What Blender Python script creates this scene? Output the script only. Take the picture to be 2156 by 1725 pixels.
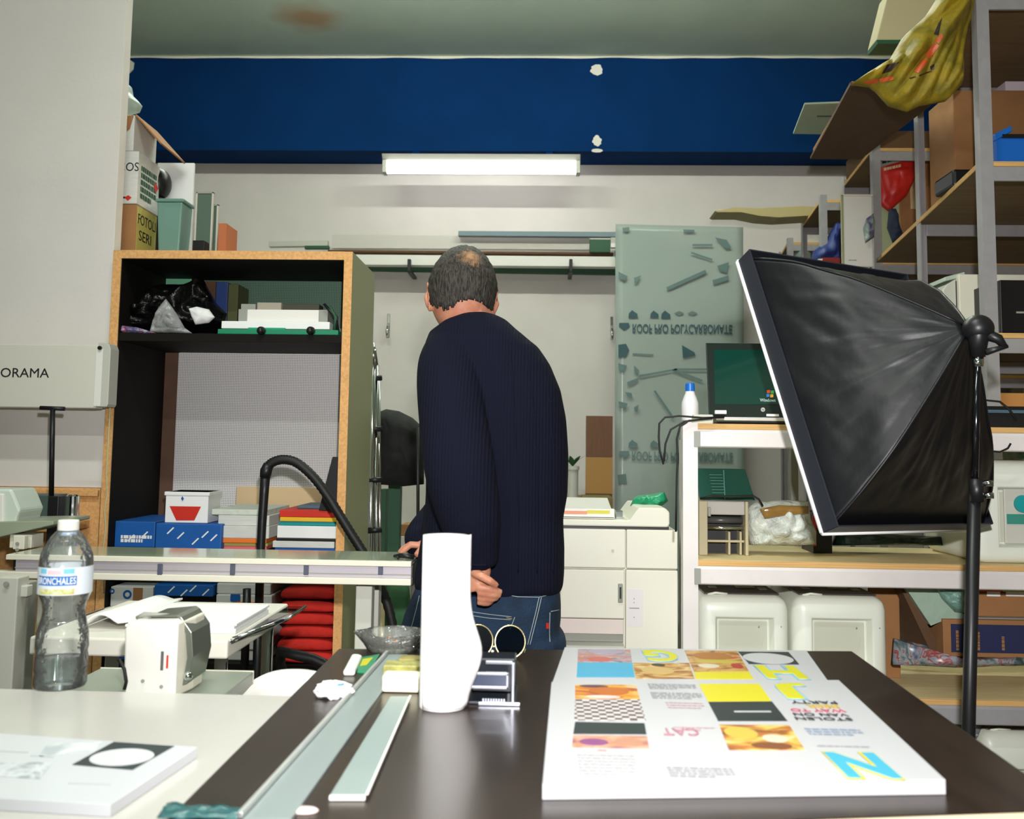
import bpy, bmesh, math, random
from mathutils import Vector, Matrix, noise
from mathutils.bvhtree import BVHTree
R = math.radians
S = bpy.context.scene
for o in list(bpy.data.objects): bpy.data.objects.remove(o)

# ---------------------------------------------------------------- camera
F, CX, CY, ZC = 2000.0, 1078.0, 765.0, 1.25
YAW, PITCH, ROLL = R(1.95), R(5.0), R(0.8)
ROT = Matrix.Rotation(YAW, 3, 'Z') @ Matrix.Rotation(math.pi/2 + PITCH, 3, 'X') @ Matrix.Rotation(ROLL, 3, 'Z')
cam = bpy.data.cameras.new('camera')
cam.sensor_fit = 'HORIZONTAL'; cam.sensor_width = 36.0
cam.lens = 36.0 * F / 2156.0
cam.shift_x = 0.0
cam.shift_y = -(862.5 - CY) / 2156.0
cam.clip_start = 0.02
cam.dof.use_dof = True; cam.dof.focus_distance = 2.7; cam.dof.aperture_fstop = 7.0
camo = bpy.data.objects.new('camera', cam)
camo.matrix_world = Matrix.Translation((0, 0, ZC)) @ ROT.to_4x4()
S.collection.objects.link(camo); S.camera = camo

# ---------------------------------------------------------------- exposure, world and light
S.view_settings.view_transform = 'Standard'; S.view_settings.look = 'None'
S.view_settings.gamma = 1.0; S.view_settings.use_curve_mapping = False
S.view_settings.exposure = 0.0
W = bpy.data.worlds.new('world'); S.world = W; W.use_nodes = True
W.node_tree.nodes['Background'].inputs[0].default_value = (0.62, 0.80, 0.62, 1)
W.node_tree.nodes['Background'].inputs[1].default_value = 0.10

def lamp(name, kind, loc, power, col, rot=(0, 0, 0), **kw):
    l = bpy.data.lights.new(name, kind); l.energy = power; l.color = col
    for k, v in kw.items(): setattr(l, k, v)
    o = bpy.data.objects.new(name, l); o.location = loc; o.rotation_euler = rot
    S.collection.objects.link(o); return o
# the on-camera flash that took the picture: a little above and right of the lens
lamp('camera_flash', 'SPOT', (0.05, 0.0, ZC + 0.21), 232, (1.0, 0.975, 0.98), (R(90 - 3), 0, R(-5.5)),
     spot_size=R(100), spot_blend=1.0, shadow_soft_size=0.025)
# fluorescent ceiling battens of the workshop, above and behind the photographer
for i, (lx, ly) in enumerate(((-1.3, -0.6), (-0.5, 1.1))):
    lamp('ceiling_tube_light', 'AREA', (lx, ly, 3.86), 52, (0.94, 1.0, 0.92), (0, 0, 0), shape='RECTANGLE', size=1.4, size_y=0.12)

# ---------------------------------------------------------------- pixel helpers (photo frame 2156 x 1725 -> place in the room)
def ray(u, v): return ROT @ Vector(((u - CX) / F, -(v - CY) / F, -1.0))
def A(u, v, Y):
    d = ray(u, v); t = Y / d.y
    return Vector((d.x * t, Y, ZC + d.z * t))
def Z(u, v, z):
    d = ray(u, v); t = (z - ZC) / d.z
    return Vector((d.x * t, d.y * t, z))
def PB(u0, v0, u1, v1, Y, d, zb=None):
    vm = (v0 + v1) / 2; um = (u0 + u1) / 2
    x0, x1 = A(u0, vm, Y).x, A(u1, vm, Y).x
    z1, z0 = A(um, v0, Y).z, A(um, v1, Y).z
    if zb is not None: z0 = zb
    return (x0, x1, Y, Y + d, z0, z1)

# ---------------------------------------------------------------- materials
def C(r, g, b):
    f = lambda c: ((c / 255 + 0.055) / 1.055) ** 2.4 if c > 10.3 else c / 255 / 12.92
    return (f(r), f(g), f(b), 1)
MATS = {}
def M(name, col, rough=0.6, metal=0.0, spec=0.5, var=None, bump=None, trans=0.0, emit=None, coat=0.0, sheen=0.0, col2=None, ior=1.45, stretch=None, alpha=1.0):
    if name in MATS: return MATS[name]
    m = bpy.data.materials.new(name); m.use_nodes = True; nt = m.node_tree; b = nt.nodes['Principled BSDF']
    b.inputs['Base Color'].default_value = col; b.inputs['Roughness'].default_value = rough
    b.inputs['Metallic'].default_value = metal; b.inputs['Specular IOR Level'].default_value = spec
    b.inputs['Transmission Weight'].default_value = trans; b.inputs['IOR'].default_value = ior
    b.inputs['Coat Weight'].default_value = coat; b.inputs['Coat Roughness'].default_value = 0.08
    b.inputs['Sheen Weight'].default_value = sheen; b.inputs['Alpha'].default_value = alpha
    if emit: b.inputs['Emission Color'].default_value = emit[0]; b.inputs['Emission Strength'].default_value = emit[1]
    if var or bump:
        tc = nt.nodes.new('ShaderNodeTexCoord'); vec = tc.outputs['Object']
        if stretch:
            mp = nt.nodes.new('ShaderNodeMapping'); mp.inputs['Scale'].default_value = stretch
            nt.links.new(vec, mp.inputs[0]); vec = mp.outputs[0]
    if var:
        n = nt.nodes.new('ShaderNodeTexNoise'); n.inputs['Scale'].default_value = var[0]; n.inputs['Detail'].default_value = 6
        nt.links.new(vec, n.inputs['Vector'])
        cr = nt.nodes.new('ShaderNodeValToRGB'); nt.links.new(n.outputs['Fac'], cr.inputs[0])
        k = var[1]; c2 = col2 or (col[0] * (1 - k), col[1] * (1 - k), col[2] * (1 - k), 1)
        cr.color_ramp.elements[0].position = 0.35; cr.color_ramp.elements[0].color = c2
        cr.color_ramp.elements[1].position = 0.65; cr.color_ramp.elements[1].color = col
        nt.links.new(cr.outputs[0], b.inputs['Base Color'])
    if bump:
        n = nt.nodes.new('ShaderNodeTexNoise'); n.inputs['Scale'].default_value = bump[0]; n.inputs['Detail'].default_value = 5
        nt.links.new(vec, n.inputs['Vector'])
        bp = nt.nodes.new('ShaderNodeBump'); bp.inputs['Strength'].default_value = bump[1]; bp.inputs['Distance'].default_value = 0.01
        nt.links.new(n.outputs['Fac'], bp.inputs['Height']); nt.links.new(bp.outputs[0], b.inputs['Normal'])
    MATS[name] = m; return m
def nodes_of(m): return m.node_tree, m.node_tree.nodes['Principled BSDF']
def clear_plastic(name, tint, gloss_rough=0.03, body=0.0, bodycol=(0.8, 0.85, 0.8, 1), bump=None):
    """thin clear film: see-through with a Fresnel surface reflection and a little milky body"""
    if name in MATS: return MATS[name]
    m = bpy.data.materials.new(name); m.use_nodes = True; nt = m.node_tree; nt.nodes.clear()
    out = nt.nodes.new('ShaderNodeOutputMaterial'); tr = nt.nodes.new('ShaderNodeBsdfTransparent'); tr.inputs[0].default_value = tint
    gl = nt.nodes.new('ShaderNodeBsdfGlossy'); gl.inputs['Roughness'].default_value = gloss_rough
    fr = nt.nodes.new('ShaderNodeFresnel'); fr.inputs[0].default_value = 1.5
    df = nt.nodes.new('ShaderNodeBsdfDiffuse'); df.inputs[0].default_value = bodycol
    m1 = nt.nodes.new('ShaderNodeMixShader'); m1.inputs[0].default_value = body
    m2 = nt.nodes.new('ShaderNodeMixShader')
    nt.links.new(tr.outputs[0], m1.inputs[1]); nt.links.new(df.outputs[0], m1.inputs[2])
    nt.links.new(fr.outputs[0], m2.inputs[0]); nt.links.new(m1.outputs[0], m2.inputs[1]); nt.links.new(gl.outputs[0], m2.inputs[2])
    nt.links.new(m2.outputs[0], out.inputs[0])
    if bump:
        tc = nt.nodes.new('ShaderNodeTexCoord'); n = nt.nodes.new('ShaderNodeTexNoise'); n.inputs['Scale'].default_value = bump[0]
        nt.links.new(tc.outputs['Object'], n.inputs['Vector']); bp = nt.nodes.new('ShaderNodeBump'); bp.inputs['Strength'].default_value = bump[1]; bp.inputs['Distance'].default_value = 0.01
        nt.links.new(n.outputs['Fac'], bp.inputs['Height']); nt.links.new(bp.outputs[0], gl.inputs['Normal']); nt.links.new(bp.outputs[0], fr.inputs['Normal'])
    MATS[name] = m; return m
def dots_mat(name, col, hole, k, rough=0.5, thr=0.25):
    """perforated sheet metal: rows of small dark holes"""
    m = M(name, col, rough); nt, b = nodes_of(m)
    tc = nt.nodes.new('ShaderNodeTexCoord'); sp = nt.nodes.new('ShaderNodeSeparateXYZ'); nt.links.new(tc.outputs['Object'], sp.inputs[0])
    def mth(op, a, bb=None):
        n = nt.nodes.new('ShaderNodeMath'); n.operation = op
        for i, q in enumerate((a, bb)):
            if q is None: continue
            if isinstance(q, (int, float)): n.inputs[i].default_value = q
            else: nt.links.new(q, n.inputs[i])
        return n.outputs[0]
    a = mth('ADD', sp.outputs[0], sp.outputs[2]); d = mth('SUBTRACT', sp.outputs[0], sp.outputs[2])
    h = mth('MULTIPLY', mth('SINE', mth('MULTIPLY', a, k)), mth('SINE', mth('MULTIPLY', d, k)))
    cr = nt.nodes.new('ShaderNodeValToRGB'); nt.links.new(h, cr.inputs[0])
    cr.color_ramp.elements[0].position = thr; cr.color_ramp.elements[0].color = col
    cr.color_ramp.elements[1].position = thr + 0.2; cr.color_ramp.elements[1].color = hole
    nt.links.new(cr.outputs[0], b.inputs['Base Color']); return m
def ramp_mat(name, stops, scale=8, detail=3, rough=0.35, stretch=(1, 1, 1), distort=1.0):
    """printed photograph: blotchy colours"""
    m = M(name, stops[0][1], rough); nt, b = nodes_of(m)
    tc = nt.nodes.new('ShaderNodeTexCoord'); mp = nt.nodes.new('ShaderNodeMapping'); mp.inputs['Scale'].default_value = stretch
    n = nt.nodes.new('ShaderNodeTexNoise'); n.inputs['Scale'].default_value = scale; n.inputs['Detail'].default_value = detail; n.inputs['Distortion'].default_value = distort
    nt.links.new(tc.outputs['Object'], mp.inputs[0]); nt.links.new(mp.outputs[0], n.inputs['Vector'])
    cr = nt.nodes.new('ShaderNodeValToRGB'); nt.links.new(n.outputs['Fac'], cr.inputs[0]); e = cr.color_ramp.elements
    e[0].position, e[0].color = stops[0]; e[1].position, e[1].color = stops[-1]
    for p, c in stops[1:-1]:
        q = e.new(p); q.color = c
    nt.links.new(cr.outputs[0], b.inputs['Base Color']); return m

# ---------------------------------------------------------------- mesh builder
class MB:
    def __init__(s): s.v = []; s.f = []
    def add(s, vs, fs):
        n = len(s.v); s.v += [Vector(p) for p in vs]; s.f += [[i + n for i in f] for f in fs]; return s
    def box(s, x0, x1, y0, y1, z0, z1):
        if x0 > x1: x0, x1 = x1, x0
        if z0 > z1: z0, z1 = z1, z0
        return s.add([(x0, y0, z0), (x1, y0, z0), (x1, y1, z0), (x0, y1, z0), (x0, y0, z1), (x1, y0, z1), (x1, y1, z1), (x0, y1, z1)],
                     [(3, 2, 1, 0), (4, 5, 6, 7), (0, 1, 5, 4), (1, 2, 6, 5), (2, 3, 7, 6), (3, 0, 4, 7)])
    def prism(s, pts, vec):
        vec = Vector(vec); pts = [Vector(p) for p in pts]; n = len(pts)
        nrm = Vector((0, 0, 0))
        for i in range(n): nrm += pts[i].cross(pts[(i + 1) % n])
        if nrm.dot(vec) > 0: pts = pts[::-1]
        return s.add(pts + [p + vec for p in pts], [tuple(range(n)), tuple(range(2 * n - 1, n - 1, -1))] +
                     [(i, i + n, (i + 1) % n + n, (i + 1) % n)[::1] for i in range(n)])
    def rings(s, rs, cap=True, closed=True):
        n = len(rs[0]); b = len(s.v)
        for r in rs: s.v += [Vector(p) for p in r]
        m = n if closed else n - 1
        for k in range(len(rs) - 1):
            for i in range(m):
                j = (i + 1) % n
                s.f.append([b + k * n + i, b + k * n + j, b + (k + 1) * n + j, b + (k + 1) * n + i])
        if cap and closed:
            s.f.append([b + i for i in range(n)][::-1]); s.f.append([b + (len(rs) - 1) * n + i for i in range(n)])
        return s
    def tube(s, pts, r, n=10, cap=True, flat=1.0):
        pts = [Vector(p) for p in pts]; L = len(pts)
        rr = r if isinstance(r, (list, tuple)) else [r] * L
        t0 = (pts[1] - pts[0]).normalized(); up = Vector((0, 0, 1)) if abs(t0.z) < 0.9 else Vector((0, 1, 0))
        a = t0.cross(up).normalized(); rs = []
        for i in range(L):
            t = (pts[min(i + 1, L - 1)] - pts[max(i - 1, 0)]).normalized()
            a = (a - t * a.dot(t)).normalized(); b = t.cross(a)
            rs.append([pts[i] + (a * math.cos(2 * math.pi * k / n) + b * math.sin(2 * math.pi * k / n) * flat) * rr[i] for k in range(n)])
        return s.rings(rs, cap)
    def cyl(s, p0, p1, r0, r1=None, n=16): return s.tube([p0, p1], [r0, r0 if r1 is None else r1], n)
    def lathe(s, c, prof, n=32, cap=True, sx=1, sy=1):
        c = Vector(c)
        return s.rings([[c + Vector((r * math.cos(2 * math.pi * k / n) * sx, r * math.sin(2 * math.pi * k / n) * sy, z)) for k in range(n)] for r, z in prof], cap)
    def sphere(s, c, r, n=20, m=12):
        c = Vector(c); r = r if isinstance(r, (tuple, list)) else (r, r, r)
        return s.rings([[c + Vector((r[0] * math.cos(2 * math.pi * k / n) * math.sin(t), r[1] * math.sin(2 * math.pi * k / n) * math.sin(t), -r[2] * math.cos(t))) for k in range(n)]
                        for t in [math.pi * (0.02 + 0.96 * j / m) for j in range(m + 1)]])
    def grid(s, fn, nu, nv):
        b = len(s.v)
        for j in range(nv + 1):
            for i in range(nu + 1): s.v.append(Vector(fn(i / nu, j / nv)))
        for j in range(nv):
            for i in range(nu):
                k = b + j * (nu + 1) + i; s.f.append([k, k + 1, k + nu + 2, k + nu + 1])
        return s
    def blob(s, c, r, amp=0.15, freq=3.0, seed=0, n=40, m=24, flatz=None):
        c = Vector(c); off = Vector((seed * 3.1, seed * 1.7, seed * 0.9)); rs = []
        for j in range(m + 1):
            t = math.pi * (0.01 + 0.98 * j / m); row = []
            for k in range(n):
                d = Vector((math.cos(2 * math.pi * k / n) * math.sin(t), math.sin(2 * math.pi * k / n) * math.sin(t), -math.cos(t)))
                q = 1 + amp * (noise.noise(d * freq + off) * 1.2 + abs(noise.noise(d * freq * 2.3 + off)) * 0.9 - 0.25)
                p = c + Vector((d.x * r[0] * q, d.y * r[1] * q, d.z * r[2] * q))
                if flatz is not None and p.z < flatz: p.z = flatz
                row.append(p)
            rs.append(row)
        return s.rings(rs)
    def pillow(s, outline, Y, bulge, amp=0.02, freq=12, seed=0, K=14, back=0.5, sub=4, fn=None, an=None):
        """closed crumpled volume with the given outline (photo frame) standing at depth Y"""
        P = []
        for i in range(len(outline)):
            a, b = outline[i], outline[(i + 1) % len(outline)]
            for q in range(sub):
                t = q / sub; P.append(A(a[0] * (1 - t) + b[0] * t, a[1] * (1 - t) + b[1] * t, (fn(t) if fn else Y)))
        c = sum(P, Vector()) / len(P); off = Vector((seed * 2.3, seed, 0)); fr = []; bk = []
        for k in range(K + 1):
            sc = 0.02 + 0.98 * k / K; h = math.sqrt(max(0, 1 - (sc * 0.985) ** 2)); rf = []; rb = []
            for p in P:
                q = c + (p - c) * sc; w = q - an[0] * q.dot(an[0]) * (1 - an[1]) if an else q; nz = noise.noise(w * freq + off) + 0.8 * (0.5 - abs(noise.noise(w * freq * 1.9 + off)) * 2)
                e = min(1, (1 - sc) * 5 + 0.25)
                rf.append(Vector((q.x, q.y - bulge * h + nz * amp * e, q.z))); rb.append(Vector((q.x, q.y + bulge * back * h + 0.002, q.z)))
            fr.append(rf); bk.append(rb)
        return s.rings(fr + bk[::-1])
    def xf(s, mat): s.v = [mat @ p for p in s.v]; return s
    def mesh(s, name):
        me = bpy.data.meshes.new(name); me.from_pydata([tuple(p) for p in s.v], [], [tuple(f) for f in s.f]); me.update()
        bm = bmesh.new(); bm.from_mesh(me); bmesh.ops.recalc_face_normals(bm, faces=bm.faces); bm.to_mesh(me); bm.free()
        return me
    def build(s, name, mat, parent=None, smooth=False, bevel=0, seg=2, label=None, cat=None, group=None, kind=None, solid=0, subd=0):
        me = s.mesh(name)
        o = bpy.data.objects.new(name, me); S.collection.objects.link(o); me.materials.append(mat)
        return finish(o, parent, smooth, bevel, seg, label, cat, group, kind, solid, subd)
def finish(o, parent=None, smooth=False, bevel=0, seg=2, label=None, cat=None, group=None, kind=None, solid=0, subd=0):
    if parent is not None:
        o.parent = parent; o.matrix_parent_inverse = Matrix.Translation(-root_loc(parent))
    if smooth:
        for p in o.data.polygons: p.use_smooth = True
    if solid:
        md = o.modifiers.new('thickness', 'SOLIDIFY'); md.thickness = solid; md.offset = 0
    if subd:
        md = o.modifiers.new('smooth', 'SUBSURF'); md.levels = subd; md.render_levels = subd
    if bevel:
        md = o.modifiers.new('bevel', 'BEVEL'); md.width = bevel; md.segments = seg; md.limit_method = 'ANGLE'; md.angle_limit = R(40)
    if label: o['label'] = label
    if cat: o['category'] = cat
    if group: o['group'] = group
    if kind: o['kind'] = kind
    return o
def root_loc(o):
    return Vector(o.location) if o.type == 'EMPTY' else Vector((0, 0, 0))
def thing(name, label, cat, loc=(0, 0, 0), group=None):
    o = bpy.data.objects.new(name, None); o.location = loc; o.empty_display_size = 0.05; S.collection.objects.link(o)
    o['label'] = label; o['category'] = cat
    if group: o['group'] = group
    return o
def bx(name, mat, b, parent=None, bevel=0.002, **kw): return MB().box(*b).build(name, mat, parent, bevel=bevel, **kw)
def text(s, w, mat, loc, name='lettering', parent=None, rot=(math.pi / 2, 0, 0), h=None, flip=False, ext=0.0003, bold=0.0, space=1.0):
    cu = bpy.data.curves.new(name, 'FONT'); cu.body = s; cu.align_x = 'CENTER'; cu.align_y = 'CENTER'; cu.size = 1; cu.extrude = ext; cu.offset = bold; cu.space_character = space; cu.resolution_u = 3
    t = bpy.data.objects.new(name, cu); S.collection.objects.link(t); bpy.context.view_layer.update()
    me = bpy.data.meshes.new_from_object(t.evaluated_get(bpy.context.evaluated_depsgraph_get()))
    bpy.data.objects.remove(t); bpy.data.curves.remove(cu)
    xs = [p.co.x for p in me.vertices]; ys = [p.co.y for p in me.vertices]
    kx = w / (max(xs) - min(xs)); ky = (h / (max(ys) - min(ys))) if h else kx
    cxx, cyy = (max(xs) + min(xs)) / 2, (max(ys) + min(ys)) / 2
    for p in me.vertices:
        p.co = ((p.co.x - cxx) * kx, (p.co.y - cyy) * ky * (-1 if flip else 1), p.co.z)
    mt = Matrix.Translation(loc) @ (rot.to_4x4() if isinstance(rot, Matrix) else Matrix.Rotation(rot[2], 4, 'Z') @ Matrix.Rotation(rot[1], 4, 'Y') @ Matrix.Rotation(rot[0], 4, 'X'))
    me.transform(mt); me.materials.clear(); me.materials.append(mat); me.name = name
    o = bpy.data.objects.new(name, me); S.collection.objects.link(o)
    return finish(o, parent)
def copy_thing(o, loc, label=None, parent=None):
    c = o.copy(); S.collection.objects.link(c)
    if parent is not None: c.parent = parent
    else: c.location = loc
    if label: c['label'] = label
    for ch in [q for q in bpy.data.objects if q.parent == o]: copy_thing(ch, None, None, c)
    return c

def fine_print(parent, c, ux, uz, w, h, rows, mat, seed=0, fill=.6, name='fine_print'):
    """a block of print too small to read: rows of short dashes"""
    rnd = random.Random(seed); mb = MB(); c = Vector(c); ux = Vector(ux).normalized(); uz = Vector(uz).normalized(); nn = ux.cross(uz) * .0002
    rh = h / rows
    for r in range(rows):
        zc = h / 2 - (r + .5) * rh; x = -w / 2; e = w / 2 * (1 if r < rows - 1 else rnd.uniform(.1, .9))
        while x < e:
            l = min(rnd.uniform(.04, .16) * w, e - x); p = c + ux * x + uz * (zc - rh * fill / 2)
            mb.add([p + nn, p + nn + ux * l, p + nn + ux * l + uz * rh * fill, p + nn + uz * rh * fill], [(0, 1, 2, 3)]); x += l + .025 * w
    return mb.build(name, mat, parent)
# ---------------------------------------------------------------- palette
m_wall = M('wall_paint', C(226, 220, 214), 0.85, var=(3, 0.06), bump=(60, 0.05))
m_ceil = M('ceiling_paint', C(208, 226, 206), 0.9, var=(2.5, 0.08))
m_blue = M('blue_paint', C(6, 48, 98), 0.9, spec=0.1, var=(4, 0.12), bump=(40, 0.04))
m_floor = M('concrete_floor', C(120, 116, 108), 0.6, var=(5, 0.25))
m_chip = M('chipboard', C(232, 176, 112), 0.75, var=(120, 0.22), bump=(150, 0.1))
m_ply = M('plywood', C(234, 214, 160), 0.6, var=(9, 0.12), stretch=(1, 8, 8))
m_plyedge = M('plywood_edge', C(224, 178, 112), 0.7, var=(60, 0.25), stretch=(0.1, 1, 6))
m_olive = M('olive_tone', C(158, 160, 122), 0.5)
m_black = M('black_laminate', C(20, 17, 14), 0.7, spec=.2)
m_brown = M('brown_board', C(100, 72, 54), 0.7, var=(20, 0.15))
m_steel = M('grey_steel', C(168, 166, 168), 0.45, 0.25, var=(30, 0.08))
m_steelw = M('white_steel', C(226, 220, 216), 0.4, 0.05, var=(14, 0.06))
m_chrome = M('chrome', C(215, 220, 218), 0.12, 1.0)
m_alu = M('aluminium', C(206, 208, 206), 0.35, 0.7)
m_card = M('cardboard', C(158, 112, 70), 0.85, var=(15, 0.1))
m_card2 = M('dark_cardboard', C(98, 70, 46), 0.85, var=(12, 0.12))
m_tan = M('tan_card', C(206, 180, 140), 0.8)
m_white = M('white_plastic', C(232, 230, 222), 0.35)
m_cream = M('cream_plastic', C(226, 222, 204), 0.4)
m_paper = M('white_paper', C(238, 238, 236), 0.7)
m_paper2 = M('grey_white_paper', C(214, 214, 208), 0.75, var=(120, 0.12), stretch=(0.2, 0.2, 5))
m_blk = M('black_plastic', C(22, 22, 24), 0.4)
m_rub = M('black_rubber', C(18, 18, 18), 0.55)
m_red = M('red_cloth', C(196, 34, 22), 0.85, var=(25, 0.2), bump=(30, 0.35))
m_redc = M('red_card', C(206, 46, 30), 0.5)
m_yel = M('yellow_card', C(236, 186, 40), 0.5)
m_teal = M('teal_card', C(20, 150, 150), 0.5)
m_green = M('green_plastic', C(24, 132, 92), 0.45)
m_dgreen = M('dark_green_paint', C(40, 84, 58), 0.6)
m_bluebox = M('blue_carton', C(22, 92, 170), 0.5, var=(10, 0.12))
m_navyc = M('navy_carton', C(34, 40, 78), 0.6)
m_ink = M('black_ink', C(24, 26, 28), 0.6)
m_inkb = M('blue_black_ink', C(28, 44, 62), 0.6)
m_glass = clear_plastic('clear_glass', (0.86, 0.94, 0.9, 1))
m_gray = M('grey_paint', C(150, 152, 142), 0.5)
m_lgray = M('light_grey_paint', C(196, 196, 184), 0.45)
m_orange = M('orange_card', C(230, 120, 46), 0.5)
m_pink = M('pink_card', C(236, 110, 120), 0.5)

# ---------------------------------------------------------------- the room shell
YW = 7.2; ZCEIL = A(1100, 119, 6.86).z; ZB = A(1100, 347, YW).z
bx('floor', m_floor, (-5, 4.2, -2.5, YW + .1, -.1, 0), kind='structure', bevel=0)
mc = m_ceil
ceil = bx('ceiling', mc, (-5, 4.2, -2.5, YW + .1, ZCEIL, ZCEIL + .1), kind='structure', bevel=0)
# beige damp stain on the ceiling
nt, b = nodes_of(mc); st = Z(650, 36, ZCEIL)
tc = nt.nodes.new('ShaderNodeTexCoord'); vm = nt.nodes.new('ShaderNodeVectorMath'); vm.operation = 'DISTANCE'; vm.inputs[1].default_value = st
nz = nt.nodes.new('ShaderNodeTexNoise'); nz.inputs['Scale'].default_value = 4
mt_ = nt.nodes.new('ShaderNodeMath'); mt_.operation = 'MULTIPLY_ADD'; mt_.inputs[1].default_value = 0.25
cr = nt.nodes.new('ShaderNodeValToRGB'); cr.color_ramp.elements[0].position = 0.2; cr.color_ramp.elements[1].position = 0.42
cr.color_ramp.elements[0].color = (1, 1, 1, 1); cr.color_ramp.elements[1].color = (0, 0, 0, 1)
nt.links.new(tc.outputs['Object'], vm.inputs[0]); nt.links.new(tc.outputs['Object'], nz.inputs['Vector'])
nt.links.new(nz.outputs['Fac'], mt_.inputs[0]); nt.links.new(vm.outputs['Value'], mt_.inputs[2]); nt.links.new(mt_.outputs[0], cr.inputs[0])
mx = nt.nodes.new('ShaderNodeMix'); mx.data_type = 'RGBA'; old = b.inputs['Base Color'].links[0].from_socket
nt.links.new(cr.outputs[0], mx.inputs[0]); nt.links.new(old, mx.inputs[6]); mx.inputs[7].default_value = C(196, 168, 130)
nt.links.new(mx.outputs[2], b.inputs['Base Color'])

wb = bx('wall_back', m_wall, (-5, 4.2, YW, YW + .1, 0, ZCEIL), kind='structure', bevel=0)
beam = bx('trim_1', m_blue, (-5, 4.2, 6.86, YW - .001, ZB, ZCEIL - .001), kind='structure', bevel=0)
mp_ = M('bare_plaster', C(226, 222, 210), 0.9, bump=(30, 0.4))
for (pu, pv, ru, rv, sd) in ((1256, 147, 13, 12, 1), (1257, 296, 10, 12, 2), (1257, 317, 12, 4, 6)):
    c = A(pu, pv, 6.857); k = 6.857 / F
    pts = [c + Vector((math.cos(a) * ru * k, 0, math.sin(a) * rv * k)) * (1 + .35 * noise.noise(Vector((math.cos(a) * 2 + sd, math.sin(a) * 2, sd)))) for a in [2 * math.pi * i / 22 for i in range(22)]]
    MB().prism(pts, (0, .004, 0)).build('plaster_patch', mp_, beam)
# rough plaster lip where the beam meets the ceiling, and the bare plaster end at the left
MB().grid(lambda s, t: (-4.5 + 8.4 * s, 6.853 - .006 * t, ZCEIL - .002 - (.016 + .012 * noise.noise(Vector((s * 26, 0, 0)))) * t), 120, 1).build('plaster_lip', mp_, beam, solid=.004)
pts = [A(u, v, 6.85) for u, v in ((225, 124), (268, 122), (282, 132), (280, 146), (268, 158), (252, 164), (236, 172), (225, 172))]
MB().prism(pts, (0, .008, 0)).build('plaster_patch', mp_, beam)
# right wall, running obliquely behind the racks
MB().prism([(2.15, 1.0, 0), (3.05, YW, 0), (3.15, YW, 0), (2.25, 1.0, 0)], (0, 0, ZCEIL)).build('wall_right', M('right_wall_paint', C(150, 126, 104), 0.85), kind='structure')
# left partition: white panel above, chipboard below
XL = A(218, 1000, 3.02).x - .004
zch = A(100, 1026, 3.02).z
wl = bx('wall_left', m_wall, (-4.9, XL, 3.02, 3.07, zch, ZCEIL - .002), kind='structure', bevel=0.002)
wc = bx('trim_2', m_chip, (-4.9, XL, 3.012, 3.078, 0, zch - .001), kind='structure', bevel=0.002)
bx('batten', m_chip, (PB(0, 1028, 210, 1042, 3.0, .012)[0] - .5, XL - .002, 2.998, 3.0115, A(100, 1044, 3.0).z, zch - .006), wc)

# ---------------------------------------------------------------- fluorescent batten under the beam
b_ = PB(804, 327, 1222, 362, 6.72, .12)
fx = thing('fluorescent_light', 'lit white fluorescent batten light fixed along the blue beam', 'light', ((b_[0] + b_[1]) / 2, 6.8, b_[4]))
m_tube = M('lit_tube', (1, 1, 1, 1), 0.3, emit=((1.0, 0.98, 1.0, 1), 4.0))
z0, z1 = b_[4], b_[5]
MB().prism([(b_[0], 6.855, z1 + .005), (b_[0], 6.70, z1 + .005), (b_[0], 6.74, z1 - .03), (b_[0], 6.855, z1 - .03)], (b_[1] - b_[0], 0, 0)).build('housing', m_lgray, fx, bevel=.003)
zt = (z0 + z1 - .03) / 2
MB().cyl((b_[0] + .03, 6.78, zt), (b_[1] - .03, 6.78, zt), (z1 - .03 - z0) / 2 * .96, n=18).build('diffuser_tube', m_tube, fx, smooth=False)
for e in (b_[0] + .2, b_[1] - .25): bx('mount', m_blue, (e, e + .05, 6.865, 6.9, z1 - .02, ZB - .0005), fx)
for e in (b_[0], b_[1] - .03):
    MB().box(e, e + .03, 6.735, 6.83, z0, z1 - .031).build('end_cap', m_lgray, fx, bevel=.004)
# the matching battens overhead behind the photographer
for i, (lx, ly) in enumerate(((-1.3, -0.6), (-0.5, 1.1))):
    t = thing('unseen_batten', 'ceiling fluorescent batten ' + ('behind the photographer' if i == 0 else 'above the dark work table'), 'light', (lx, ly, 3.9))
    bx('housing', m_lgray, (lx - .72, lx + .72, ly - .08, ly + .08, 3.875, ZCEIL - .002), t)

# two unseen ceiling tubes added to brighten the back wall and ceiling
for i, lx in enumerate((-1.2, 0.55)):
    t = thing('unseen_batten', 'added unseen fill lamp over the ' + ('left' if i == 0 else 'right') + ' far half of the room', 'light', (lx, 4.5, 3.8))
    bx('housing', m_lgray, (lx - .72, lx + .72, 4.45, 4.55, ZCEIL - .08, ZCEIL - .001), t)
    MB().cyl((lx - .70, 4.5, ZCEIL - .16), (lx + .70, 4.5, ZCEIL - .16), .02, n=12).build('tube', M('added_tube', (1, 1, 1, 1), .4, emit=((.95, 1.0, .90, 1), 150)), t)
    for e in (-.71, .69): bx('end_holder', m_lgray, (lx + e, lx + e + .02, 4.47, 4.53, ZCEIL - .19, ZCEIL - .081), t)

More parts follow.
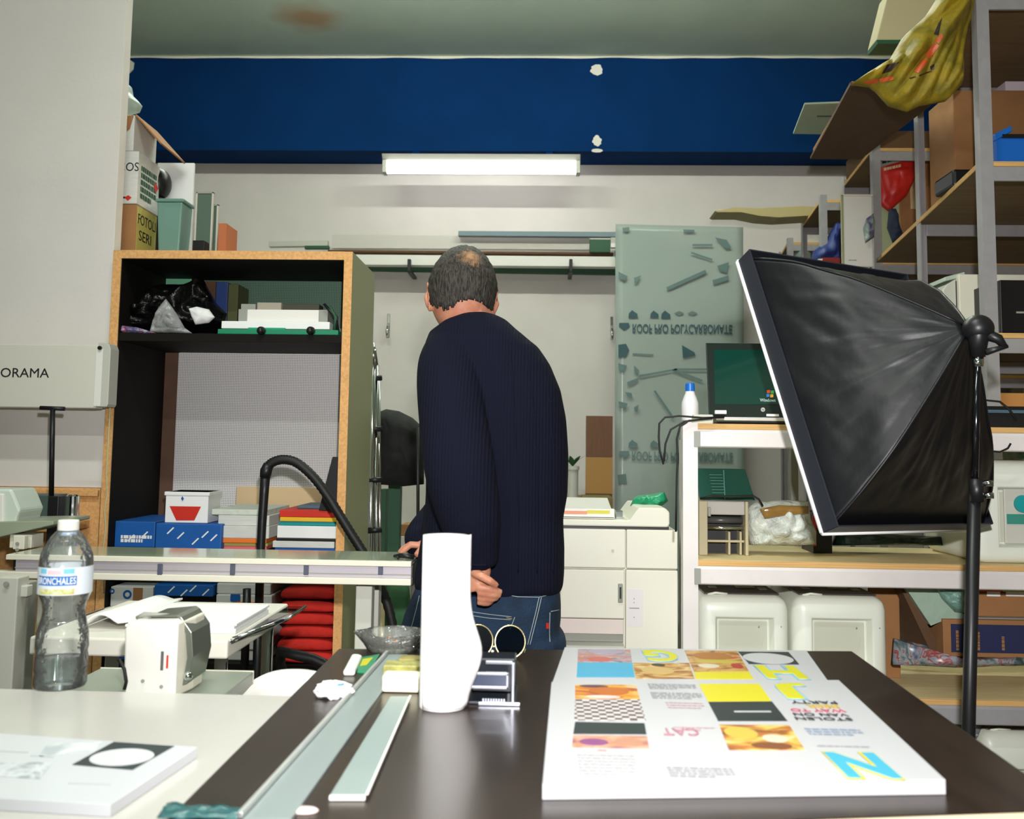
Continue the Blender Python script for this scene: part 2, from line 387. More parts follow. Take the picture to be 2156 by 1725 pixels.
# ================================================================ LEFT: cabinet and what stands in and on it
YC = 2.98; DC = .40
cb = PB(217, 529, 740, 1340, YC, DC)
x0, x1, zt = A(220, 900, YC).x, A(732, 900, YC).x, A(480, 528, YC).z
cab = thing('shelf_cabinet', 'open chipboard shelf cabinet with dark inside and olive right side', 'cabinet', ((x0 + x1) / 2, YC + .2, 0))
tk = .027
for (a, b2) in ((x0, x0 + tk), (x1 - tk, x1)):
    bx('side_panel', m_olive, (a, b2, YC + .003, YC + DC, 0, zt - .0005), cab, bevel=0)  # olive panels carry the side's greenish shade in their colour
    bx('edge_strip', m_chip, (a, b2, YC, YC + .003, 0, zt - .0005), cab, bevel=0)
bx('liner', m_black, (x0 + tk, x0 + tk + .002, YC + .004, YC + DC - .012, .02, zt - tk), cab, bevel=0)
bx('top_panel', m_chip, (x0 + tk, x1 - tk, YC, YC + DC, zt - tk, zt), cab, bevel=0)
bx('top_liner', m_black, (x0 + tk, x1 - tk, YC + .004, YC + DC, zt - tk - .003, zt - tk), cab, bevel=0)
zs1 = A(480, 704, YC + .02).z; zs2 = A(480, 1158, YC + .03).z; zs3 = A(640, 1398, YC + .03).z
for z, n in ((zs1, 1), (zs2, 2), (zs3, 3), (.09, 4)):
    bx('shelf', m_black, (x0 + tk, x1 - tk, YC + .008, YC + DC - .012, z - .026, z), cab, bevel=.001)
m_perf = dots_mat('perforated_sheet', C(226, 222, 220), C(110, 110, 110), 520, thr=.3)
m_perf2 = dots_mat('perforated_sheet_green', C(96, 128, 106), C(40, 56, 46), 520, thr=.3)
xa, xb = A(306, 900, YC + DC).x, A(372, 900, YC + DC).x
bx('back_board', m_black, (x0 + tk, xa, YC + DC - .01, YC + DC, .02, zt - tk), cab, bevel=0)
bx('back_strip', m_brown, (xa, xb, YC + DC - .014, YC + DC, .02, zs1 - .027), cab, bevel=0)
bx('back_strip', m_black, (xa, xb, YC + DC - .012, YC + DC, zs1 - .027, zt - tk), cab, bevel=0)
bx('perforated_back', m_perf, (xb, x1 - tk, YC + DC - .01, YC + DC, .02, zs1 - .027), cab, bevel=0)
bx('perforated_back', m_perf2, (xb, x1 - tk, YC + DC - .01, YC + DC, zs1 - .001, zt - tk), cab, bevel=0)
cabx0, cabx1 = x0 + tk, x1 - tk

# --- on top of the cabinet
YT = 3.12
def carton(name, u0, v0, u1, v1, Y, d, zb, mat, label, cat='box', **kw):
    bb = PB(u0, v0, u1, v1, Y, d, zb); t = thing(name, label, cat, ((bb[0] + bb[1]) / 2, Y + d / 2, bb[4]), kw.get('group'))
    bx('body', mat, bb, t, bevel=.003); return t, bb
t, bb = carton('cardboard_box', 222, 430, 286, 528, YT, .17, zt, m_card, 'brown cardboard box with handwriting, lowest of the left stack on the cabinet')
m_green_card = M('greenish_card', C(188, 178, 96), .8)
MB().box(bb[1], bb[1] + .0006, YT + .004, YT + .166, bb[4] + .004, bb[5] - .004).build('side_label', m_green_card, t)
rside = (math.pi / 2, 0, math.pi / 2)
xs = bb[1] + .001
text('FOTOLI', .145, m_ink, (xs, YT + .085, bb[5] - .045), 'handwriting', t, rside, h=.035)
text('SERI', .10, m_ink, (xs, YT + .075, bb[5] - .10), 'handwriting', t, rside, h=.035)
zz = bb[5]
t, bb = carton('cardboard_box', 222, 318, 290, 430, YT - .004, .18, zz + .001, m_paper2, 'white carton with black lettering and red marks, middle of the cabinet-top stack')
text('COS', .07, m_ink, (A(272, 352, YT).x, YT - .0045, A(265, 352, YT).z), 'handwriting', t, h=.03)
text('I', .006, m_ink, (A(256, 382, YT).x, YT - .0045, A(256, 382, YT).z), 'handwriting', t, h=.03)
bx('printed_bar', m_ink, PB(252, 414, 268, 418, YT - .0048, .0006), t, bevel=0)
MB().prism([A(u, v, YT - .005) for u, v in ((262, 416), (270, 411), (277, 416), (269, 423))], (0, .0006, 0)).build('red_mark', m_redc, t)
xs = bb[1] + .0008
fine_print(t, (xs, YT + .085, bb[5] - .10), (0, 1, 0), (0, 0, 1), .13, .12, 5, m_dgreen, 3, fill=.72)
MB().prism([(xs, YT + .125, bb[5] - .085), (xs, YT + .145, bb[5] - .07), (xs, YT + .165, bb[5] - .085), (xs, YT + .145, bb[5] - .105)], (.0006, 0, 0)).build('red_mark', m_redc, t)
zz = bb[5]
t, bb = carton('cardboard_box', 222, 242, 282, 318, YT - .002, .19, zz + .001, m_paper2, 'open-topped white box with a brown flap hanging out, top of the cabinet-top stack')
MB().prism([A(u, v, YT - .006) for u, v in ((235, 245), (281, 243), (272, 272), (250, 285), (235, 286))], (0, .002, 0)).build('brown_tape', m_card, t)
MB().prism([(bb[1], YT, bb[5]), (bb[1], YT + .18, bb[5]), (bb[1] + .10, YT + .20, bb[5] - .11), (bb[1] + .085, YT + .02, bb[5] - .095)], (.003, 0, .004)).build('flap', m_card, t)
MB().pillow([(225, 178), (255, 176), (275, 182), (278, 200), (290, 212), (298, 222), (292, 236), (270, 242), (225, 243)], YT + .06, .07, .02, 14, 3).build('plastic_bag', M('grey_bag', C(170, 186, 176), .45), smooth=True, label='crumpled pale plastic bag on top of the cabinet-top box stack', cat='bag')
# black round tin, clear tub, white panel, glass frames, orange book
c = A(338, 390, 3.33)
t = thing('black_pot', 'black rounded pot behind the box stack, above the teal tub', 'pot', (c.x, 3.33, zt))
MB().sphere(c + Vector((0, 0, .005)), (.036, .05, .055), 24, 14).build('bowl', m_blk, t, smooth=True)
MB().cyl((c.x, 3.33, zt), (c.x, 3.33, c.z - .05), .022, n=16).build('support', m_blk, t)
bb = PB(326, 418, 384, 527, 3.2, .1, zt)
t = thing('plastic_tub', 'tapered teal translucent plastic tub on the cabinet top', 'tub', ((bb[0] + bb[1]) / 2, 3.25, zt))
m_tub = M('teal_translucent', C(132, 176, 164), .3, trans=.35)
w = bb[1] - bb[0]; xm = (bb[0] + bb[1]) / 2
MB().rings([[(xm - w * k, 3.2 + .01 * (1 - q), z), (xm + w * k, 3.2 + .01 * (1 - q), z), (xm + w * k, 3.3, z), (xm - w * k, 3.3, z)] for k, z, q in ((.36, zt + .001, 0), (.47, bb[5] - .012, 1))]).build('tub_body', m_tub, t, bevel=.006)
bx('rim', m_tub, (xm - w * .52, xm + w * .52, 3.196, 3.304, bb[5] - .012, bb[5]), t, bevel=.004)
MB().box(*PB(328, 343, 405, 528, 3.36, .012, zt)).build('display_board', m_paper, label='tall white board standing upright behind the boxes on the cabinet', cat='board', bevel=.001)
frs = ((410, 404, 447, 527, 3.27), (440, 430, 458, 527, 3.30))
for i, (a, v0, b2, v1, Y) in enumerate(frs):
    bb = PB(a, v0, b2, v1, Y, .012, zt)
    t = thing('framed_picture', ('larger' if i == 0 else 'smaller') + ' leaning glass picture frame on the cabinet top by the white board', 'frame', ((bb[0] + bb[1]) / 2, Y, zt))
    bx('pane', M('grey_green_glass', C(92, 112, 100), .1, coat=.6), (bb[0] + .006, bb[1] - .006, Y + .003, Y + .009, bb[4] + .006, bb[5] - .006), t)
    for q in ((bb[0], bb[0] + .006, bb[4], bb[5]), (bb[1] - .006, bb[1], bb[4], bb[5]), (bb[0], bb[1], bb[4], bb[4] + .006), (bb[0], bb[1], bb[5] - .006, bb[5])):
        bx('frame_bar', m_lgray if q[3] - q[2] > .01 else m_gray, (q[0], q[1], Y, Y + .012, q[2], q[3]), t, bevel=.001)
bx('small_black_box', m_blk, PB(405, 506, 430, 528, 3.2, .05, zt), label='small black box at the foot of the glass frames', cat='box')
bx('paperback', M('dull_orange', C(176, 104, 64), .6), PB(459, 470, 476, 528, 3.24, .12, zt), label='orange spined book standing upright at the right of the glass frames', cat='book')

# --- upper shelf of the cabinet
zs = zs1
m_bag = M('black_film', C(16, 16, 16), .22, bump=(35, .9), var=(14, 1), col2=C(8, 8, 8))
MB().pillow([(236, 700), (237, 672), (262, 655), (300, 645), (312, 612), (345, 600), (400, 600), (425, 585), (438, 610), (455, 640), (476, 660), (470, 682), (452, 702)], YC + .15, .10, .05, 9, 5, K=26, sub=8).build('black_plastic_bag', m_bag, smooth=True, label='crumpled glossy black plastic bag on the upper shelf of the cabinet', cat='bag')
MB().pillow([(315, 700), (322, 675), (335, 645), (350, 630), (372, 660), (388, 690), (405, 702)], YC + .045, .02, .02, 16, 8).build('clear_sleeve', M('grey_film', C(150, 152, 150), .25, bump=(40, .6)), smooth=True, label='grey crumpled plastic sleeve in front of the black bag', cat='sleeve')
MB().pillow([(398, 650), (415, 646), (440, 652), (452, 668), (440, 680), (412, 684), (404, 668)], YC + .06, .02, .006, 12, 9).build('white_pouch', m_paper, smooth=True, label='small white pouch tucked in the folds of the black bag', cat='pouch')
MB().pillow([(240, 700), (245, 684), (290, 690), (330, 702)], YC + .03, .012, .006, 20, 11).build('leaflet', ramp_mat('printed_leaflet', ((.3, C(190, 180, 190)), (.5, C(90, 90, 140)), (.7, C(200, 110, 110))), 40), label='crumpled printed leaflet under the left end of the black bag', cat='leaflet')
bx('green_board', M('pale_green_board', C(120, 190, 150), .6), PB(316, 583, 402, 640, YC + DC - .04, .008, zs), label='pale green board standing at the back of the upper shelf', cat='board')
for i, (a, v0, b2, mt, lb) in enumerate(((418, 592, 452, m_card2, 'brown carton at the back of the upper shelf left of the blue book'), (453, 594, 478, M('blue_book', C(44, 68, 128), .5), 'blue spined book on the back of the upper shelf'), (479, 598, 500, M('olive_box', C(88, 90, 52), .6), 'olive box right of the blue book on the upper shelf'))):
    bx('binder' if i == 1 else 'small_carton', mt, PB(a, v0, b2, 700, YC + .24, .12, zs), label=lb, cat='book' if i == 1 else 'box')
# green cutting press with two knobs, two white boxes, odds and ends
bb = PB(458, 694, 712, 705, YC + .012, .2, zs)
t = thing('green_press', 'green flat tool bed with two black knobs on the cabinet shelf edge', 'tool', ((bb[0] + bb[1]) / 2, YC + .1, zs))
bx('bed', m_green, bb, t)
for u in (551, 655):
    c = A(u, 697, YC + .01); MB().cyl(c, c + Vector((0, -.014, .001)), .014, .012, 14).sphere(c + Vector((0, -.014, 0)), .012, 12, 8).build('knob', m_blk, t, smooth=True)
MB().box(*PB(522, 690, 600, 694, YC + .02, .1)).build('raised_plate', M('light_green', C(40, 160, 120), .4), t, bevel=.001)
zw = bb[5] + .004
b1 = PB(466, 677, 694, 693, YC + .03, .2, zw)
bx('flat_white_box', m_paper, b1, label='long flat white box lying on the green tool bed', cat='box', bevel=.002)
b2_ = PB(502, 652, 690, 674, YC + .05, .18); dz = b1[5] + .002 - b2_[4]
o = MB().box(b2_[0], b2_[1], b2_[2], b2_[3], b1[5] + .001, b2_[5]).build('white_case', m_white, label='white box with grey ends lying slightly tilted on the flat white box', cat='box', bevel=.003)
zz = b2_[5]
bx('case_end', m_gray, (b2_[0] - .0005, b2_[0] + .03, b2_[2] - .001, b2_[3] - .02, b1[5] + .003, b2_[5] + .0005), o, bevel=.002)
bx('case_end', m_gray, (b2_[1] - .03, b2_[1] + .0005, b2_[2] - .001, b2_[3] - .02, b1[5] + .003, b2_[5] + .0005), o, bevel=.002)
bx('grey_block', M('beige_grey', C(160, 152, 136), .6), PB(541, 637, 592, 652, YC + .07, .06, zz + .001), label='small beige block on the white box in the cabinet', cat='block')
bx('dark_block', M('olive_dark', C(60, 58, 46), .6), PB(594, 640, 672, 652, YC + .09, .06, zz + .001), label='long dark block on the white box in the cabinet', cat='block')
bx('grey_tile', m_gray, PB(507, 640, 538, 654, YC + .10, .05, zz + .001), label='small grey box left of the beige block in the cabinet', cat='block')
t = thing('pliers', 'black and green pliers lying at the right end of the cabinet shelf', 'pliers', (A(702, 700, YC + .05).x, YC + .05, zs))
for a, b2, mt in (((682, 640), (712, 700), m_blk), ((694, 645), (704, 700), m_dgreen)):
    p, q = A(*a, YC + .03), A(*b2, YC + .04); MB().tube([p, (p + q) / 2 + Vector((.012, 0, .006)), q], [.004, .007, .005], 8).build('handle', mt, t, smooth=True)

# --- lower shelf: paper reams, folders
def ream_marks(t, bb, n, seed):
    rnd = random.Random(seed)
    for i in range(n):
        x = bb[0] + (bb[1] - bb[0]) * (i + .5 + rnd.uniform(-.2, .2)) / n; z = bb[4] + (bb[5] - bb[4]) * rnd.uniform(.3, .8)
        if bb[0] + .02 < x < bb[1] - .02:
            MB().prism([(x - .012, bb[2] - .0006, z - .010), (x - .008, bb[2] - .0006, z - .012), (x + .012, bb[2] - .0006, z + .008), (x + .008, bb[2] - .0006, z + .010)], (0, .0005, 0)).build('printed_mark', m_paper, t)
zs = zs2
for i, (a, v0, b2, Y, lb) in enumerate(((229, 1098, 326, YC + .05, 'blue wrapped paper ream with white lettering, left on the lower shelf'), (327, 1103, 466, YC + .012, 'blue wrapped paper ream with white ticks, right of the lettered ream'))):
    bb = PB(a, v0, b2, 1158, Y, .29, zs); t = thing('paper_ream', lb, 'paper ream', ((bb[0] + bb[1]) / 2, Y + .15, zs), 'blue paper reams on the lower shelf')
    bx('wrapper', m_bluebox, bb, t, bevel=.003)
    if i == 0:
        fine_print(t, ((bb[0] + bb[1]) / 2 + .015, Y - .0006, (bb[4] + bb[5]) / 2 - .014), (1, 0, 0), (0, 0, 1), .10, .024, 2, m_paper, 8, fill=.85); ream_marks(t, bb, 3, 4)
    else: ream_marks(t, bb, 6, 9)
    if i == 1: zr = bb[5]
bb = PB(348, 1036, 438, 1102, YC + .03, .12, zr + .001)
t = thing('label_box', 'white folding box with a red trapezoid standing on the blue ream', 'box', ((bb[0] + bb[1]) / 2, YC + .09, zr + .001))
bx('body', m_paper, bb, t); bx('lid', m_paper, (bb[0] - .004, bb[1] + .004, bb[2] - .003, bb[3] + .006, bb[5] - .012, bb[5]), t)
MB().prism([A(u, v, YC + .0285) for u, v in ((357, 1066), (423, 1067), (409, 1096), (371, 1096))], (0, .0006, 0)).build('red_trapezoid', m_redc, t)
MB().prism([A(u, v, YC + .0265) for u, v in ((384, 1045), (387, 1050), (384, 1055), (381, 1050))], (0, .0006, 0)).build('blue_logo', m_bluebox, t)
# stack of coloured sheets and white pads (middle)
def stack(items, u0, u1, Y, d, zb, what, rnd):
    z = zb
    for nm, h, mt, lb, du in items:
        a, b2 = A(u0 + du, 1120, Y).x, A(u1 + du * .5, 1120, Y).x; dy = rnd.uniform(0, .012)
        bx(nm, mt, (a, b2, Y + dy, Y + dy + d, z + .0004, z + h), label=lb, cat='folder' if 'folder' in nm else 'paper stack', bevel=min(.002, h * .3)); z += h
    return z
rnd = random.Random(2)
k = 3.0 / F
zt2 = stack((('coloured_sheets', 7 * k, m_pink, 'pink sheets at the bottom of the middle paper pile in the cabinet', 0), ('coloured_sheets', 7 * k, m_green_card, 'green sheets above the pink ones in the middle paper pile', 4),
             ('coloured_sheets', 10 * k, m_orange, 'orange sheets in the middle paper pile under the white pads', 2), ('paper_pad', 26 * k, m_paper2, 'lower thick white paper pad in the middle pile of the cabinet', 12),
             ('paper_pad', 22 * k, m_paper2, 'upper thick white paper pad on the middle pile', 8), ('paper_wrap', 12 * k, M('pale_wrap', C(208, 214, 200), .6, bump=(40, .5)), 'loose pale wrapping on top of the middle paper pile', -6)), 448, 560, YC + .03, .28, zs, '', rnd)
zt3 = stack((('blue_folder', 6 * k, m_bluebox, 'thin dark blue folder at the bottom of the right folder pile', 0), ('white_folder', 14 * k, m_paper2, 'white sleeve near the bottom of the right folder pile', -4), ('black_folder', 6 * k, m_blk, 'thin black folder between the white sleeves', 2),
             ('white_folder', 26 * k, m_paper, 'thick white folder under the teal one', 4), ('teal_folder', 9 * k, m_teal, 'teal folder in the right folder pile', 8), ('yellow_folder', 9 * k, m_yel, 'yellow folder under the red one', 10), ('red_folder', 15 * k, m_redc, 'red folder on top of the right folder pile', 8)),
            578, 706, YC + .03, .28, zs, '', rnd)
bx('blue_notebook', M('slate_blue', C(70, 96, 110), .5), (A(622, 1070, YC + .08).x, A(705, 1070, YC + .08).x, YC + .1, YC + .28, zt3 + .0005, zt3 + .01), label='thin slate blue notebook lying on the red folder', cat='notebook')
bx('tan_board', m_tan, (A(497, 1050, 3.34).x, A(690, 1050, 3.34).x, 3.338, 3.352, zs, A(600, 1026, 3.34).z), label='tan board standing at the back of the lower shelf', cat='board')
MB().prism([A(u, v, YC + .03) for u, v in ((671, 1075), (700, 962), (714, 962), (714, 1078))], (0, .012, 0)).build('dark_board', m_blk, label='black wedge-shaped board leaning inside the right side of the cabinet', cat='board', bevel=.001)

# --- below the bench: third shelf
zs = zs3
bb = PB(216, 1236, 322, 1278, YC + .03, .28); z3 = bb[4]
t = thing('patterned_carton', 'white carton printed with blue circles on the bottom cabinet shelf', 'box', ((bb[0] + bb[1]) / 2, YC + .2, zs), None)
lo = thing('paper_ream', 'blue dotted ream under the carton with blue circles', 'paper ream', ((bb[0] + bb[1]) / 2, YC + .2, zs))
bx('wrapper', m_bluebox, (cabx0 + .006, bb[1], YC + .03, YC + .31, zs, z3 - .001), lo)
bx('body', m_paper2, (cabx0 + .006, bb[1], YC + .03, YC + .31, z3, bb[5]), t)
for u, v, r in ((268, 1252, .014), (236, 1245, .008), (290, 1266, .007)):
    c = A(u, v, YC + .0295); MB().rings([[c + Vector((math.cos(a) * r * q, 0, math.sin(a) * r * q)) for a in [2 * math.pi * i / 20 for i in range(20)]] for q in (1, .55)], cap=False).build('blue_ring', m_bluebox, t, solid=.0006)
bx('brown_patch', m_card, PB(280, 1238, 300, 1268, YC + .0285, .001), t, bevel=0)
bb = PB(325, 1232, 448, 1256, YC + .03, .28); z3 = bb[4]
bx('dark_box', m_blk, (bb[0], bb[1], YC + .05, YC + .31, zs, z3 - .001), label='black box under the blue ream on the bottom cabinet shelf', cat='box')
t = thing('paper_ream', 'thin blue ream with white ticks lying on the black box', 'paper ream', ((bb[0] + bb[1]) / 2, YC + .2, z3)); bx('wrapper', m_bluebox, bb, t); ream_marks(t, bb, 5, 3)
bb = PB(452, 1230, 572, 1290, YC + .04, .26, zs)
t = thing('paper_bundle', 'white bundle of printed packets with orange and blue marks on the bottom shelf', 'packets', ((bb[0] + bb[1]) / 2, YC + .2, zs))
n = 7
for i in range(n):
    h = (bb[5] - bb[4]) / n; bx('packet', m_paper2, (bb[0] + rnd.uniform(0, .012), bb[1] - rnd.uniform(0, .015), bb[2] + rnd.uniform(0, .01), bb[3], bb[4] + i * h + .0006, bb[4] + (i + 1) * h), t, bevel=.004)
bx('orange_mark', m_orange, PB(498, 1268, 540, 1282, YC + .036, .003), t, bevel=0); bx('blue_mark', m_bluebox, PB(485, 1252, 505, 1266, YC + .036, .003), t, bevel=0)
# red folded cloths: five layers
bb = PB(580, 1238, 707, 1398, YC + .02, .3, zs); n = 6; h = (bb[5] - zs) / n
for i in range(n):
    z = zs + i * h; sx = rnd.uniform(-.004, .004)
    prof = [(-.5, .1), (-.48, .5), (-.44, .9), (0, 1.0), (.44, .92), (.485, .5), (.49, .1), (.42, .02), (0, .06), (-.42, 0)]
    xm = (bb[0] + bb[1]) / 2 + sx; w = bb[1] - bb[0]
    def ring(y, s, i=i, z=z, xm=xm): return [(xm + a * w * s, y, z + .0004 + h * (.5 + (q - .5) * .97 * s) + .0015 * noise.noise(Vector((a * 9, y * 9, i * 3)))) for a, q in prof]
    MB().rings([ring(bb[2], .9), ring(bb[2] + .012, .985), ring(bb[2] + .06, 1), ring(bb[3], 1)]).build('folded_red_cloth', m_red, smooth=True, subd=1,
        label='folded red cloth, ' + ('topmost', 'second', 'third', 'fourth', 'fifth', 'lowest')[n - 1 - i] + ' of the red pile under the bench', cat='cloth', group='red cloth pile on the bottom cabinet shelf')
# ================================================================ LEFT: bench, vacuum hose, trimmer, stands
YB = 2.30
zb = A(500, 1176, YB).z
bx0, bx1 = A(14, 1176, YB).x, A(866, 1190, YB).x
k = YB / F
bench = thing('light_bench', 'long bench with pale glossy top and aluminium front rail behind the bottle', 'bench', ((bx0 + bx1) / 2, YB + .2, 0))
m_btop = M('pale_glossy_top', C(168, 180, 158), .12, coat=.4)
def skew(x0, x1, y0, y1, z0, z1, s=.0):  # bench runs very slightly downhill to the right in the photo
    return (x0, x1, y0, y1, z0, z1)
bx('top', m_btop, (bx0, bx1, YB + .006, YB + .20, zb - .010, zb), bench, bevel=.001)
bx('edge_strip', m_cream, (bx0, bx1, YB - .004, YB + .006, zb - 11 * k, zb - .0005), bench, bevel=.001)
bx('front_rail', M('lilac_aluminium', C(206, 198, 206), .35, .3), (bx0 + .02, bx1, YB + .004, YB + .03, zb - 36 * k, zb - 11 * k), bench, bevel=.002)
bx('rail_groove', m_gray, (bx0 + .02, bx1, YB + .0025, YB + .004, zb - 29 * k, zb - 27 * k), bench, bevel=0)
bx('lower_edge', m_cream, (bx0 - .3, bx1, YB, YB + .03, zb - 50 * k, zb - 36 * k), bench, bevel=.002)
bx('under_tray', m_blk, (bx0, bx1, YB + .03, YB + .195, zb - 54 * k, zb - .011), bench, bevel=0)
for u in (183, 336, 489, 644, 801):
    bx('rail_clip', M('slate_clip', C(84, 88, 104), .4), PB(u - 5, 1188, u + 5, 1211, YB - .001, .006), bench, bevel=.001)
for xx in (bx0 + .08, bx1 - .12):
    for yy in (YB + .06, YB + .16):
        bx('leg', m_lgray, (xx - .02, xx + .02, yy - .02, yy + .02, 0, zb - 54 * k), bench, bevel=.003)
bx('stretcher', m_lgray, (bx0 + .1, bx1 - .14, YB + .15, YB + .17, .25, .29), bench)
c = A(858, 1172, YB + .03)
t = thing('black_gadget', 'small black pen-like gadget lying at the right end of the bench', 'gadget', (c.x, YB + .03, zb))
MB().tube([(c.x - .035, YB + .05, zb + .006), (c.x - .012, YB + .03, zb + .011), (c.x + .016, YB + .03, zb + .007)], [.004, .0065, .006], 10).build('body', m_blk, t, smooth=True)
MB().cyl((c.x - .028, YB + .044, zb + .007), (c.x - .022, YB + .028, zb + .004), .003, n=8).build('clip', m_blk, t)
# bench end bracket and near grey post at the frame edge
bxx = PB(26, 1128, 50, 1196, YB + .1, .02)
t = thing('hinge_bracket', 'pale metal bracket with screw holes at the left end of the bench', 'bracket', ((bxx[0] + bxx[1]) / 2, YB + .1, zb)); bx('plate', m_cream, (bxx[0], bxx[1], YB + .1, YB + .12, zb, bxx[5]), t)
for v in (1145, 1158):
    c = A(37, v, YB + .0995); MB().cyl(c, c + Vector((0, -.003, 0)), .0045, n=10).build('screw', m_gray, t)
b0 = PB(-12, 1216, 31, 1460, 2.16, .05, 0)
t = thing('trimmer_stand', 'grey metal stand with two uprights at the left edge of the photo', 'stand', (b0[0], 2.2, 0))
bx('upright', m_lgray, b0, t, bevel=.003)
c = A(14, 1230, 2.158); MB().cyl(c, c + Vector((0, -.004, 0)), .006, n=12).build('bolt', m_gray, t)
b1 = PB(36, 1226, 56, 1405, 2.2, .04); bx('upright', m_gray, (b1[0], b1[1], 2.2, 2.24, 0, b1[5]), t, bevel=.003)
bx('cross_bar', m_lgray, (b0[0], b1[1] + .01, 2.175, 2.2, b1[5] - .03, b1[5] - .005), t)
bx('foot', m_lgray, (b0[0] - .02, b1[1] + .05, 2.05, 2.35, 0, .03), t)
# the paper trimmer sitting on the bench end
zt_ = A(60, 1100, 2.42).z
pts = [A(-60, 1100, 2.42), A(112, 1097, 2.42), A(112, 1105, 2.42), A(-60, 1145, 2.42)]
t = thing('paper_trimmer', 'grey-green paper trimmer bed with white head at the left edge above the bench', 'trimmer', (A(0, 1100, 2.42).x, 2.45, zb))
MB().prism(pts, (0, .2, 0)).build('bed', M('greygreen', C(150, 158, 136), .4), t, bevel=.002)
bx('bed_foot', m_cream, (A(30, 1120, 2.45).x, A(76, 1120, 2.45).x, 2.43, 2.49, zb, A(30, 1124, 2.45).z), t)
bx('plinth', m_gray, (A(-60, 1120, 2.45).x, A(-20, 1120, 2.45).x, 2.43, 2.49, zb, A(30, 1130, 2.45).z), t)
hd = [A(u, v, 2.44) for u, v in ((-60, 1030), (22, 1030), (30, 1045), (42, 1075), (36, 1090), (32, 1110), (-60, 1112))]
MB().prism(hd, (0, .12, 0)).build('head', M('mint_white', C(206, 216, 204), .35), t, bevel=.006)
MB().prism([A(u, v, 2.435) for u, v in ((-60, 1040), (7, 1040), (7, 1114), (-60, 1114))], (0, .01, 0)).build('head_front', m_white, t, bevel=.003)
# case behind the trimmer, chrome tube, T-handle
bx('grey_case', M('teal_grey_case', C(74, 92, 88), .5), (A(30, 1070, 2.86).x, A(100, 1070, 2.86).x, 2.86, 2.98, A(60, 1100, 2.86).z, A(60, 1043, 2.86).z), label='teal-grey case on the shelf behind the trimmer', cat='case')
bx('side_shelf', m_chip, (A(-70, 1100, 2.84).x, A(136, 1100, 2.84).x, 2.83, 3.0, A(60, 1118, 2.86).z, A(60, 1100.5, 2.86).z), wc)
c0, c1 = A(154, 1042, 2.8), A(154, 1160, 2.8)
t = thing('chrome_tube', 'upright shiny chrome tube beside the cabinet, above the bench', 'tube', (c0.x, 2.8, 0))
MB().lathe((c0.x, 2.8, 0), [(.019, 0.0), (.019, c0.z - .004), (.016, c0.z), (.014, c0.z), (.014, c0.z - .05)], 20).build('pipe', m_chrome, t, smooth=False, bevel=0)
t = thing('t_handle', 'black T-shaped handle standing in front of the white partition', 'handle', (A(110, 1000, 2.72).x, 2.72, 0))
pt, pm, pb = A(111, 862, 2.72), A(108, 1045, 2.72), A(111, 1105, 2.72)
MB().tube([pt, pm], .0072, 14).build('rod', m_blk, t, smooth=True)
MB().tube([A(85, 859, 2.72), A(136, 861, 2.72)], .0062, 12).build('cross_grip', m_blk, t, smooth=True)
bx('block', m_blk, PB(99, 1045, 122, 1130, 2.70, .04, 0), t, bevel=.003)
# wall panel with lettering
bb = PB(-260, 724, 205, 857, 2.9, .05)
t = thing('roll_cassette', 'wide white cassette panel with black capital letters at the left edge', 'panel', (bb[0], 2.93, bb[4]))
m_pan = M('panel_white', C(218, 214, 202), .4)
bx('front', m_pan, bb, t, bevel=.003)
e = PB(205, 722, 233, 857, 2.905, .05)
MB().prism([(bb[1], 2.896, e[4]), (e[1] - .004, 2.896, e[4]), (e[1], 2.896, e[4] + .008), (e[1], 2.896, e[5] - .02), (e[1] - .006, 2.896, e[5] - .005), (e[1] - .018, 2.896, e[5]), (bb[1], 2.896, e[5])], (0, .06, 0)).build('end_cap', m_lgray, t, bevel=.002)
bx('label_strip', m_white, PB(200, 735, 214, 855, 2.8955, .002), t, bevel=0)
c = A(211, 733, 2.895); MB().cyl(c, c + Vector((0, -.006, 0)), .0062, n=14).build('knob', m_blk, t)
kx = 2.898 / F; c = A(52, 785, 2.898)
text('ORAMA', 106 * kx, m_ink, (c.x, 2.8990, c.z), 'lettering', t, h=20 * kx, bold=.0)
# thin cable hanging down the cabinet frame
pts = [A(u, v, 2.95) for u, v in ((231, 735), (232, 850), (228, 930), (224, 1000), (226, 1040), (220, 1075), (223, 1110), (218, 1150), (219, 1250))]
MB().tube(pts, .0022, 6).build('thin_cable', M('pale_cable', C(196, 196, 150), .5), smooth=True, label='thin pale cable hanging down the left cabinet frame', cat='cable')

# --- vacuum hose arching in front of the cabinet
YV = 2.80
def arc(pts, Y, n=6):
    P = [A(u, v, Y) if len((u, v)) == 2 else None for u, v in pts]; out = []
    for i in range(len(P) - 1):
        a, b, c, d = P[max(i - 1, 0)], P[i], P[i + 1], P[min(i + 2, len(P) - 1)]
        for q in range(n):
            t = q / n; out.append(0.5 * ((2 * b) + (c - a) * t + (2 * a - 5 * b + 4 * c - d) * t * t + (3 * b - a - 3 * c + d) * t ** 3))
    return out + [P[-1]]
t = thing('vacuum_hose', 'black vacuum cleaner with arched ribbed hose rising in front of the cabinet', 'vacuum', (A(680, 1150, YV).x, YV, 0))
P = arc(((562, 988), (572, 975), (595, 968), (625, 975), (660, 1005), (690, 1045), (715, 1085), (740, 1125), (765, 1165), (790, 1215), (815, 1270), (832, 1345)), YV, 10)
rr = [.0135 + (.0012 if i % 2 else -.0004) for i in range(len(P))]
MB().tube(P, rr, 14).build('hose', m_rub, t, smooth=True)
P2 = [A(560, 985, YV), A(556, 1040, YV), A(552, 1100, YV), A(549, 1160, YV), A(545, 1290, YV)]
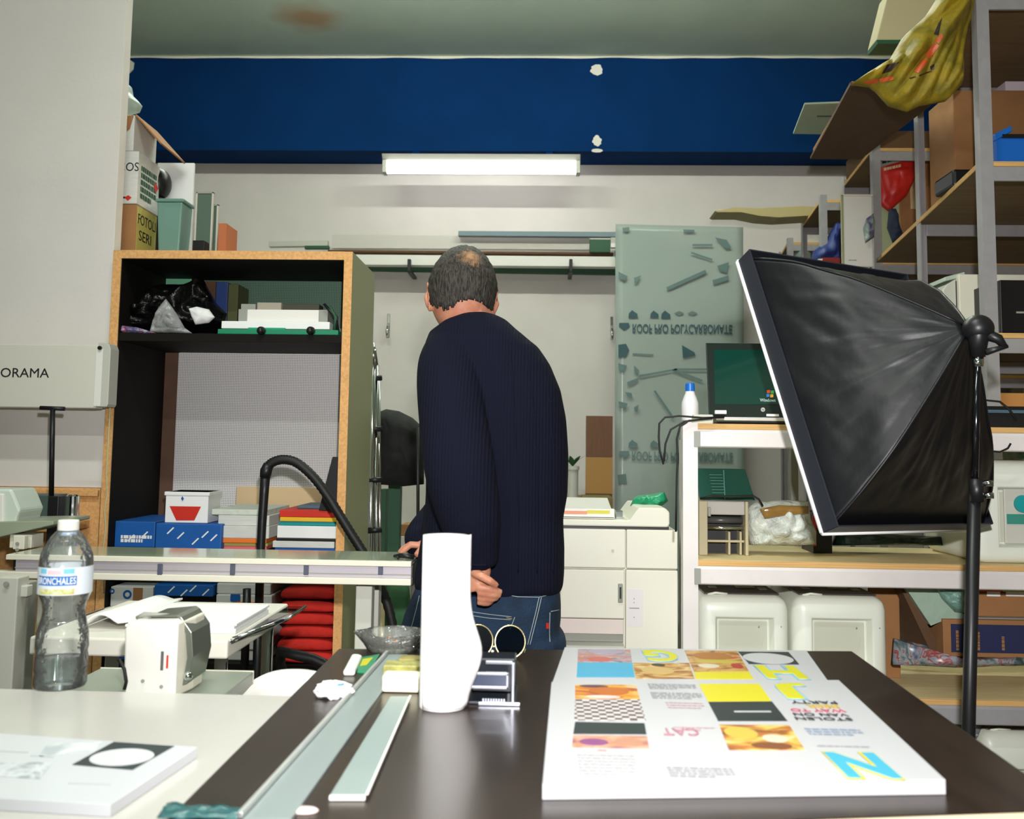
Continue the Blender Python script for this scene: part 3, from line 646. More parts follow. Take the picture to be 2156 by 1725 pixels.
MB().tube(P2, [.014, .0135, .013, .0125, .0125], 14).build('wand', m_blk, t, smooth=True)
MB().tube([A(566, 978, YV), A(560, 992, YV), A(558, 1006, YV)], [.0155, .0175, .016], 14).build('cuff', m_blk, t, smooth=True)
MB().tube([A(520, 1240, YV), A(519, 1300, YV), (A(519, 1300, YV).x, YV, .4)], .012, 12).build('second_wand', m_blk, t, smooth=True)
p = A(545, 1290, YV); MB().tube([p, (p.x, YV, .35), (p.x + .05, YV, .3)], .013, 12).build('wand_lower', m_blk, t, smooth=True)
cx_ = A(680, 1300, YV).x
MB().lathe((cx_, YV - .02, 0), [(.10, .0), (.13, .02), (.14, .12), (.13, .2), (.1, .27), (.05, .30)], 28).build('canister', M('vacuum_red', C(150, 30, 26), .35), t, smooth=True)
pp = [A(592, 1372, 2.55), A(625, 1380, 2.55), A(660, 1388, 2.55), A(690, 1402, 2.55), A(730, 1430, 2.55)]
MB().tube([(cx_, YV - .02, .28), (pp[0].x - .02, 2.62, pp[0].z - .05)] + pp + [Vector((pp[-1].x + .03, 2.6, .3))], .014, 12).build('lower_hose', m_rub, t, smooth=True)

# --- chrome light stands, black bag and green posts left of the man
t = thing('folded_light_stand', 'tall folded chrome light stand leaning against the right cabinet side', 'stand', (A(785, 1100, 3.5).x, 3.5, 0))
for i, (a, b2, r) in enumerate((((786, 735), (779, 1160), .012), ((780, 765), (772, 1160), .009), ((792, 770), (792, 1160), .010), ((797, 800), (800, 1160), .007))):
    p, q = A(*a, 3.45 + .02 * i), A(*b2, 3.5 + .015 * i); MB().tube([p, q, q + (q - p) * ((q.z - .002) / (p.z - q.z))], r, 12).build('leg', m_chrome, t, smooth=True)
MB().tube([A(786, 722, 3.45), A(786, 740, 3.45), A(787, 770, 3.45)], [.004, .012, .017], 12).build('tip', m_chrome, t, smooth=True)
for v in (798, 905, 1012, 1118):
    p = A(787, v, 3.48); MB().tube([p + Vector((-.03, 0, 0)), p + Vector((.03, 0, .004))], [.012, .010], 10).build('clamp', m_blk, t, smooth=True)
p = A(771, 812, 3.42); bx('white_batten', m_cream, (p.x - .006, p.x + .008, 3.415, 3.43, 0, p.z), label='slim white batten upright against the cabinet side', cat='batten')
MB().pillow([(800, 868), (815, 862), (840, 866), (868, 880), (890, 900), (893, 960), (892, 1020), (850, 1024), (800, 1020), (798, 940)], 3.7, .12, .02, 8, 4, K=18).build('black_jacket', M('black_cloth', C(24, 26, 24), .9, bump=(40, .3)), smooth=True, label='black cloth bag hanging behind the man beside the light stand', cat='bag')
p = A(881, 905, 3.5); MB().tube([A(880, 900, 3.5), A(880, 1160, 3.5), (p.x, 3.5, 0)], .006, 8).build('thin_pole', m_blk, smooth=True, label='thin dark pole just left of the man', cat='pole')
t = thing('green_trestle', 'dark green metal trestle behind the bench left of the man', 'trestle', (A(830, 1100, 3.9).x, 3.9, 0))
for a, b2 in ((816, 842), ):
    q = PB(a, 1010, b2, 1160, 3.9, .05, 0); bx('post', m_dgreen, q, t)
q = PB(800, 1030, 812, 1160, 4.0, .05, 0); bx('post', m_dgreen, q, t); bx('rail', m_dgreen, (q[0], q[0] + .3, 3.96, 4.0, q[5] - .30, q[5] - .26), t)
q = PB(842, 1130, 868, 1162, 3.95, .2, 0); bx('white_crate', m_lgray, q, label='pale crate on the floor behind the bench beside the green post', cat='crate')
bx('ochre_box', M('ochre', C(150, 110, 60), .7), (q[0], q[1], 3.97, 4.1, q[5] + .0005, A(855, 1105, 3.97).z), label='small ochre box on the pale crate left of the man', cat='box')
p = A(795, 1250, 3.3); MB().tube([(p.x, 3.36, 0), (p.x, 3.36, p.z + .1)], .017, 12).build('cardboard_tube', M('cream_tube', C(190, 178, 130), .7), smooth=True, label='cream cardboard tube upright under the bench near the man', cat='tube')
MB().pillow([(815, 1228), (860, 1228), (868, 1300), (850, 1500), (848, 1712), (812, 1716), (815, 1340)], 3.2, .05, .02, 10, 7).build('green_cloth', M('green_cloth', C(52, 92, 58), .9), smooth=True, label='dark green cloth bundle standing under the bench left of the man', cat='cloth')

# ================================================================ cart with papers, side table with white machine, chair
zc_ = A(220, 1344, 1.78).z
xa, xb = A(62, 1344, 1.78).x, A(480, 1344, 1.78).x
t = thing('paper_cart', 'small white table on chrome legs with a rimmed glass side leaf, carrying paper', 'table', ((xa + xb) / 2, 1.95, 0))
k = 1.78 / F
bx('top', M('cart_top', C(222, 218, 206), .4), (xa, xb, 1.78, 2.2, zc_ - 38 * k, zc_), t, bevel=.004)
gl = [Z(478, 1350, zc_ - .004), Z(604, 1303, zc_ - .004), Z(560, 1300, zc_ - .004), Z(470, 1300, zc_ - .004)]
MB().prism([gl[0], gl[1], Vector((gl[1].x, 2.19, gl[1].z)), Vector((xb + .001, 2.19, gl[1].z)), Vector((xb + .001, gl[0].y, gl[0].z))], (0, 0, -.006)).build('glass_leaf', m_glass, t)
MB().tube([Vector((xb, gl[0].y, zc_ - .004)), gl[0], gl[1], Vector((gl[1].x, 2.19, zc_ - .004))], .004, 8).build('chrome_rim', m_chrome, t, smooth=True)
lf = [Z(62, 1344, zc_ - .004), Z(82, 1330, zc_ - .004)]
MB().tube([Vector((xa, 1.80, zc_ - .006)), Vector((xa - .012, 1.86, zc_ - .006)), Vector((xa - .012, 2.1, zc_ - .006)), Vector((xa, 2.16, zc_ - .006))], .004, 8).build('chrome_rim', m_chrome, t, smooth=True)
for u, Y in ((236, 1.84), (466, 1.84), (562, 2.1), (120, 2.1)):
    p = A(u, 1390, Y); MB().cyl((p.x, Y, 0), (p.x, Y, zc_ - (38 * k if u != 562 else .011)), .0125, n=14).build('leg', m_chrome, t, smooth=True)
# paper stack and open booklet
zp = A(430, 1313, 1.84).z
st = thing('paper_stack', 'thick stack of white paper on the small table behind the white machine', 'paper stack', (A(430, 1330, 1.9).x, 1.95, zc_))
sx0, sx1 = A(359, 1270, 2.06).x, A(494, 1318, 1.84).x
h = (zp - zc_) / 4
for i in range(4):
    j = rnd.uniform(-.003, .003); bx('paper_block', m_paper, (sx0 + j, sx1 + j, 1.84 + j, 2.06 + j, zc_ + .0005 + i * h, zc_ + (i + 1) * h), st, bevel=.0005)
def book(s, u):
    x = A(165, 1315, 1.85).x + (sx0 - .004 - A(165, 1315, 1.85).x) * s; return (x, 1.86 + .28 * u, zc_ + .004 + .02 * math.sin(math.pi * min(1, s * 1.3)) * (1 - .4 * u) + .012 * s)
MB().grid(book, 14, 8).build('open_booklet', m_paper, smooth=True, solid=.004, label='open white booklet lying curled left of the paper stack', cat='booklet')
# side table
zl = A(360, 1412, 1.70).z
t = thing('side_table', 'low grey-green side table under the white machine', 'table', (A(330, 1430, 1.6).x, 1.57, 0))
xa2, xb2 = A(150, 1430, 1.6).x, A(532, 1412, 1.70).x
bx('top', M('side_table_top', C(136, 144, 130), .35), (xa2, xb2, 1.43, 1.705, zl - .02, zl), t)
bx('edge_strip', m_cream, (xa2, xb2, 1.7052, 1.709, zl - .02, zl + .0006), t, bevel=0)
for xx in (xa2 + .03, xa2 + .20):
    for yy in (1.46, 1.68): bx('leg', m_gray, (xx - .012, xx + .012, yy - .012, yy + .012, 0, zl - .02), t)
# white machine: wedge body, metal hood, screws, slots, lever
YM = 1.52; k = YM / F
t = thing('bench_machine', 'white boxy bench machine with a curved metal hood and two slots', 'machine', (A(340, 1440, YM).x, YM + .06, zl))
f0 = A(254, 1322, YM); f1 = A(372, 1316, YM); zt_ = A(310, 1306, YM).z
x0m, x1m, x2m = A(257, 1400, YM).x, A(372, 1400, YM).x, A(430, 1380, YM + .10).x
MB().prism([(x0m + .004, YM, zl), (x1m, YM, zl), (x1m, YM, zt_ - .004), (x1m - .008, YM, zt_), (x0m + .010, YM, zt_ - .003), (x0m + .001, YM, zt_ - .014)], (0, .10, 0)).build('body', m_white, t, bevel=.004, seg=3)
MB().prism([(x1m, YM + .004, zl + .001), (x2m, YM + .004 + .05, zl + .001), (x2m, YM + .096, zl + .001), (x1m, YM + .098, zl + .001)], (0, 0, zt_ - zl - .004)).build('side_cover', m_cream, t, bevel=.003)
hood = [(x1m - .06, zt_ + .001), (x1m - .01, zt_ + .006), (x2m - .012, zt_ + .002), (x2m + .006, zt_ - .022), (x2m + .010, zt_ - .06), (x2m + .002, zl + .018), (x2m - .006, zl + .014), (x2m + .0005, zt_ - .06), (x2m - .004, zt_ - .024), (x2m - .016, zt_ - .003), (x1m - .01, zt_ + .0015)]
MB().prism([(x, YM + .02, z) for x, z in hood], (0, .085, 0)).build('metal_hood', M('grey_metal', C(128, 134, 122), .3, .6), t, bevel=.001)
c = Vector((x2m + .004, YM + .018, zl + .03)); MB().sphere(c, .0075, 14, 8).build('screw', m_chrome, t, smooth=True)
for u, v in ((301, 1440), (340, 1452)):
    c = A(u, v - 6, YM - .0005); MB().cyl(c, c + Vector((0, -.002, 0)), .0028, n=12).build('screw', m_gray, t)
bx('slot', M('slot_grey', C(96, 96, 92), .5), PB(338, 1372, 344, 1412, YM - .0006, .001), t, bevel=0)
bx('slot', m_redc, PB(350, 1380, 354, 1408, YM - .0006, .001), t, bevel=0)
p = A(303, 1302, YM + .03); MB().tube([p + Vector((-.012, 0, .0)), p + Vector((0, 0, .006)), p + Vector((.05, .01, .004))], [.003, .004, .002], 8).build('lever', m_gray, t, smooth=True)
P = [A(u, v, 1.49) for u, v in ((250, 1388), (262, 1410), (266, 1436), (262, 1452))]
MB().tube(P, .0028, 8).build('cord', m_rub, t, smooth=True)
# white chair between the machine and the dark table
YH = 1.735
t = thing('white_chair', 'white plastic chair whose rounded back shows behind the white table', 'chair', (A(578, 1450, YH).x, YH - .1, 0))
cxx = A(578, 1440, YH).x; ztop = A(620, 1409, YH).z; wch = .142
def back(s, u):
    a = (s - .5) * 2; x = cxx + a * wch; top = ztop - .10 * abs(a + -.25) ** 2.4
    z = .47 + (top - .47) * u
    return (x, YH - .006 * u + .03 * a * a, z)
MB().grid(back, 24, 14).build('backrest', m_white, t, smooth=True, solid=.012)
def seat(s, u): return (cxx + (s - .5) * 2 * wch * 1.1, YH - .36 * u - .02, .455 - .01 * math.sin(math.pi * u))
MB().grid(seat, 12, 12).build('seat', m_white, t, smooth=True, solid=.014)
for sx in (-1, 1):
    for yy in (YH - .06, YH - .35): MB().cyl((cxx + sx * .13, yy, 0), (cxx + sx * .10, yy, .45), .011, n=10).build('leg', m_chrome, t, smooth=True)

# ================================================================ white table at the left
TZ = .905
zwt = .897
t = thing('white_table', 'white laminate table at the lower left, carrying the bottle and print', 'table', (-1.0, 1.0, 0))
da, db = Z(713, 1366, TZ), Z(299, 1776, TZ)
def WX(y): return da.x + (db.x - da.x) * (y - da.y) / (db.y - da.y) - .0015
p0, p1 = Z(-200, 1442, zwt), Z(640, 1466, zwt)
m_lam = M('white_laminate', C(200, 197, 190), .22, coat=.2, var=(3, .03))
MB().prism([(-2.0, p0.y, zwt), (WX(p1.y), p1.y, zwt), (WX(.62), .62, zwt), (-2.0, .62, zwt)], (0, 0, -.025)).build('top', m_lam, t, bevel=.002)
for xx, yy in ((-1.9, .7), (-1.9, 1.25), (-.42, 1.22), (-.42, .7)): bx('leg', m_steelw, (xx - .02, xx + .02, yy - .02, yy + .02, 0, zwt - .025), t)
def TQ(pts, z, mat, name, parent, th=.0004):
    q = [Z(u, v, z) for u, v in pts]; return MB().prism(q, (0, 0, -th)).build(name, mat, parent)
def disc(u, v, ru, rv, z, mat, name, parent, n=36):
    c = Z(u, v, z); a = (Z(u + ru, v, z) - Z(u - ru, v, z)).length / 2; b = (Z(u, v + rv, z) - Z(u, v - rv, z)).length / 2
    return MB().prism([c + Vector((math.cos(q) * a, math.sin(q) * b, 0)) for q in [2 * math.pi * i / n for i in range(n)]], (0, 0, -.0003)).build(name, mat, parent)
# black-and-white print stack
zq = zwt + .012
t = thing('monochrome_print', 'stack of black-and-white prints with a white circle on black, lower left', 'print', (Z(150, 1620, zq).x, Z(150, 1620, zq).y, zwt))
q = [Z(u, v, zq) for u, v in ((-120, 1536), (416, 1573), (233, 1694), (-220, 1668))]
MB().prism(q, (0, 0, -.012)).build('sheets', M('print_paper', C(206, 208, 212), .3, coat=.1), t, bevel=.0008)
z1_ = zq + .0006
TQ(((240, 1562), (367, 1571), (279, 1621), (152, 1610)), z1_, M('dark_print', C(40, 52, 54), .35), 'black_square', t)
disc(257, 1594, 66, 17, z1_ + .0005, M('print_paper2', C(214, 216, 218), .3), 'white_circle', t)
m_gp = ramp_mat('grey_photo', ((.3, C(110, 118, 122)), (.5, C(215, 218, 222)), (.7, C(150, 160, 164))), 30)
TQ(((0, 1604), (110, 1606), (84, 1640), (-10, 1634)), z1_, m_gp, 'grey_photo', t)
TQ(((100, 1566), (215, 1562), (200, 1580), (80, 1594)), z1_, ramp_mat('pale_photo', ((.35, C(226, 228, 230)), (.6, C(176, 184, 188))), 24), 'pale_photo', t)
for (u, v, w_) in ((30, 1580, 60), (90, 1590, 50), (190, 1648, 90)): TQ(((u - w_ / 2, v), (u + w_ / 2, v + 3), (u + w_ / 2 - 2, v + 5), (u - w_ / 2 - 2, v + 2)), z1_, M('pale_ink', C(190, 194, 196), .5), 'caption_line', t)

# --- water bottle
c = Z(126, 1444, zwt); k = c.y / F
t = thing('water_bottle', 'clear plastic water bottle with white cap and blue lettered label', 'bottle', (c.x, c.y, zwt))
prof = [(0, .0), (49, 0), (52, 6), (52, 20), (50, 28), (52, 38), (52, 60), (50, 70), (52, 80), (51, 110), (47, 125), (43, 142), (41, 156), (43, 170), (48, 182), (52, 192), (53, 200), (53, 250), (52, 262), (50, 274), (42, 292), (32, 308), (20, 322), (16, 327), (16, 338), (0.5, 338)]
prof = [(r * k, z * k) for r, z in prof]
m_pet = clear_plastic('clear_pet', (.985, .995, .99, 1), .04, .08, bump=(60, .5))
MB().lathe(c, prof, 36, cap=False).build('bottle_body', m_pet, t, smooth=True)
inner = [(.4, 1.5)] + [(r - 1.5, z) for r, z in ((49, 1.5), (51, 20), (49, 28), (51, 40), (51, 56), (.4, 56.1))]
MB().lathe(c, [(r * k, z * k) for r, z in inner], 36).build('water', clear_plastic('water', (.84, .93, .93, 1), .02, .0, bump=(40, .4)), t, smooth=True)
cc = c + Vector((0, 0, 318 * k)); n = 32
MB().lathe(cc, [(18 * k, 2 * k), (21 * k, 3 * k), (21 * k, 22 * k), (19.5 * k, 24 * k), (.2 * k, 24 * k)], 32).build('cap', m_white, t, smooth=False, bevel=.0006)
MB().lathe(cc, [(17 * k, -8 * k), (19 * k, -7 * k), (19 * k, -1 * k), (17 * k, 0)], 32, cap=False).build('neck_ring', M('neck_tint', C(170, 190, 214), .3), t, smooth=True)
def lab(a0, a1, z0, z1, r, mat, name, n=22):
    MB().grid(lambda s, u: (c.x + r * k * math.sin(R(a0 + (a1 - a0) * s)), c.y - r * k * math.cos(R(a0 + (a1 - a0) * s)), c.z + (z0 + (z1 - z0) * u) * k), n, 1).build(name, mat, t, smooth=True)
lab(-180, 180, 192, 248, 53.4, M('label_film', C(222, 230, 238), .4), 'label', 60)
lab(-42, 50, 212, 231, 53.8, M('label_blue', C(48, 116, 190), .4), 'label_band')
m_lm = ramp_mat('label_scene', ((.35, C(230, 220, 190)), (.5, C(190, 206, 120)), (.65, C(232, 160, 120))), 60)
lab(-38, 46, 194, 205, 53.8, m_lm, 'label_picture'); lab(-34, -16, 236, 246, 53.8, M('label_cyan', C(120, 196, 224), .4), 'label_mark'); lab(22, 44, 236, 246, 53.8, MATS['label_cyan'], 'label_mark')
lab(-12, 18, 235, 243, 53.8, M('label_pink', C(232, 196, 204), .4), 'label_mark')
tx = text('BRONCHALES', 1.0, m_paper, (0, 0, 0), 'lettering', t, (0, 0, 0), h=1.0, bold=.012)
for vv in tx.data.vertices:
    x, y, z = vv.co; a = R(4 + 44 * 2 * x); r_ = (54.3 + z * 200) * k
    vv.co = (c.x + r_ * math.sin(a), c.y - r_ * math.cos(a), c.z + (221.5 + 14 * y) * k)
# ================================================================ dark work table
t = thing('dark_table', 'dark brown wooden work table in the foreground', 'table', (.1, 1.2, 0))
m_dark = M('dark_wood', C(40, 29, 21), .3, coat=.08, var=(6, .3), stretch=(6, 1, 6), spec=.45)
q = [Z(713, 1366, TZ), Z(1794, 1371, TZ)]
n0, n1 = Z(299, 1776, TZ), Z(2268, 1706, TZ)
ncx = n0.x, n1.x
top = [q[0], q[1], n1, n0]
MB().prism(top, (0, 0, -.03)).build('top', m_dark, t, bevel=.002)
e0, e1 = n0 + Vector((0, -.004, -.0006)), n1 + Vector((0, -.004, -.0006))
MB().prism([e0, e1, n1 + Vector((0, -.0003, -.0006)), n0 + Vector((0, -.0003, -.0006))], (0, 0, -.03)).build('edge_strip', M('beige_edge', C(206, 190, 160), .5), t)
for p in ((n0.x + .08, n0.y + .08), (n1.x - .08, n1.y + .08), (q[0].x + .06, q[0].y - .06), (q[1].x - .06, q[1].y - .06)):
    bx('leg', m_dark, (p[0] - .03, p[0] + .03, p[1] - .03, p[1] + .03, 0, TZ - .03), t)

# --- colour print stacks
m_pr = M('print_white', C(178, 178, 180), .35, coat=.05)
m_cy = M('print_cyan', C(60, 150, 184), .35); m_ye = M('print_yellow', C(196, 186, 10), .35); m_dk = M('print_dark', C(18, 32, 34), .35)
foods = [ramp_mat('food_photo_%d' % i, [(p_, tuple(q_ * .62 for q_ in c_[:3]) + (1,)) for p_, c_ in st], sc, 4, .35, (1, 1.6, 1), 1.6) for i, (sc, st) in enumerate((
    (26, ((.3, C(70, 52, 52)), (.45, C(206, 190, 205)), (.55, C(200, 120, 110)), (.68, C(240, 225, 190)))),
    (20, ((.3, C(120, 70, 30)), (.45, C(206, 140, 50)), (.58, C(245, 225, 160)), (.7, C(216, 150, 60)))),
    (22, ((.3, C(110, 50, 30)), (.45, C(196, 140, 60)), (.56, C(236, 190, 110)), (.7, C(190, 70, 50)))),
    (16, ((.28, C(90, 60, 70)), (.42, C(226, 110, 30)), (.55, C(246, 190, 60)), (.7, C(240, 235, 225)))),
    (18, ((.3, C(150, 90, 130)), (.45, C(220, 150, 110)), (.58, C(236, 180, 160)), (.7, C(240, 220, 130)))),
    (17, ((.28, C(90, 56, 30)), (.42, C(206, 120, 50)), (.56, C(240, 214, 100)), (.7, C(244, 236, 200))))))]
zf, zn = TZ + .010, TZ + .015
pf = thing('colour_print', 'far stack of colour prints with a green-yellow H and burger photos', 'print', (Z(1450, 1400, zf).x, Z(1450, 1400, zf).y, TZ))
pn = thing('colour_print', 'near thick stack of colour prints with a large blue N and STOLEN VAN lettering', 'print', (Z(1500, 1540, zn).x, Z(1500, 1540, zn).y, TZ))
a0, a1 = Z(1189, 1363, zf), Z(1698, 1370, zf); b0, b1 = Z(1163, 1437, zf), Z(1746, 1437, zf)
MB().prism([a0, a1, b1, b0], (0, 0, -(zf - TZ) + .0003)).build('sheets', m_pr, pf, bevel=.0006)
c0, c1, c2, c3 = Z(1161, 1436, zn), Z(1766, 1432, zn), Z(1991, 1642, zn), Z(1142, 1652, zn)
MB().prism([c0, c1, c2, c3], (0, 0, -(zn - TZ) + .0003)).build('sheets', m_pr, pn, bevel=.0006)
z1_, z2_ = zf + .0006, zn + .0006
for pts, mt, nm, par, z in (
    (((1217, 1367), (1327, 1368), (1331, 1394), (1216, 1394)), foods[0], 'food_photo', pf, z1_), (((1216, 1395), (1331, 1395), (1337, 1426), (1214, 1426)), m_cy, 'cyan_block', pf, z1_),
    (((1332, 1396), (1451, 1396), (1462, 1429), (1339, 1429)), foods[1], 'food_photo', pf, z1_), (((1441, 1370), (1552, 1371), (1577, 1414), (1461, 1414)), foods[2], 'burger_photo', pf, z1_),
    (((1461, 1415), (1577, 1415), (1587, 1430), (1465, 1430)), m_ye, 'yellow_block', pf, z1_), (((1554, 1372), (1660, 1373), (1683, 1399), (1577, 1398)), m_dk, 'black_block', pf, z1_),
    (((1211, 1442), (1339, 1442), (1347, 1472), (1211, 1471)), foods[3], 'burger_photo', pn, z2_), (((1211, 1520), (1357, 1523), (1361, 1546), (1207, 1545)), m_dk, 'dark_block', pn, z2_),
    (((1207, 1548), (1362, 1550), (1367, 1576), (1204, 1574)), foods[4], 'food_photo', pn, z2_), (((1471, 1440), (1598, 1440), (1624, 1476), (1491, 1477)), m_ye, 'yellow_block', pn, z2_),
    (((1491, 1478), (1625, 1477), (1658, 1518), (1512, 1518)), m_dk, 'black_block', pn, z2_), (((1514, 1526), (1662, 1527), (1695, 1579), (1535, 1579)), foods[5], 'food_photo', pn, z2_),
    (((1545, 1497), (1622, 1497), (1624, 1499), (1546, 1499)), m_pr, 'white_line', pn, z2_ + .0005)):
    TQ(pts, z, mt, nm, par)
for u, v, ru, rv, cc, par, z in ((1500, 1381, 40, 7, C(150, 96, 30), pf, z1_), (1512, 1393, 48, 4, C(170, 150, 60), pf, z1_), (1492, 1402, 22, 4, C(190, 180, 160), pf, z1_), (1552, 1402, 12, 5, C(150, 40, 30), pf, z1_), (1275, 1372, 40, 4, C(150, 140, 156), pf, z1_), (1262, 1388, 26, 5, C(170, 90, 80), pf, z1_),
        (1385, 1412, 34, 8, C(180, 150, 90), pf, z1_), (1386, 1400, 14, 3, C(60, 44, 30), pf, z1_), (1282, 1455, 42, 8, C(170, 90, 10), pn, z2_), (1270, 1467, 36, 3, C(190, 186, 180), pn, z2_), (1250, 1445, 30, 2.5, C(70, 50, 60), pn, z2_), (1560, 1543, 34, 12, C(180, 160, 60), pn, z2_), (1632, 1555, 26, 8, C(190, 184, 160), pn, z2_), (1625, 1570, 42, 7, C(110, 60, 24), pn, z2_), (1250, 1562, 30, 7, C(120, 60, 110), pn, z2_), (1325, 1562, 30, 8, C(170, 120, 96), pn, z2_)):
    disc(u, v, ru, rv, z + .0005, M('ink_%d_%d' % (u, v), cc, .4), 'photo_detail', par, 24)
disc(1617, 1386.5, 51, 11, z1_ + .0005, m_pr, 'white_circle', pf)
def LT(s, u0, v0, u1, v1, z, mat, par, name='lettering', bold=.0, out=None):
    um, vm = (u0 + u1) / 2, (v0 + v1) / 2; c = Z(um, vm, z); w = (Z(u1, vm, z) - Z(u0, vm, z)).length; h = (Z(um, v0, z) - Z(um, v1, z)).length
    ang = math.atan2((n1 - n0).y, (n1 - n0).x) * .0 + math.pi + R(1.5)
    if out: text(s, w * 1.05, out, c + Vector((0, 0, .0003)), name + '_outline', par, (0, 0, ang), h=h * 1.08, bold=bold + .035)
    return text(s, w, mat, c + Vector((0, 0, .0007)), name, par, (0, 0, ang), h=h, bold=bold)
m_ltb = M('print_pale_blue', C(120, 168, 190), .4); m_lty = M('print_olive_yellow', C(190, 184, 14), .4); m_ltc = M('print_sky', C(62, 156, 190), .4); m_lyl = M('print_pale_yellow', C(196, 184, 60), .4)
LT('G', 1358, 1370, 1426, 1393, z1_, m_lty, pf, bold=.03, out=m_ltb); LT('H', 1603, 1403, 1686, 1429, z1_, m_lty, pf, bold=.03, out=m_ltb)
LT('J', 1642, 1440, 1708, 1471, z2_, m_lty, pn, bold=.03, out=m_ltb); LT('N', 1760, 1587, 1868, 1637, z2_, m_ltc, pn, bold=.04, out=m_lyl)
for s, u0, u1, v, mt in (('PARTY', 1666, 1760, 1480, m_ink), ('BEER', 1700, 1764, 1488.5, M('print_gold', C(180, 150, 40), .4)), ('WAY TO', 1666, 1778, 1497, M('print_pink', C(180, 50, 90), .4)), ('VAN ON', 1672, 1784, 1506, m_ink), ('STOLEN', 1676, 1793, 1515, m_ink)):
    LT(s, u0, v - 2.6, u1, v + 2.6, z2_, mt, pn, bold=.0)
LT('CAT', 1395, 1535, 1470, 1549, z2_, M('print_rose', C(170, 110, 126), .4), pn)
m_pg = M('print_grey', C(150, 150, 154), .4); m_pb = M('print_greyblue', C(128, 146, 170), .4); m_prs = M('print_palerose', C(186, 140, 152), .4)
def FP(u0, v0, u1, v1, rows, mat, seed, fill=.5):
    um, vm = (u0 + u1) / 2, (v0 + v1) / 2; c = Z(um, vm, z2_); w = (Z(u1, vm, z2_) - Z(u0, vm, z2_)).length; h = (Z(um, v0, z2_) - Z(um, v1, z2_)).length
    fine_print(pn, c, (1, 0, 0), (0, 1, 0), w, h, rows, mat, seed, fill)
FP(1366, 1440, 1466, 1452, 4, m_pg, 1); FP(1372, 1458, 1478, 1472, 4, m_pg, 2); FP(1404, 1478, 1482, 1493, 3, m_prs, 3, .3); FP(1420, 1530, 1505, 1540, 2, m_prs, 4, .3)
FP(1700, 1534, 1815, 1549, 3, m_pb, 5); FP(1722, 1570, 1848, 1574, 1, m_pg, 6); FP(1217, 1586, 1340, 1632, 7, M('print_faint', C(176, 176, 178), .4), 7); FP(1408, 1615, 1545, 1638, 4, m_pg, 8)
FP(1258, 1579, 1284, 1582, 1, M('print_red', C(206, 80, 80), .4), 9)
# woven graphic pattern
mpat = M('woven_pattern', C(220, 216, 214), .4); nt, b = nodes_of(mpat)
tc = nt.nodes.new('ShaderNodeTexCoord'); ck = nt.nodes.new('ShaderNodeTexChecker'); ck.inputs['Scale'].default_value = 110
ck.inputs[1].default_value = C(190, 186, 184); ck.inputs[2].default_value = C(84, 62, 64)
nt.links.new(tc.outputs['Object'], ck.inputs[0]); nt.links.new(ck.outputs[0], b.inputs['Base Color'])
TQ(((1211, 1473), (1347, 1473), (1360, 1517), (1209, 1516)), z2_, mpat, 'pattern_block', pn)

# --- kitchen paper roll with a loose sheet
c = Z(932, 1486, TZ); k = c.y / F
t = thing('paper_roll', 'upright white paper roll with a loose flared sheet on the dark table', 'paper roll', (c.x, c.y, TZ))
m_roll = M('tissue', C(246, 244, 242), .9, bump=(120, .15))
MB().lathe(c, [(48 * k, 0), (48.5 * k, 4 * k), (48 * k, 170 * k), (47.5 * k, 346 * k), (15 * k, 346 * k), (15 * k, 330 * k)], 40, cap=False).build('roll', m_roll, t, smooth=True, bevel=0)
def flap(s, u):
    v = 346 * u; flare = math.exp(-((v - 105) / 62) ** 2) * 1.0; low = max(0, 1 - v / 60)
    a = R(-50 + 142 * s); r = (49.5 + s ** 2 * (3 + 27 * flare - 4 * low)) * k
    return (c.x + r * math.sin(a) * 1.0, c.y - r * math.cos(a), TZ + .0015 + v * k * (1 - .0 * s))
MB().grid(flap, 30, 30).build('loose_sheet', m_roll, t, smooth=True, solid=.0008)

# --- glass ashtray
c = Z(826, 1368, TZ); k = c.y / F
t = thing('glass_ashtray', 'clear cut-glass ashtray with a pointed lip at the far left of the dark table', 'ashtray', (c.x, c.y, TZ))
m_cg = clear_plastic('cut_glass', (.95, .97, .94, 1), .06, .10, (.85, .86, .8, 1), bump=(70, .6))
prof = [(.3, 1), (52, 1), (56, 8), (62, 18), (70, 34), (66, 37), (60, 28), (52, 15), (46, 9), (.3, 8)]
n = 48
def lip(a, z): return 1 + (.16 * math.exp(-((math.atan2(math.sin(a - math.pi), math.cos(a - math.pi))) / .22) ** 2) + .03 * math.cos(8 * a)) * max(0, (z - 10) / 25)
MB().rings([[c + Vector((math.cos(a) * r * k * lip(a, z), math.sin(a) * r * k * lip(a, z) * .95, z * k)) for a in [2 * math.pi * i / n for i in range(n)]] for r, z in prof]).build('bowl', m_cg, t, smooth=True)
for i in range(5):
    a = i * 1.4; p = c + Vector((math.cos(a) * 24 * k, math.sin(a) * 20 * k, 14 * k)); MB().cyl(p, p + Vector((18 * k * math.cos(a * 2), 14 * k, 2 * k)), .003, n=8).build('stub', m_orange if i % 2 else m_paper2, t)

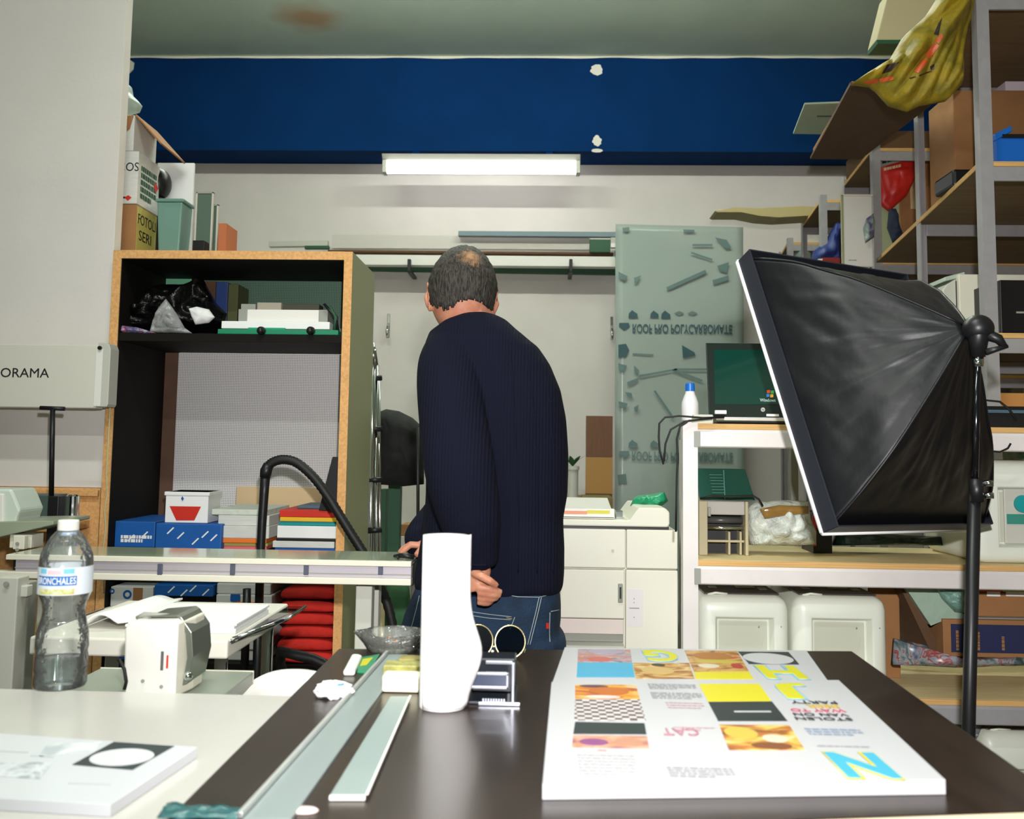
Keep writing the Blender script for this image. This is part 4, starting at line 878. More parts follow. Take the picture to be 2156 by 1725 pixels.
# --- rulers
t = thing('cutting_ruler', 'long broad aluminium cutting ruler with raised lip on the dark table', 'ruler', (Z(690, 1540, TZ).x, Z(690, 1540, TZ).y, TZ))
m_rul = M('ruler_metal', C(150, 162, 162), .35, .4)
r0, r1, r2, r3 = Z(818, 1378, TZ + .004), Z(858, 1378, TZ + .004), Z(612, 1725, TZ + .004), Z(510, 1725, TZ + .004)
MB().prism([r0, r1, r2, r3], (0, 0, -.0038)).build('blade', m_rul, t, bevel=.0005)
d = (r3 - r0); sd = Vector((-d.y, d.x, 0)).normalized() * .005
MB().prism([r0, r0 - sd, r3 - sd, r3], (0, 0, .006)).build('lip', m_alu, t, bevel=.001)
t = thing('short_ruler', 'shorter aluminium ruler with a white end beside the paper roll', 'ruler', (Z(790, 1570, TZ).x, Z(790, 1570, TZ).y, TZ))
r0, r1, r2, r3 = Z(822, 1466, TZ + .005), Z(862, 1466, TZ + .005), Z(770, 1674, TZ + .005), Z(694, 1674, TZ + .005)
MB().prism([r0, r1, r2, r3], (0, 0, -.0048)).build('blade', M('ruler_pale', C(140, 154, 152), .4, .2), t, bevel=.001)
d = (r2 - r1).normalized()
MB().prism([r3 - d * .0004, r2 - d * .0004, r2 + d * .003, r3 + d * .003], (0, 0, -.0046)).build('end_face', m_white, t, bevel=.0006)
MB().prism([r1, r1 + Vector((.0025, 0, 0)), r2 + Vector((.0025, 0, 0)), r2], (0, 0, .001)).build('edge', m_white, t)

# --- small things between rulers and roll
def onbox(name, u0, u1, v, h, d, mat, label, cat, bevel=.002, z=TZ, parent=None, **kw):
    p, q = Z(u0, v, z), Z(u1, v, z); return bx(name, mat, (p.x, q.x, p.y, p.y + d, z + .0002, z + h), parent, bevel=bevel, label=label, cat=cat, **kw)
o = onbox('cream_box', 803, 890, 1459, .024, .03, M('glow_cream', C(244, 238, 206), .6), 'small cream carton in front of the patterned tin left of the paper roll', 'box', bevel=.004)
p = Z(845, 1459, TZ); text('~', .012, m_lty, (p.x, p.y - .0004, TZ + .012), 'logo', o, h=.004)
o = onbox('patterned_tin', 806, 890, 1427, .018, .035, M('tin_green', C(176, 172, 96), .4, var=(80, .4)), 'yellow-green patterned tin behind the cream carton', 'tin')
onbox('card_pack', 838, 890, 1407, .014, .03, M('pack_olive', C(150, 140, 70), .5, var=(60, .4)), 'olive card pack behind the yellow-green tin', 'pack')
# white rounded eraser, green card, packet
e0, e1, e2, e3 = Z(722, 1424, TZ), Z(747, 1424, TZ), Z(764, 1390, TZ), Z(744, 1388, TZ)
MB().prism([e0, e1, e2 - Vector((.001, .004, 0)), e2 + Vector((-.006, .002, 0)), e3 + Vector((.002, 0, 0)), e3 - Vector((.002, .006, 0))], (0, 0, .009)).build('white_eraser', m_white, bevel=.0035, seg=3, label='white rounded eraser on the dark table left of the ruler', cat='eraser')
g = [Z(u, v, TZ + .003) for u, v in ((756, 1385), (800, 1377), (776, 1416), (752, 1414))]
o = MB().prism(g, (0, 0, -.0028)).build('green_card', M('card_green', C(40, 128, 92), .4), bevel=.0005, label='green card lying between the eraser and the long ruler', cat='card')
MB().prism([Z(u, v, TZ + .0036) for u, v in ((764, 1388), (786, 1384), (772, 1400), (758, 1402))], (0, 0, -.0004)).build('printed_panel', m_lty, o)
c = Z(698, 1474, TZ)
o = MB().blob(c + Vector((0, .014, .009)), (.027, .018, .013), .25, 3, 4, 28, 16, TZ + .0003).build('crumpled_packet', M('packet_white', C(226, 226, 226), .5), smooth=False, label='small crumpled white packet with a blue spot on the dark table', cat='packet')
MB().sphere(c + Vector((.010, .008, .0185)), (.006, .006, .0022), 12, 6).build('blue_spot', M('blue_spot', C(70, 130, 200), .5), o, smooth=True)
c = Z(640, 1710, TZ); MB().lathe(c, [(.001, .0002), (.013, .0002), (.014, .0015), (.012, .003), (.001, .0032)], 20, sy=.6).build('paper_scrap', M('scrap_pink', C(232, 210, 204), .7), label='tiny pale scrap at the bottom edge beside the long ruler', cat='scrap', smooth=True)
g = [Z(u, v, TZ + .004) for u, v in ((352, 1692), (515, 1700), (505, 1724), (330, 1722))]
MB().grid(lambda s, u: (g[0].lerp(g[1], s)).lerp(g[3].lerp(g[2], s), u) + Vector((0, 0, .003 * noise.noise(Vector((s * 5, u * 4, 0))))), 16, 8).build('teal_sleeve', M('teal_film', C(44, 96, 98), .2, bump=(50, .4)), smooth=True, solid=.001, label='teal plastic sleeve at the near left corner of the dark table', cat='sleeve')

# --- loupe / linen tester right of the roll
c0 = Z(1010, 1487, TZ); c1 = Z(1092, 1487, TZ); Yl = c0.y
t = thing('folding_loupe', 'black folding loupe with toothed scale standing right of the paper roll', 'loupe', ((c0.x + c1.x) / 2, Yl + .05, TZ))
m_lp = M('loupe_black', C(30, 34, 40), .25, coat=.4)
w = c1.x - c0.x; xs = Z(985, 1487, TZ).x
bx('base_bar', M('loupe_silver', C(170, 174, 184), .25, .7), (c0.x - .002, c1.x + .002, Yl, Yl + .006, TZ + .0003, TZ + .005), t, bevel=.001)
bx('base_plate', m_lp, (xs, c1.x - .004, Yl + .006, Yl + .1, TZ + .0003, TZ + .004), t, bevel=.001)
for i in range(9): bx('scale_tooth', MATS['loupe_silver'], (c0.x + .003 + i * .0035, c0.x + .0052 + i * .0035, Yl + .007, Yl + .0085, TZ + .004, TZ + .008), t, bevel=0)
for q in ((c1.x - .010, c1.x - .006),): bx('side_strut', MATS['loupe_silver'], (q[0], q[1], Yl + .004, Yl + .012, TZ + .004, TZ + .056), t, bevel=.001)
fr = [(xs, c1.x - .014, TZ + .018, TZ + .022), (xs, c1.x - .014, TZ + .036, TZ + .040), (c1.x - .018, c1.x - .014, TZ + .018, TZ + .040)]
for q in fr: bx('lens_frame', MATS['loupe_silver'], (q[0], q[1], Yl + .016, Yl + .022, q[2], q[3]), t, bevel=.001)
bx('lens', M('loupe_glass', C(58, 66, 84), .06, coat=.8), (xs, c1.x - .018, Yl + .018, Yl + .020, TZ + .022, TZ + .036), t, bevel=0)
bx('top_bar', MATS['loupe_silver'], (c0.x + .004, c1.x - .010, Yl + .05, Yl + .056, TZ + .043, TZ + .048), t, bevel=.001)
bx('hood', m_lp, (xs, c1.x - .006, Yl + .056, Yl + .1, TZ + .004, TZ + .05), t, bevel=.002)
# --- round wire sunglasses
cL, cR = Z(1012, 1384, TZ), Z(1074, 1386, TZ); Yg = cR.y; k = Yg / F
t = thing('round_sunglasses', 'round gold wire sunglasses with dark lenses resting behind the loupe', 'sunglasses', (cR.x, Yg, TZ))
m_gold = M('gold_wire', C(206, 190, 140), .22, .9)
m_lens = clear_plastic('dark_lens', (.22, .27, .33, 1), .03)
for u in (1006, 1074):
    cc = A(u, 1352, Yg); cc = Vector((cc.x, Yg, TZ + 33 * k))
    rg = [cc + Vector((math.cos(a) * 31 * k, math.sin(a) * 10 * k, math.sin(a) * 31 * k)) for a in [2 * math.pi * i / 36 for i in range(37)]]
    MB().tube(rg, .0011, 6, cap=False).build('rim', m_gold, t, smooth=True)
    MB().prism([p + Vector((0, .0003, 0)) for p in rg[:-1]], (0, .0008, 0)).build('lens', m_lens, t)
zz = TZ + 26 * k
xL, xR = A(1036, 1352, Yg).x, A(1044, 1352, Yg).x
MB().tube([(xL, Yg, zz), ((xL + xR) / 2, Yg - .002, zz - .003), (xR, Yg, zz)], .0012, 6).build('bridge', m_gold, t, smooth=True)
for sx, u in ((1, 1104), (-1, 976)):
    p = A(u, 1380, Yg); p = Vector((p.x, Yg, TZ + 12 * k)); MB().tube([p, p + Vector((.001 * sx, .02, .001)), p + Vector((-.012 * sx, .09, -.006)), p + Vector((-.016 * sx, .105, -.007))], .0011, 6).build('temple', m_gold, t, smooth=True)
MB().tube([(xL + .002, Yg - .004, zz - .008), (xL - .001, Yg - .005, zz - .016)], .0022, 6).build('nose_pad', m_cream, t, smooth=True)
# ================================================================ BACK WALL: bars on brackets, polycarbonate sheet, hooks
def bar(name, u0, v0, u1, v1, Y, h, d, mat, label, cat='bar', **kw):
    a, b2 = A(u0, v0, Y), A(u1, v1, Y); hh = h * Y / F
    return MB().prism([a, b2, b2 - Vector((0, 0, hh)), a - Vector((0, 0, hh))], (0, d, 0)).build(name, mat, label=label, cat=cat, bevel=.003, **kw)
YR = 6.95
rail = bar('shade_strip', 768, 557, 1298, 565, 7.08, 13, .05, m_dgreen, 'dark green strip standing for the shade under the long bars on the back wall', 'rail')  # dark strip added in place of the bars' shade on the wall
for u in (862, 1202):
    t = thing('wall_bracket', 'black bracket holding the long bars, ' + ('left of the man\'s head' if u == 862 else 'right of the man\'s head'), 'bracket', (A(u, 560, 6.9).x, 6.95, A(u, 572, 6.9).z))
    p = A(u, 552, 6.88); MB().box(p.x - .012, p.x + .012, 6.86, 6.9, p.z - .07, p.z + .02).build('hook_arm', m_blk, t, bevel=.004)
    MB().box(p.x - .015, p.x + .015, 6.9, 7.19, p.z - .075, p.z - .055).build('arm', m_blk, t, bevel=.003)
bar('white_bar', 742, 536, 1370, 541, 6.92, 22, .09, m_white, 'long thick white bar on the back wall brackets behind the man\'s head')
bar('wood_strip', 690, 526, 1292, 532, 6.94, 5, .08, m_card2, 'thin brown wooden strip on top of the long white bar')
bar('blue_grey_tube', 965, 486, 1408, 489, 6.96, 11, .05, M('bluegrey', C(112, 132, 140), .4), 'slim blue-grey tube, uppermost of the bars on the back wall')
bar('pale_plank', 700, 494, 1242, 497, 7.04, 30, .02, M('pale_plank', C(208, 204, 196), .7), 'wide pale plank lying behind the bars, matching the wall')
bar('white_plank', 1286, 500, 1412, 502, 6.9, 17, .05, m_lgray, 'short pale plank between the blue-grey tube and the white profile')
bx('green_block', m_dgreen, PB(1242, 504, 1285, 531, 6.9, .08), label='dark green block at the right end of the bars', cat='block')
bar('white_profile', 1286, 512, 1456, 515, 6.84, 9, .05, m_white, 'short white profile in front at the right end of the bars')
bar('green_profile', 1296, 524, 1460, 526, 6.88, 20, .08, M('green_profile', C(38, 112, 76), .5), 'green profile under the short white profile')
bar('grey_profile', 1372, 542, 1432, 545, 6.89, 12, .08, m_gray, 'short grey profile right of the long white bar')
bar('green_profile', 1300, 556, 1460, 560, 6.99, 11, .06, M('green_profile2', C(52, 104, 66), .5), 'lower green profile continuing the shade strip to the right')
MB().tube([A(1300, 562, 6.86), A(1380, 570, 6.86), A(1444, 578, 6.86)], .008, 8).build('cream_rod', m_cream, smooth=True, label='thin cream rod drooping below the green profiles', cat='rod')
bar('white_strip', 566, 508, 690, 506, 6.9, 12, .05, m_lgray, 'short pale strip above the cabinet, left of the long bars')
bar('green_strip', 641, 517, 692, 517, 6.86, 7, .04, m_dgreen, 'short dark green strip above the cabinet top')
for u, v0, v1 in ((818, 660, 710), (1288, 666, 714)):
    a = A(u, v0, 7.17); t = thing('chrome_hook', 'chrome wall hook ' + ('left of the man' if u == 818 else 'right of the man beside the plastic sheet'), 'hook', (a.x, 7.18, A(u, v1, 7.17).z))
    h = v1 - v0; kk = 7.17 / F
    MB().box(a.x - .010, a.x + .010, 7.185, 7.199, a.z - h * kk, a.z).build('plate', m_chrome, t, bevel=.003)
    P = [a + Vector((0, 0, -h * kk * .45)), a + Vector((0, -.03, -h * kk * .6)), a + Vector((0, -.05, -h * kk * .85)), a + Vector((0, -.04, -h * kk * 1.02)), a + Vector((0, -.015, -h * kk * .95))]
    MB().tube(P, [.009, .010, .011, .010, .008], 10).build('hook', m_chrome, t, smooth=True)
# polycarbonate sheet with upside-down print
YP = 6.80
t = thing('polycarbonate_sheet', 'tall translucent polycarbonate sheet with upside-down printed lettering on the back wall', 'sheet', (A(1430, 900, YP).x, YP, A(1430, 1100, YP).z))
m_pc = M('polycarbonate', C(178, 192, 184), .22, alpha=.78, bump=(3, .12))
q = [A(u, v, YP) for u, v in ((1296, 472), (1565, 478), (1567, 1000), (1567, 1400), (1294, 1400), (1295, 1000))]
q[3].z = q[4].z = 0.0
def sheet(s, u):
    top = q[0].lerp(q[1], s); bot = q[4].lerp(q[3], s); p = top.lerp(bot, u)
    return p + Vector((0, .035 * math.sin(u * 16 + s) * (1 - .3 * s) * .3, 0))
MB().grid(sheet, 16, 60).build('sheet_body', m_pc, t, smooth=True, solid=.006)
m_pp = M('sheet_print', C(50, 86, 92), .5); m_pp2 = M('sheet_print_pale', C(100, 126, 124), .5)
YQ = YP - .022; kk = YQ / F
def ptxt(s, u0, u1, v, h, mat=m_pp):
    c = A((u0 + u1) / 2, v, YQ); text(s, (u1 - u0) * kk, mat, c, 'lettering', t, h=h * kk, flip=True, bold=.02)
ptxt('ROOF PRO POLYCARBONATE', 1332, 1541, 693, 20); ptxt('ROOF PRO POLYCARBONATE', 1332, 1541, 962, 20, m_pp2)
def poly(pts, mat, name='printed_shape'): MB().prism([A(u, v, YQ) for u, v in pts], (0, .001, 0)).build(name, mat, t)
for (u, v, r) in ((1333, 663, 10), (1378, 663, 9), (1402, 664, 10), (1333, 936, 10), (1378, 936, 9)):
    poly([(u - r, v + r * .7), (u + r, v + r * .7), (u + r * .9, v - r * .2), (u + r * .3, v - r * .6), (u - r * .2, v - r), (u - r * .9, v - r * .3)], m_pp if v < 800 else m_pp2, 'printed_icon')
for (u, v) in ((1430, 660), (1458, 660)): poly([(u - 11, v), (u, v - 5), (u + 11, v), (u, v + 5)], m_pp2, 'printed_icon')
for v, m_ in ((688, m_pp), (958, m_pp2)): poly([(1304, v - 8), (1324, v - 8), (1326, v), (1315, v + 8), (1303, v)], m_, 'printed_badge')
poly([(1302, 726), (1318, 724), (1325, 738), (1318, 752), (1302, 753)], m_pp, 'printed_badge')
poly([(1436, 727), (1462, 742), (1464, 748), (1438, 754)], m_pp, 'printed_icon')
for pts in (((1332, 744), (1376, 746), (1376, 749), (1332, 747)), ((1420, 776), (1492, 776), (1492, 780), (1420, 780)), ((1420, 777), (1480, 800), (1478, 804), (1416, 781)), ((1345, 790), (1425, 776), (1425, 779), (1345, 795)), ((1403, 605), (1485, 568), (1488, 575), (1406, 612)), ((1455, 530), (1500, 545), (1500, 549), (1455, 534)), ((1380, 822), (1420, 880), (1416, 882), (1376, 824)), ((1458, 514), (1500, 514), (1500, 518), (1458, 518)), ((1500, 590), (1534, 580), (1534, 590), (1502, 600)), ((1505, 500), (1530, 505), (1540, 522), (1528, 524)), ((1510, 560), (1535, 552), (1530, 575), (1515, 570)), ((1310, 480), (1325, 478), (1325, 488), (1312, 488)), ((1438, 483), (1462, 484), (1462, 489), (1440, 489)), ((1302, 765), (1320, 770), (1312, 785), (1303, 780)), ((1335, 770), (1346, 780), (1344, 790), (1336, 785)), ((1320, 805), (1345, 795), (1343, 802), (1322, 812)), ((1315, 825), (1330, 828), (1332, 838), (1322, 835)), ((1302, 845), (1322, 850), (1318, 860), (1304, 858)), ((1335, 858), (1345, 852), (1342, 868), (1336, 866)), ((1302, 572), (1322, 582), (1316, 592), (1303, 586)), ((1335, 585), (1350, 580), (1340, 598), (1336, 596)), ((1300, 1000), (1318, 998), (1320, 1018), (1302, 1020))):
    poly(pts, m_pp2, 'printed_line')
m_sh = M('sheet_highlight', C(196, 206, 196), .3)
# things on the floor against the back wall, right of the man
t = thing('wood_offcut', 'upright brown board, dark above and tan below, against the back wall right of the man', 'board', (A(1262, 1000, 6.7).x, 6.7, 0))
b_ = PB(1234, 876, 1290, 963, 6.70, .03); bx('dark_panel', M('walnut', C(110, 70, 40), .5, var=(8, .2), stretch=(8, 1, 1)), b_, t)
b2_ = PB(1234, 963, 1290, 1040, 6.70, .03); bx('tan_panel', M('tan_wood', C(170, 126, 60), .5), (b_[0], b_[1], 6.70, 6.73, b2_[4], b_[4] - .001), t); bx('plinth', m_card2, (b_[0], b_[1], 6.70, 6.76, 0, b2_[4] - .001), t)
for i, (a, b2) in enumerate(((1188, 1225), (1226, 1290))):
    bx('olive_crate', M('olive_crate', C(120, 106, 60), .7), PB(a, 1047, b2, 1075, 6.0 + .1 * i, .3, 0), label=('left' if i == 0 else 'right') + ' olive crate low against the back wall above the copier', cat='crate', group='olive crates behind the copier')
c = A(1205, 1048, 5.6)
t = thing('potted_plant', 'tiny green plant in a tall white pot just right of the man', 'plant', (c.x, 5.6, 0))
zp = A(1205, 982, 5.6).z
MB().lathe((c.x, 5.6, 0), [(.03, 0), (.032, .3), (.034, zp - .02), (.04, zp - .02), (.04, zp), (.03, zp)], 20).build('pot', m_lgray, t, smooth=False)
for i in range(7):
    a = i * .9; p = Vector((c.x, 5.6, zp)); MB().grid(lambda s, u: p + Vector((math.cos(a) * (.07 * u), math.sin(a) * .07 * u, .09 * u - .03 * u * u)) + Vector((-math.sin(a), math.cos(a), 0)) * (s - .5) * .03 * math.sin(math.pi * min(.97, u + .05)), 2, 6).build('leaf', M('leaf', C(50, 96, 60), .5), t, smooth=True, solid=.001)

# ================================================================ COPIER
YK = 2.78
ck = PB(1100, 1110, 1428, 1500, YK, .42, 0)
x0, x1, zt_ = A(1080, 1200, YK).x, A(1427, 1200, YK).x, A(1300, 1112, YK).z
t = thing('photocopier', 'large white photocopier with panelled doors behind the man', 'photocopier', ((x0 + x1) / 2, YK + .25, 0))
m_cop = M('copier_white', C(232, 230, 214), .45)
xs = A(1318, 1200, YK).x; z_mid = A(1300, 1199, YK).z; z_d = A(1250, 1302, YK).z; z_t = A(1250, 1335, YK).z; z_t2 = A(1250, 1352, YK).z
bx('body', m_cop, (x0, x1, YK + .02, YK + .42, .04, zt_ - .006), t, bevel=.004)
bx('door_panel', m_cop, (x0, xs - .0015, YK, YK + .02, z_mid + .003, zt_ - .004), t, bevel=.003)
bx('door_panel', m_cop, (xs + .0015, x1, YK, YK + .02, z_mid + .003, zt_ - .004), t, bevel=.003)
xd = A(1316, 1250, YK).x
bx('front_door', m_cop, (x0 - .01, xd - .002, YK - .004, YK + .02, z_d, z_mid - .002), t, bevel=.003)
bx('side_door', m_cop, (xd + .002, x1, YK - .002, YK + .02, .06, z_mid - .001), t, bevel=.003)
bx('lower_door', M('copier_pink', C(226, 212, 204), .45), (x0 - .01, xd - .004, YK - .002, YK + .02, z_t, z_d - .002), t, bevel=.002)
bx('tray_gap', m_gray, (x0 - .01, xd - .004, YK + .008, YK + .02, z_t2, z_t - .001), t, bevel=0)
bx('tray', m_lgray, (x0 - .05, xd - .004, YK - .05, YK + .02, z_t2 - .04, z_t2 - .001), t, bevel=.003)
bx('base', m_gray, (x0 + .01, x1 - .01, YK + .02, YK + .4, 0, .04), t)
b_ = PB(1301, 1229, 1311, 1269, YK - .004, .01); MB().box(*b_[:2], YK - .010, YK - .0035, b_[4], b_[5]).build('handle_recess', m_gray, t, bevel=.002)
bx('handle', m_chrome, (b_[0] + .003, b_[1] - .003, YK - .016, YK - .0105, b_[4] + .012, b_[5] - .008), t)
c = A(1290, 1160, YK - .0005); MB().cyl(c, c + Vector((0, -.002, 0)), .0045, n=14).build('badge', m_lgray, t)
fr = PB(1321, 1241, 1354, 1320, YK - .0026, .0006); bx('service_plate', M('plate_white', C(230, 224, 226), .4), fr, t, bevel=0)
for v in (1261, 1269, 1300): c = A(1335, v, YK - .003); MB().cyl(c, c + Vector((0, -.001, 0)), .0016, n=8).build('plate_dot', m_gray, t)
bx('plate_line', m_gray, PB(1325, 1280, 1346, 1282, YK - .0032, .0006), t, bevel=0)
# lid and feeder
zl_ = zt_ + .004
xl0, xl1 = A(1150, 1100, YK).x, A(1410, 1100, YK).x
bx('lid_gap', m_blk, (xl0, xl1, YK + .02, YK + .4, zt_ - .006, zl_), t, bevel=0)
zA, zB_ = A(1250, 1095, YK).z, A(1380, 1070, YK).z
MB().prism([(xl0, YK, zl_), (xl1 - .005, YK, zl_), (xl1, YK, zl_ + .01), (xl1, YK, zB_ - .012), (xl1 - .012, YK, zB_), (A(1345, 1080, YK).x, YK, zB_), (A(1325, 1085, YK).x, YK, zA), (xl0, YK, zA)], (0, .38, 0)).build('lid', m_cop, t, bevel=.004)
bt = PB(1160, 1070, 1293, 1089, YK + .05, .30)
MB().prism([(bt[0], YK + .03, zA + .002), (bt[1], YK + .03, zA + .002), (bt[1], YK + .34, bt[5] + .01), (bt[0], YK + .34, bt[5] + .01)], (0, 0, .006)).build('paper_tray', m_white, t, bevel=.002)
bx('tray_front', m_white, (bt[0], bt[1], YK + .03, YK + .05, zA + .001, bt[5]), t)
bx('orange_label', M('label_orange', C(232, 150, 120), .5), PB(1188, 1076, 1236, 1083, YK + .029, .001), t, bevel=0); bx('yellow_label', M('label_yellow', C(214, 206, 60), .5), PB(1236, 1075, 1284, 1082, YK + .029, .001), t, bevel=0)
bx('latch', m_chrome, PB(1296, 1076, 1312, 1088, YK + .06, .04, zA), t)
MB().pillow([(1327, 1066), (1334, 1050), (1345, 1043), (1372, 1041), (1398, 1036), (1406, 1055), (1395, 1064), (1360, 1070)], YK + .2, .05, .015, 22, 2).build('green_bag', M('green_film', C(36, 150, 104), .3, bump=(50, .6)), smooth=True, label='crumpled green plastic bag on the copier lid', cat='bag')

# ================================================================ RIGHT: low rack with laptop
YH0, YH1 = 2.45, 2.86
def px_x(u, v, Y): return A(u, v, Y).x
zA_ = A(1560, 893, YH0).z; zB2 = A(1650, 1183, YH0).z; zC2 = A(1950, 1480, YH0).z; zC2 = A(1950, 1472, YH0).z
kx = YH0 / F
rk = thing('low_shelf_rack', 'low steel rack with plywood shelves carrying the laptop and white machines', 'rack', (1.1, 2.65, 0))
pxl = A(1438, 1100, YH0).x; pxr = 2.0; pw = 30 * kx
def lpost(x, y, z1, par, mat, sx=1, sy=1, w=.038, th=.004, name='post'):
    MB().prism([(x, y, 0), (x + sx * w, y, 0), (x + sx * w, y + sy * th, 0), (x + sx * th, y + sy * th, 0), (x + sx * th, y + sy * w, 0), (x, y + sy * w, 0)], (0, 0, z1)).build(name, mat, par)
lpost(pxl, YH0, zA_ + .002, rk, m_steelw); lpost(pxr, YH0, zA_ + .002, rk, m_steelw, -1)
xb = A(1430, 1000, YH1).x; lpost(xb, YH1, zA_ - .04, rk, m_steelw, 1, -1); lpost(pxr + .05, YH1, zA_ - .04, rk, m_steelw, -1, -1)
for z, m_ in ((zA_, m_steelw), (zB2, m_steelw), (zC2, m_steel), (.16, m_steel)):
    th = .014
    MB().prism([(pxl + .006, YH0 + .006, z), (pxr - .006, YH0 + .006, z), (pxr + .044, YH1 - .006, z), (xb + .006, YH1 - .006, z)], (0, 0, -th)).build('shelf_board', m_ply, rk)
    MB().box(pxl + .038, pxr - .038, YH0 + .001, YH0 + .0058, z - th, z - .0004).build('board_edge', m_plyedge, rk)
    MB().prism([(pxl + .034, YH0 + .001, z - th - .0005), (pxl + .034, YH0 - .001, z - th - .008), (pxl + .034, YH0 - .001, z - th - .044), (pxl + .034, YH0 + .004, z - th - .047), (pxl + .034, YH0 + .012, z - th - .047), (pxl + .034, YH0 + .012, z - th - .0005)], (pxr - pxl - .068, 0, 0)).build('front_beam', m_, rk, bevel=.001)
    MB().box(xb + .04, pxr + .01, YH1 - .012, YH1 - .002, z - th - .045, z - th - .0005).build('rear_beam', m_, rk)
    bx('beam_hook', m_gray, (pxl + .028, pxl + .044, YH0 - .004, YH0 - .001, z - th - .046, z - th - .006), rk, bevel=.001)
# laptop
t = thing('laptop', 'open black laptop with a dark green screen on the low rack top', 'laptop', (A(1590, 880, 2.58).x, 2.6, zA_))
l0, l1 = A(1500, 880, 2.56).x, A(1712, 880, 2.56).x
bx('base', m_blk, (l0, l1, 2.50, 2.73, zA_ + .004, zA_ + .016), t, bevel=.003)
bx('palm_edge', M('laptop_silver', C(206, 204, 200), .3, .4), (l0, l1, 2.496, 2.505, zA_ + .010, zA_ + .019), t, bevel=.001)
bx('hinge', m_white, PB(1506, 864, 1530, 872, 2.52, .012), t, bevel=.001); bx('front_latch', m_white, PB(1614, 872, 1640, 877, 2.494, .003), t, bevel=0)
for u in (1506, 1690): c = A(u, 880, 2.52); MB().cyl((c.x, 2.53, zA_ + .0002), (c.x, 2.53, zA_ + .005), .006, n=10).build('foot', m_rub, t)
s0, s1 = A(1493, 800, 2.66), A(1716, 800, 2.66); zb_, zt2 = zA_ + .016, A(1560, 722, 2.70).z
tilt = .05
MB().prism([(s0.x, 2.66, zb_), (s1.x, 2.66, zb_), (s1.x, 2.66 + tilt, zt2), (s0.x, 2.66 + tilt, zt2)], (0, .010, 0)).build('lid', M('laptop_bezel', C(28, 38, 34), .3), t, bevel=.002)
def onscr(u, v): # point on the screen plane
    d = ray(u, v); o_ = Vector((0, 0, ZC)); n_ = Vector((0, -(zt2 - zb_), tilt)).normalized(); p_ = Vector((0, 2.66, zb_)); s = (p_ - o_).dot(n_) / d.dot(n_); return o_ + d * s + n_ * .0012
MB().prism([onscr(u, v) for u, v in ((1503, 737), (1700, 737), (1700, 852), (1505, 852))], (0, .0008, 0)).build('screen', M('screen_green', C(12, 58, 48), .12, coat=.5, emit=(C(10, 60, 52), .08)), t)
srot = Matrix.Rotation(math.pi / 2 - math.atan2(tilt, zt2 - zb_), 3, 'X'); kk = 2.68 / F
p = onscr(1616, 843); text('Windows', 32 * kk, M('screen_white', C(190, 206, 200), .4, emit=((.6, .7, .66, 1), .3)), p + Vector((0, -.0008, 0)), 'lettering', t, srot, h=7 * kk)
for du, dv, cc in ((-4, -4, C(206, 84, 40)), (4, -3, C(70, 160, 70)), (-5, 4, C(60, 120, 200)), (3, 5, C(220, 170, 50))):
    q = [onscr(1622 + du + a, 829 + dv + b2) for a, b2 in ((-3.5, -3), (3, -3.5), (3, 3), (-3.5, 3.5))]; MB().prism([p_ + Vector((0, -.0006, 0)) for p_ in q], (0, .0005, 0)).build('logo_pane', M('logo_%d%d' % (du, dv), cc, .4, emit=(cc, .4)), t)
p = onscr(1606, 863); MB().cyl(p, p + Vector((0, -.001, 0)), .006, n=16).build('maker_badge', m_lgray, t); text('hp', .007, m_ink, p + Vector((0, -.0014, 0)), 'lettering', t, srot)
# white bottle with blue cap
c = A(1453, 878, 2.60); k = 2.60 / F
t = thing('plastic_bottle', 'white plastic bottle with a bright blue cap beside the laptop', 'bottle', (c.x, 2.60, zA_))
MB().lathe((c.x, 2.6, zA_ + .0003), [(16 * k, 0), (18 * k, 3 * k), (18 * k, 40 * k), (17.5 * k, 46 * k), (14 * k, 56 * k), (10 * k, 66 * k), (9 * k, 72 * k)], 28).build('bottle_body', M('hdpe', C(226, 226, 228), .35), t, smooth=True)
MB().lathe((c.x, 2.6, zA_ + .0003), [(9.8 * k, 70 * k), (10 * k, 72 * k), (9.6 * k, 85 * k), (8.5 * k, 87 * k), (.3 * k, 87 * k)], 24).build('cap', M('cap_blue', C(20, 104, 196), .35), t, smooth=False)
# cables
for i, (pts, lb) in enumerate((((((1525, 879), (1480, 880), (1430, 876), (1400, 879), (1388, 892), (1387, 920), (1389, 950), (1397, 978), (1398, 970), (1401, 935), (1412, 905), (1440, 888), (1470, 884))), 'black cable looping down at the left end of the laptop shelf'),
        (((1500, 881), (1450, 886), (1432, 898), (1425, 925), (1427, 970), (1425, 1000), (1424, 1060), (1423, 1120)), 'black cable hanging beside the rack post down to the copier'))):
    MB().tube([A(u, v, 2.44 - .005 * i) for u, v in pts], .0028, 6).build('power_cable', m_rub, smooth=True, label=lb, cat='cable')
b_ = PB(1459, 873, 1502, 881, 2.47, .014, zA_); bx('plug_adapter', m_lgray, b_, label='small grey plug lying on the shelf left of the laptop', cat='plug', bevel=.003)
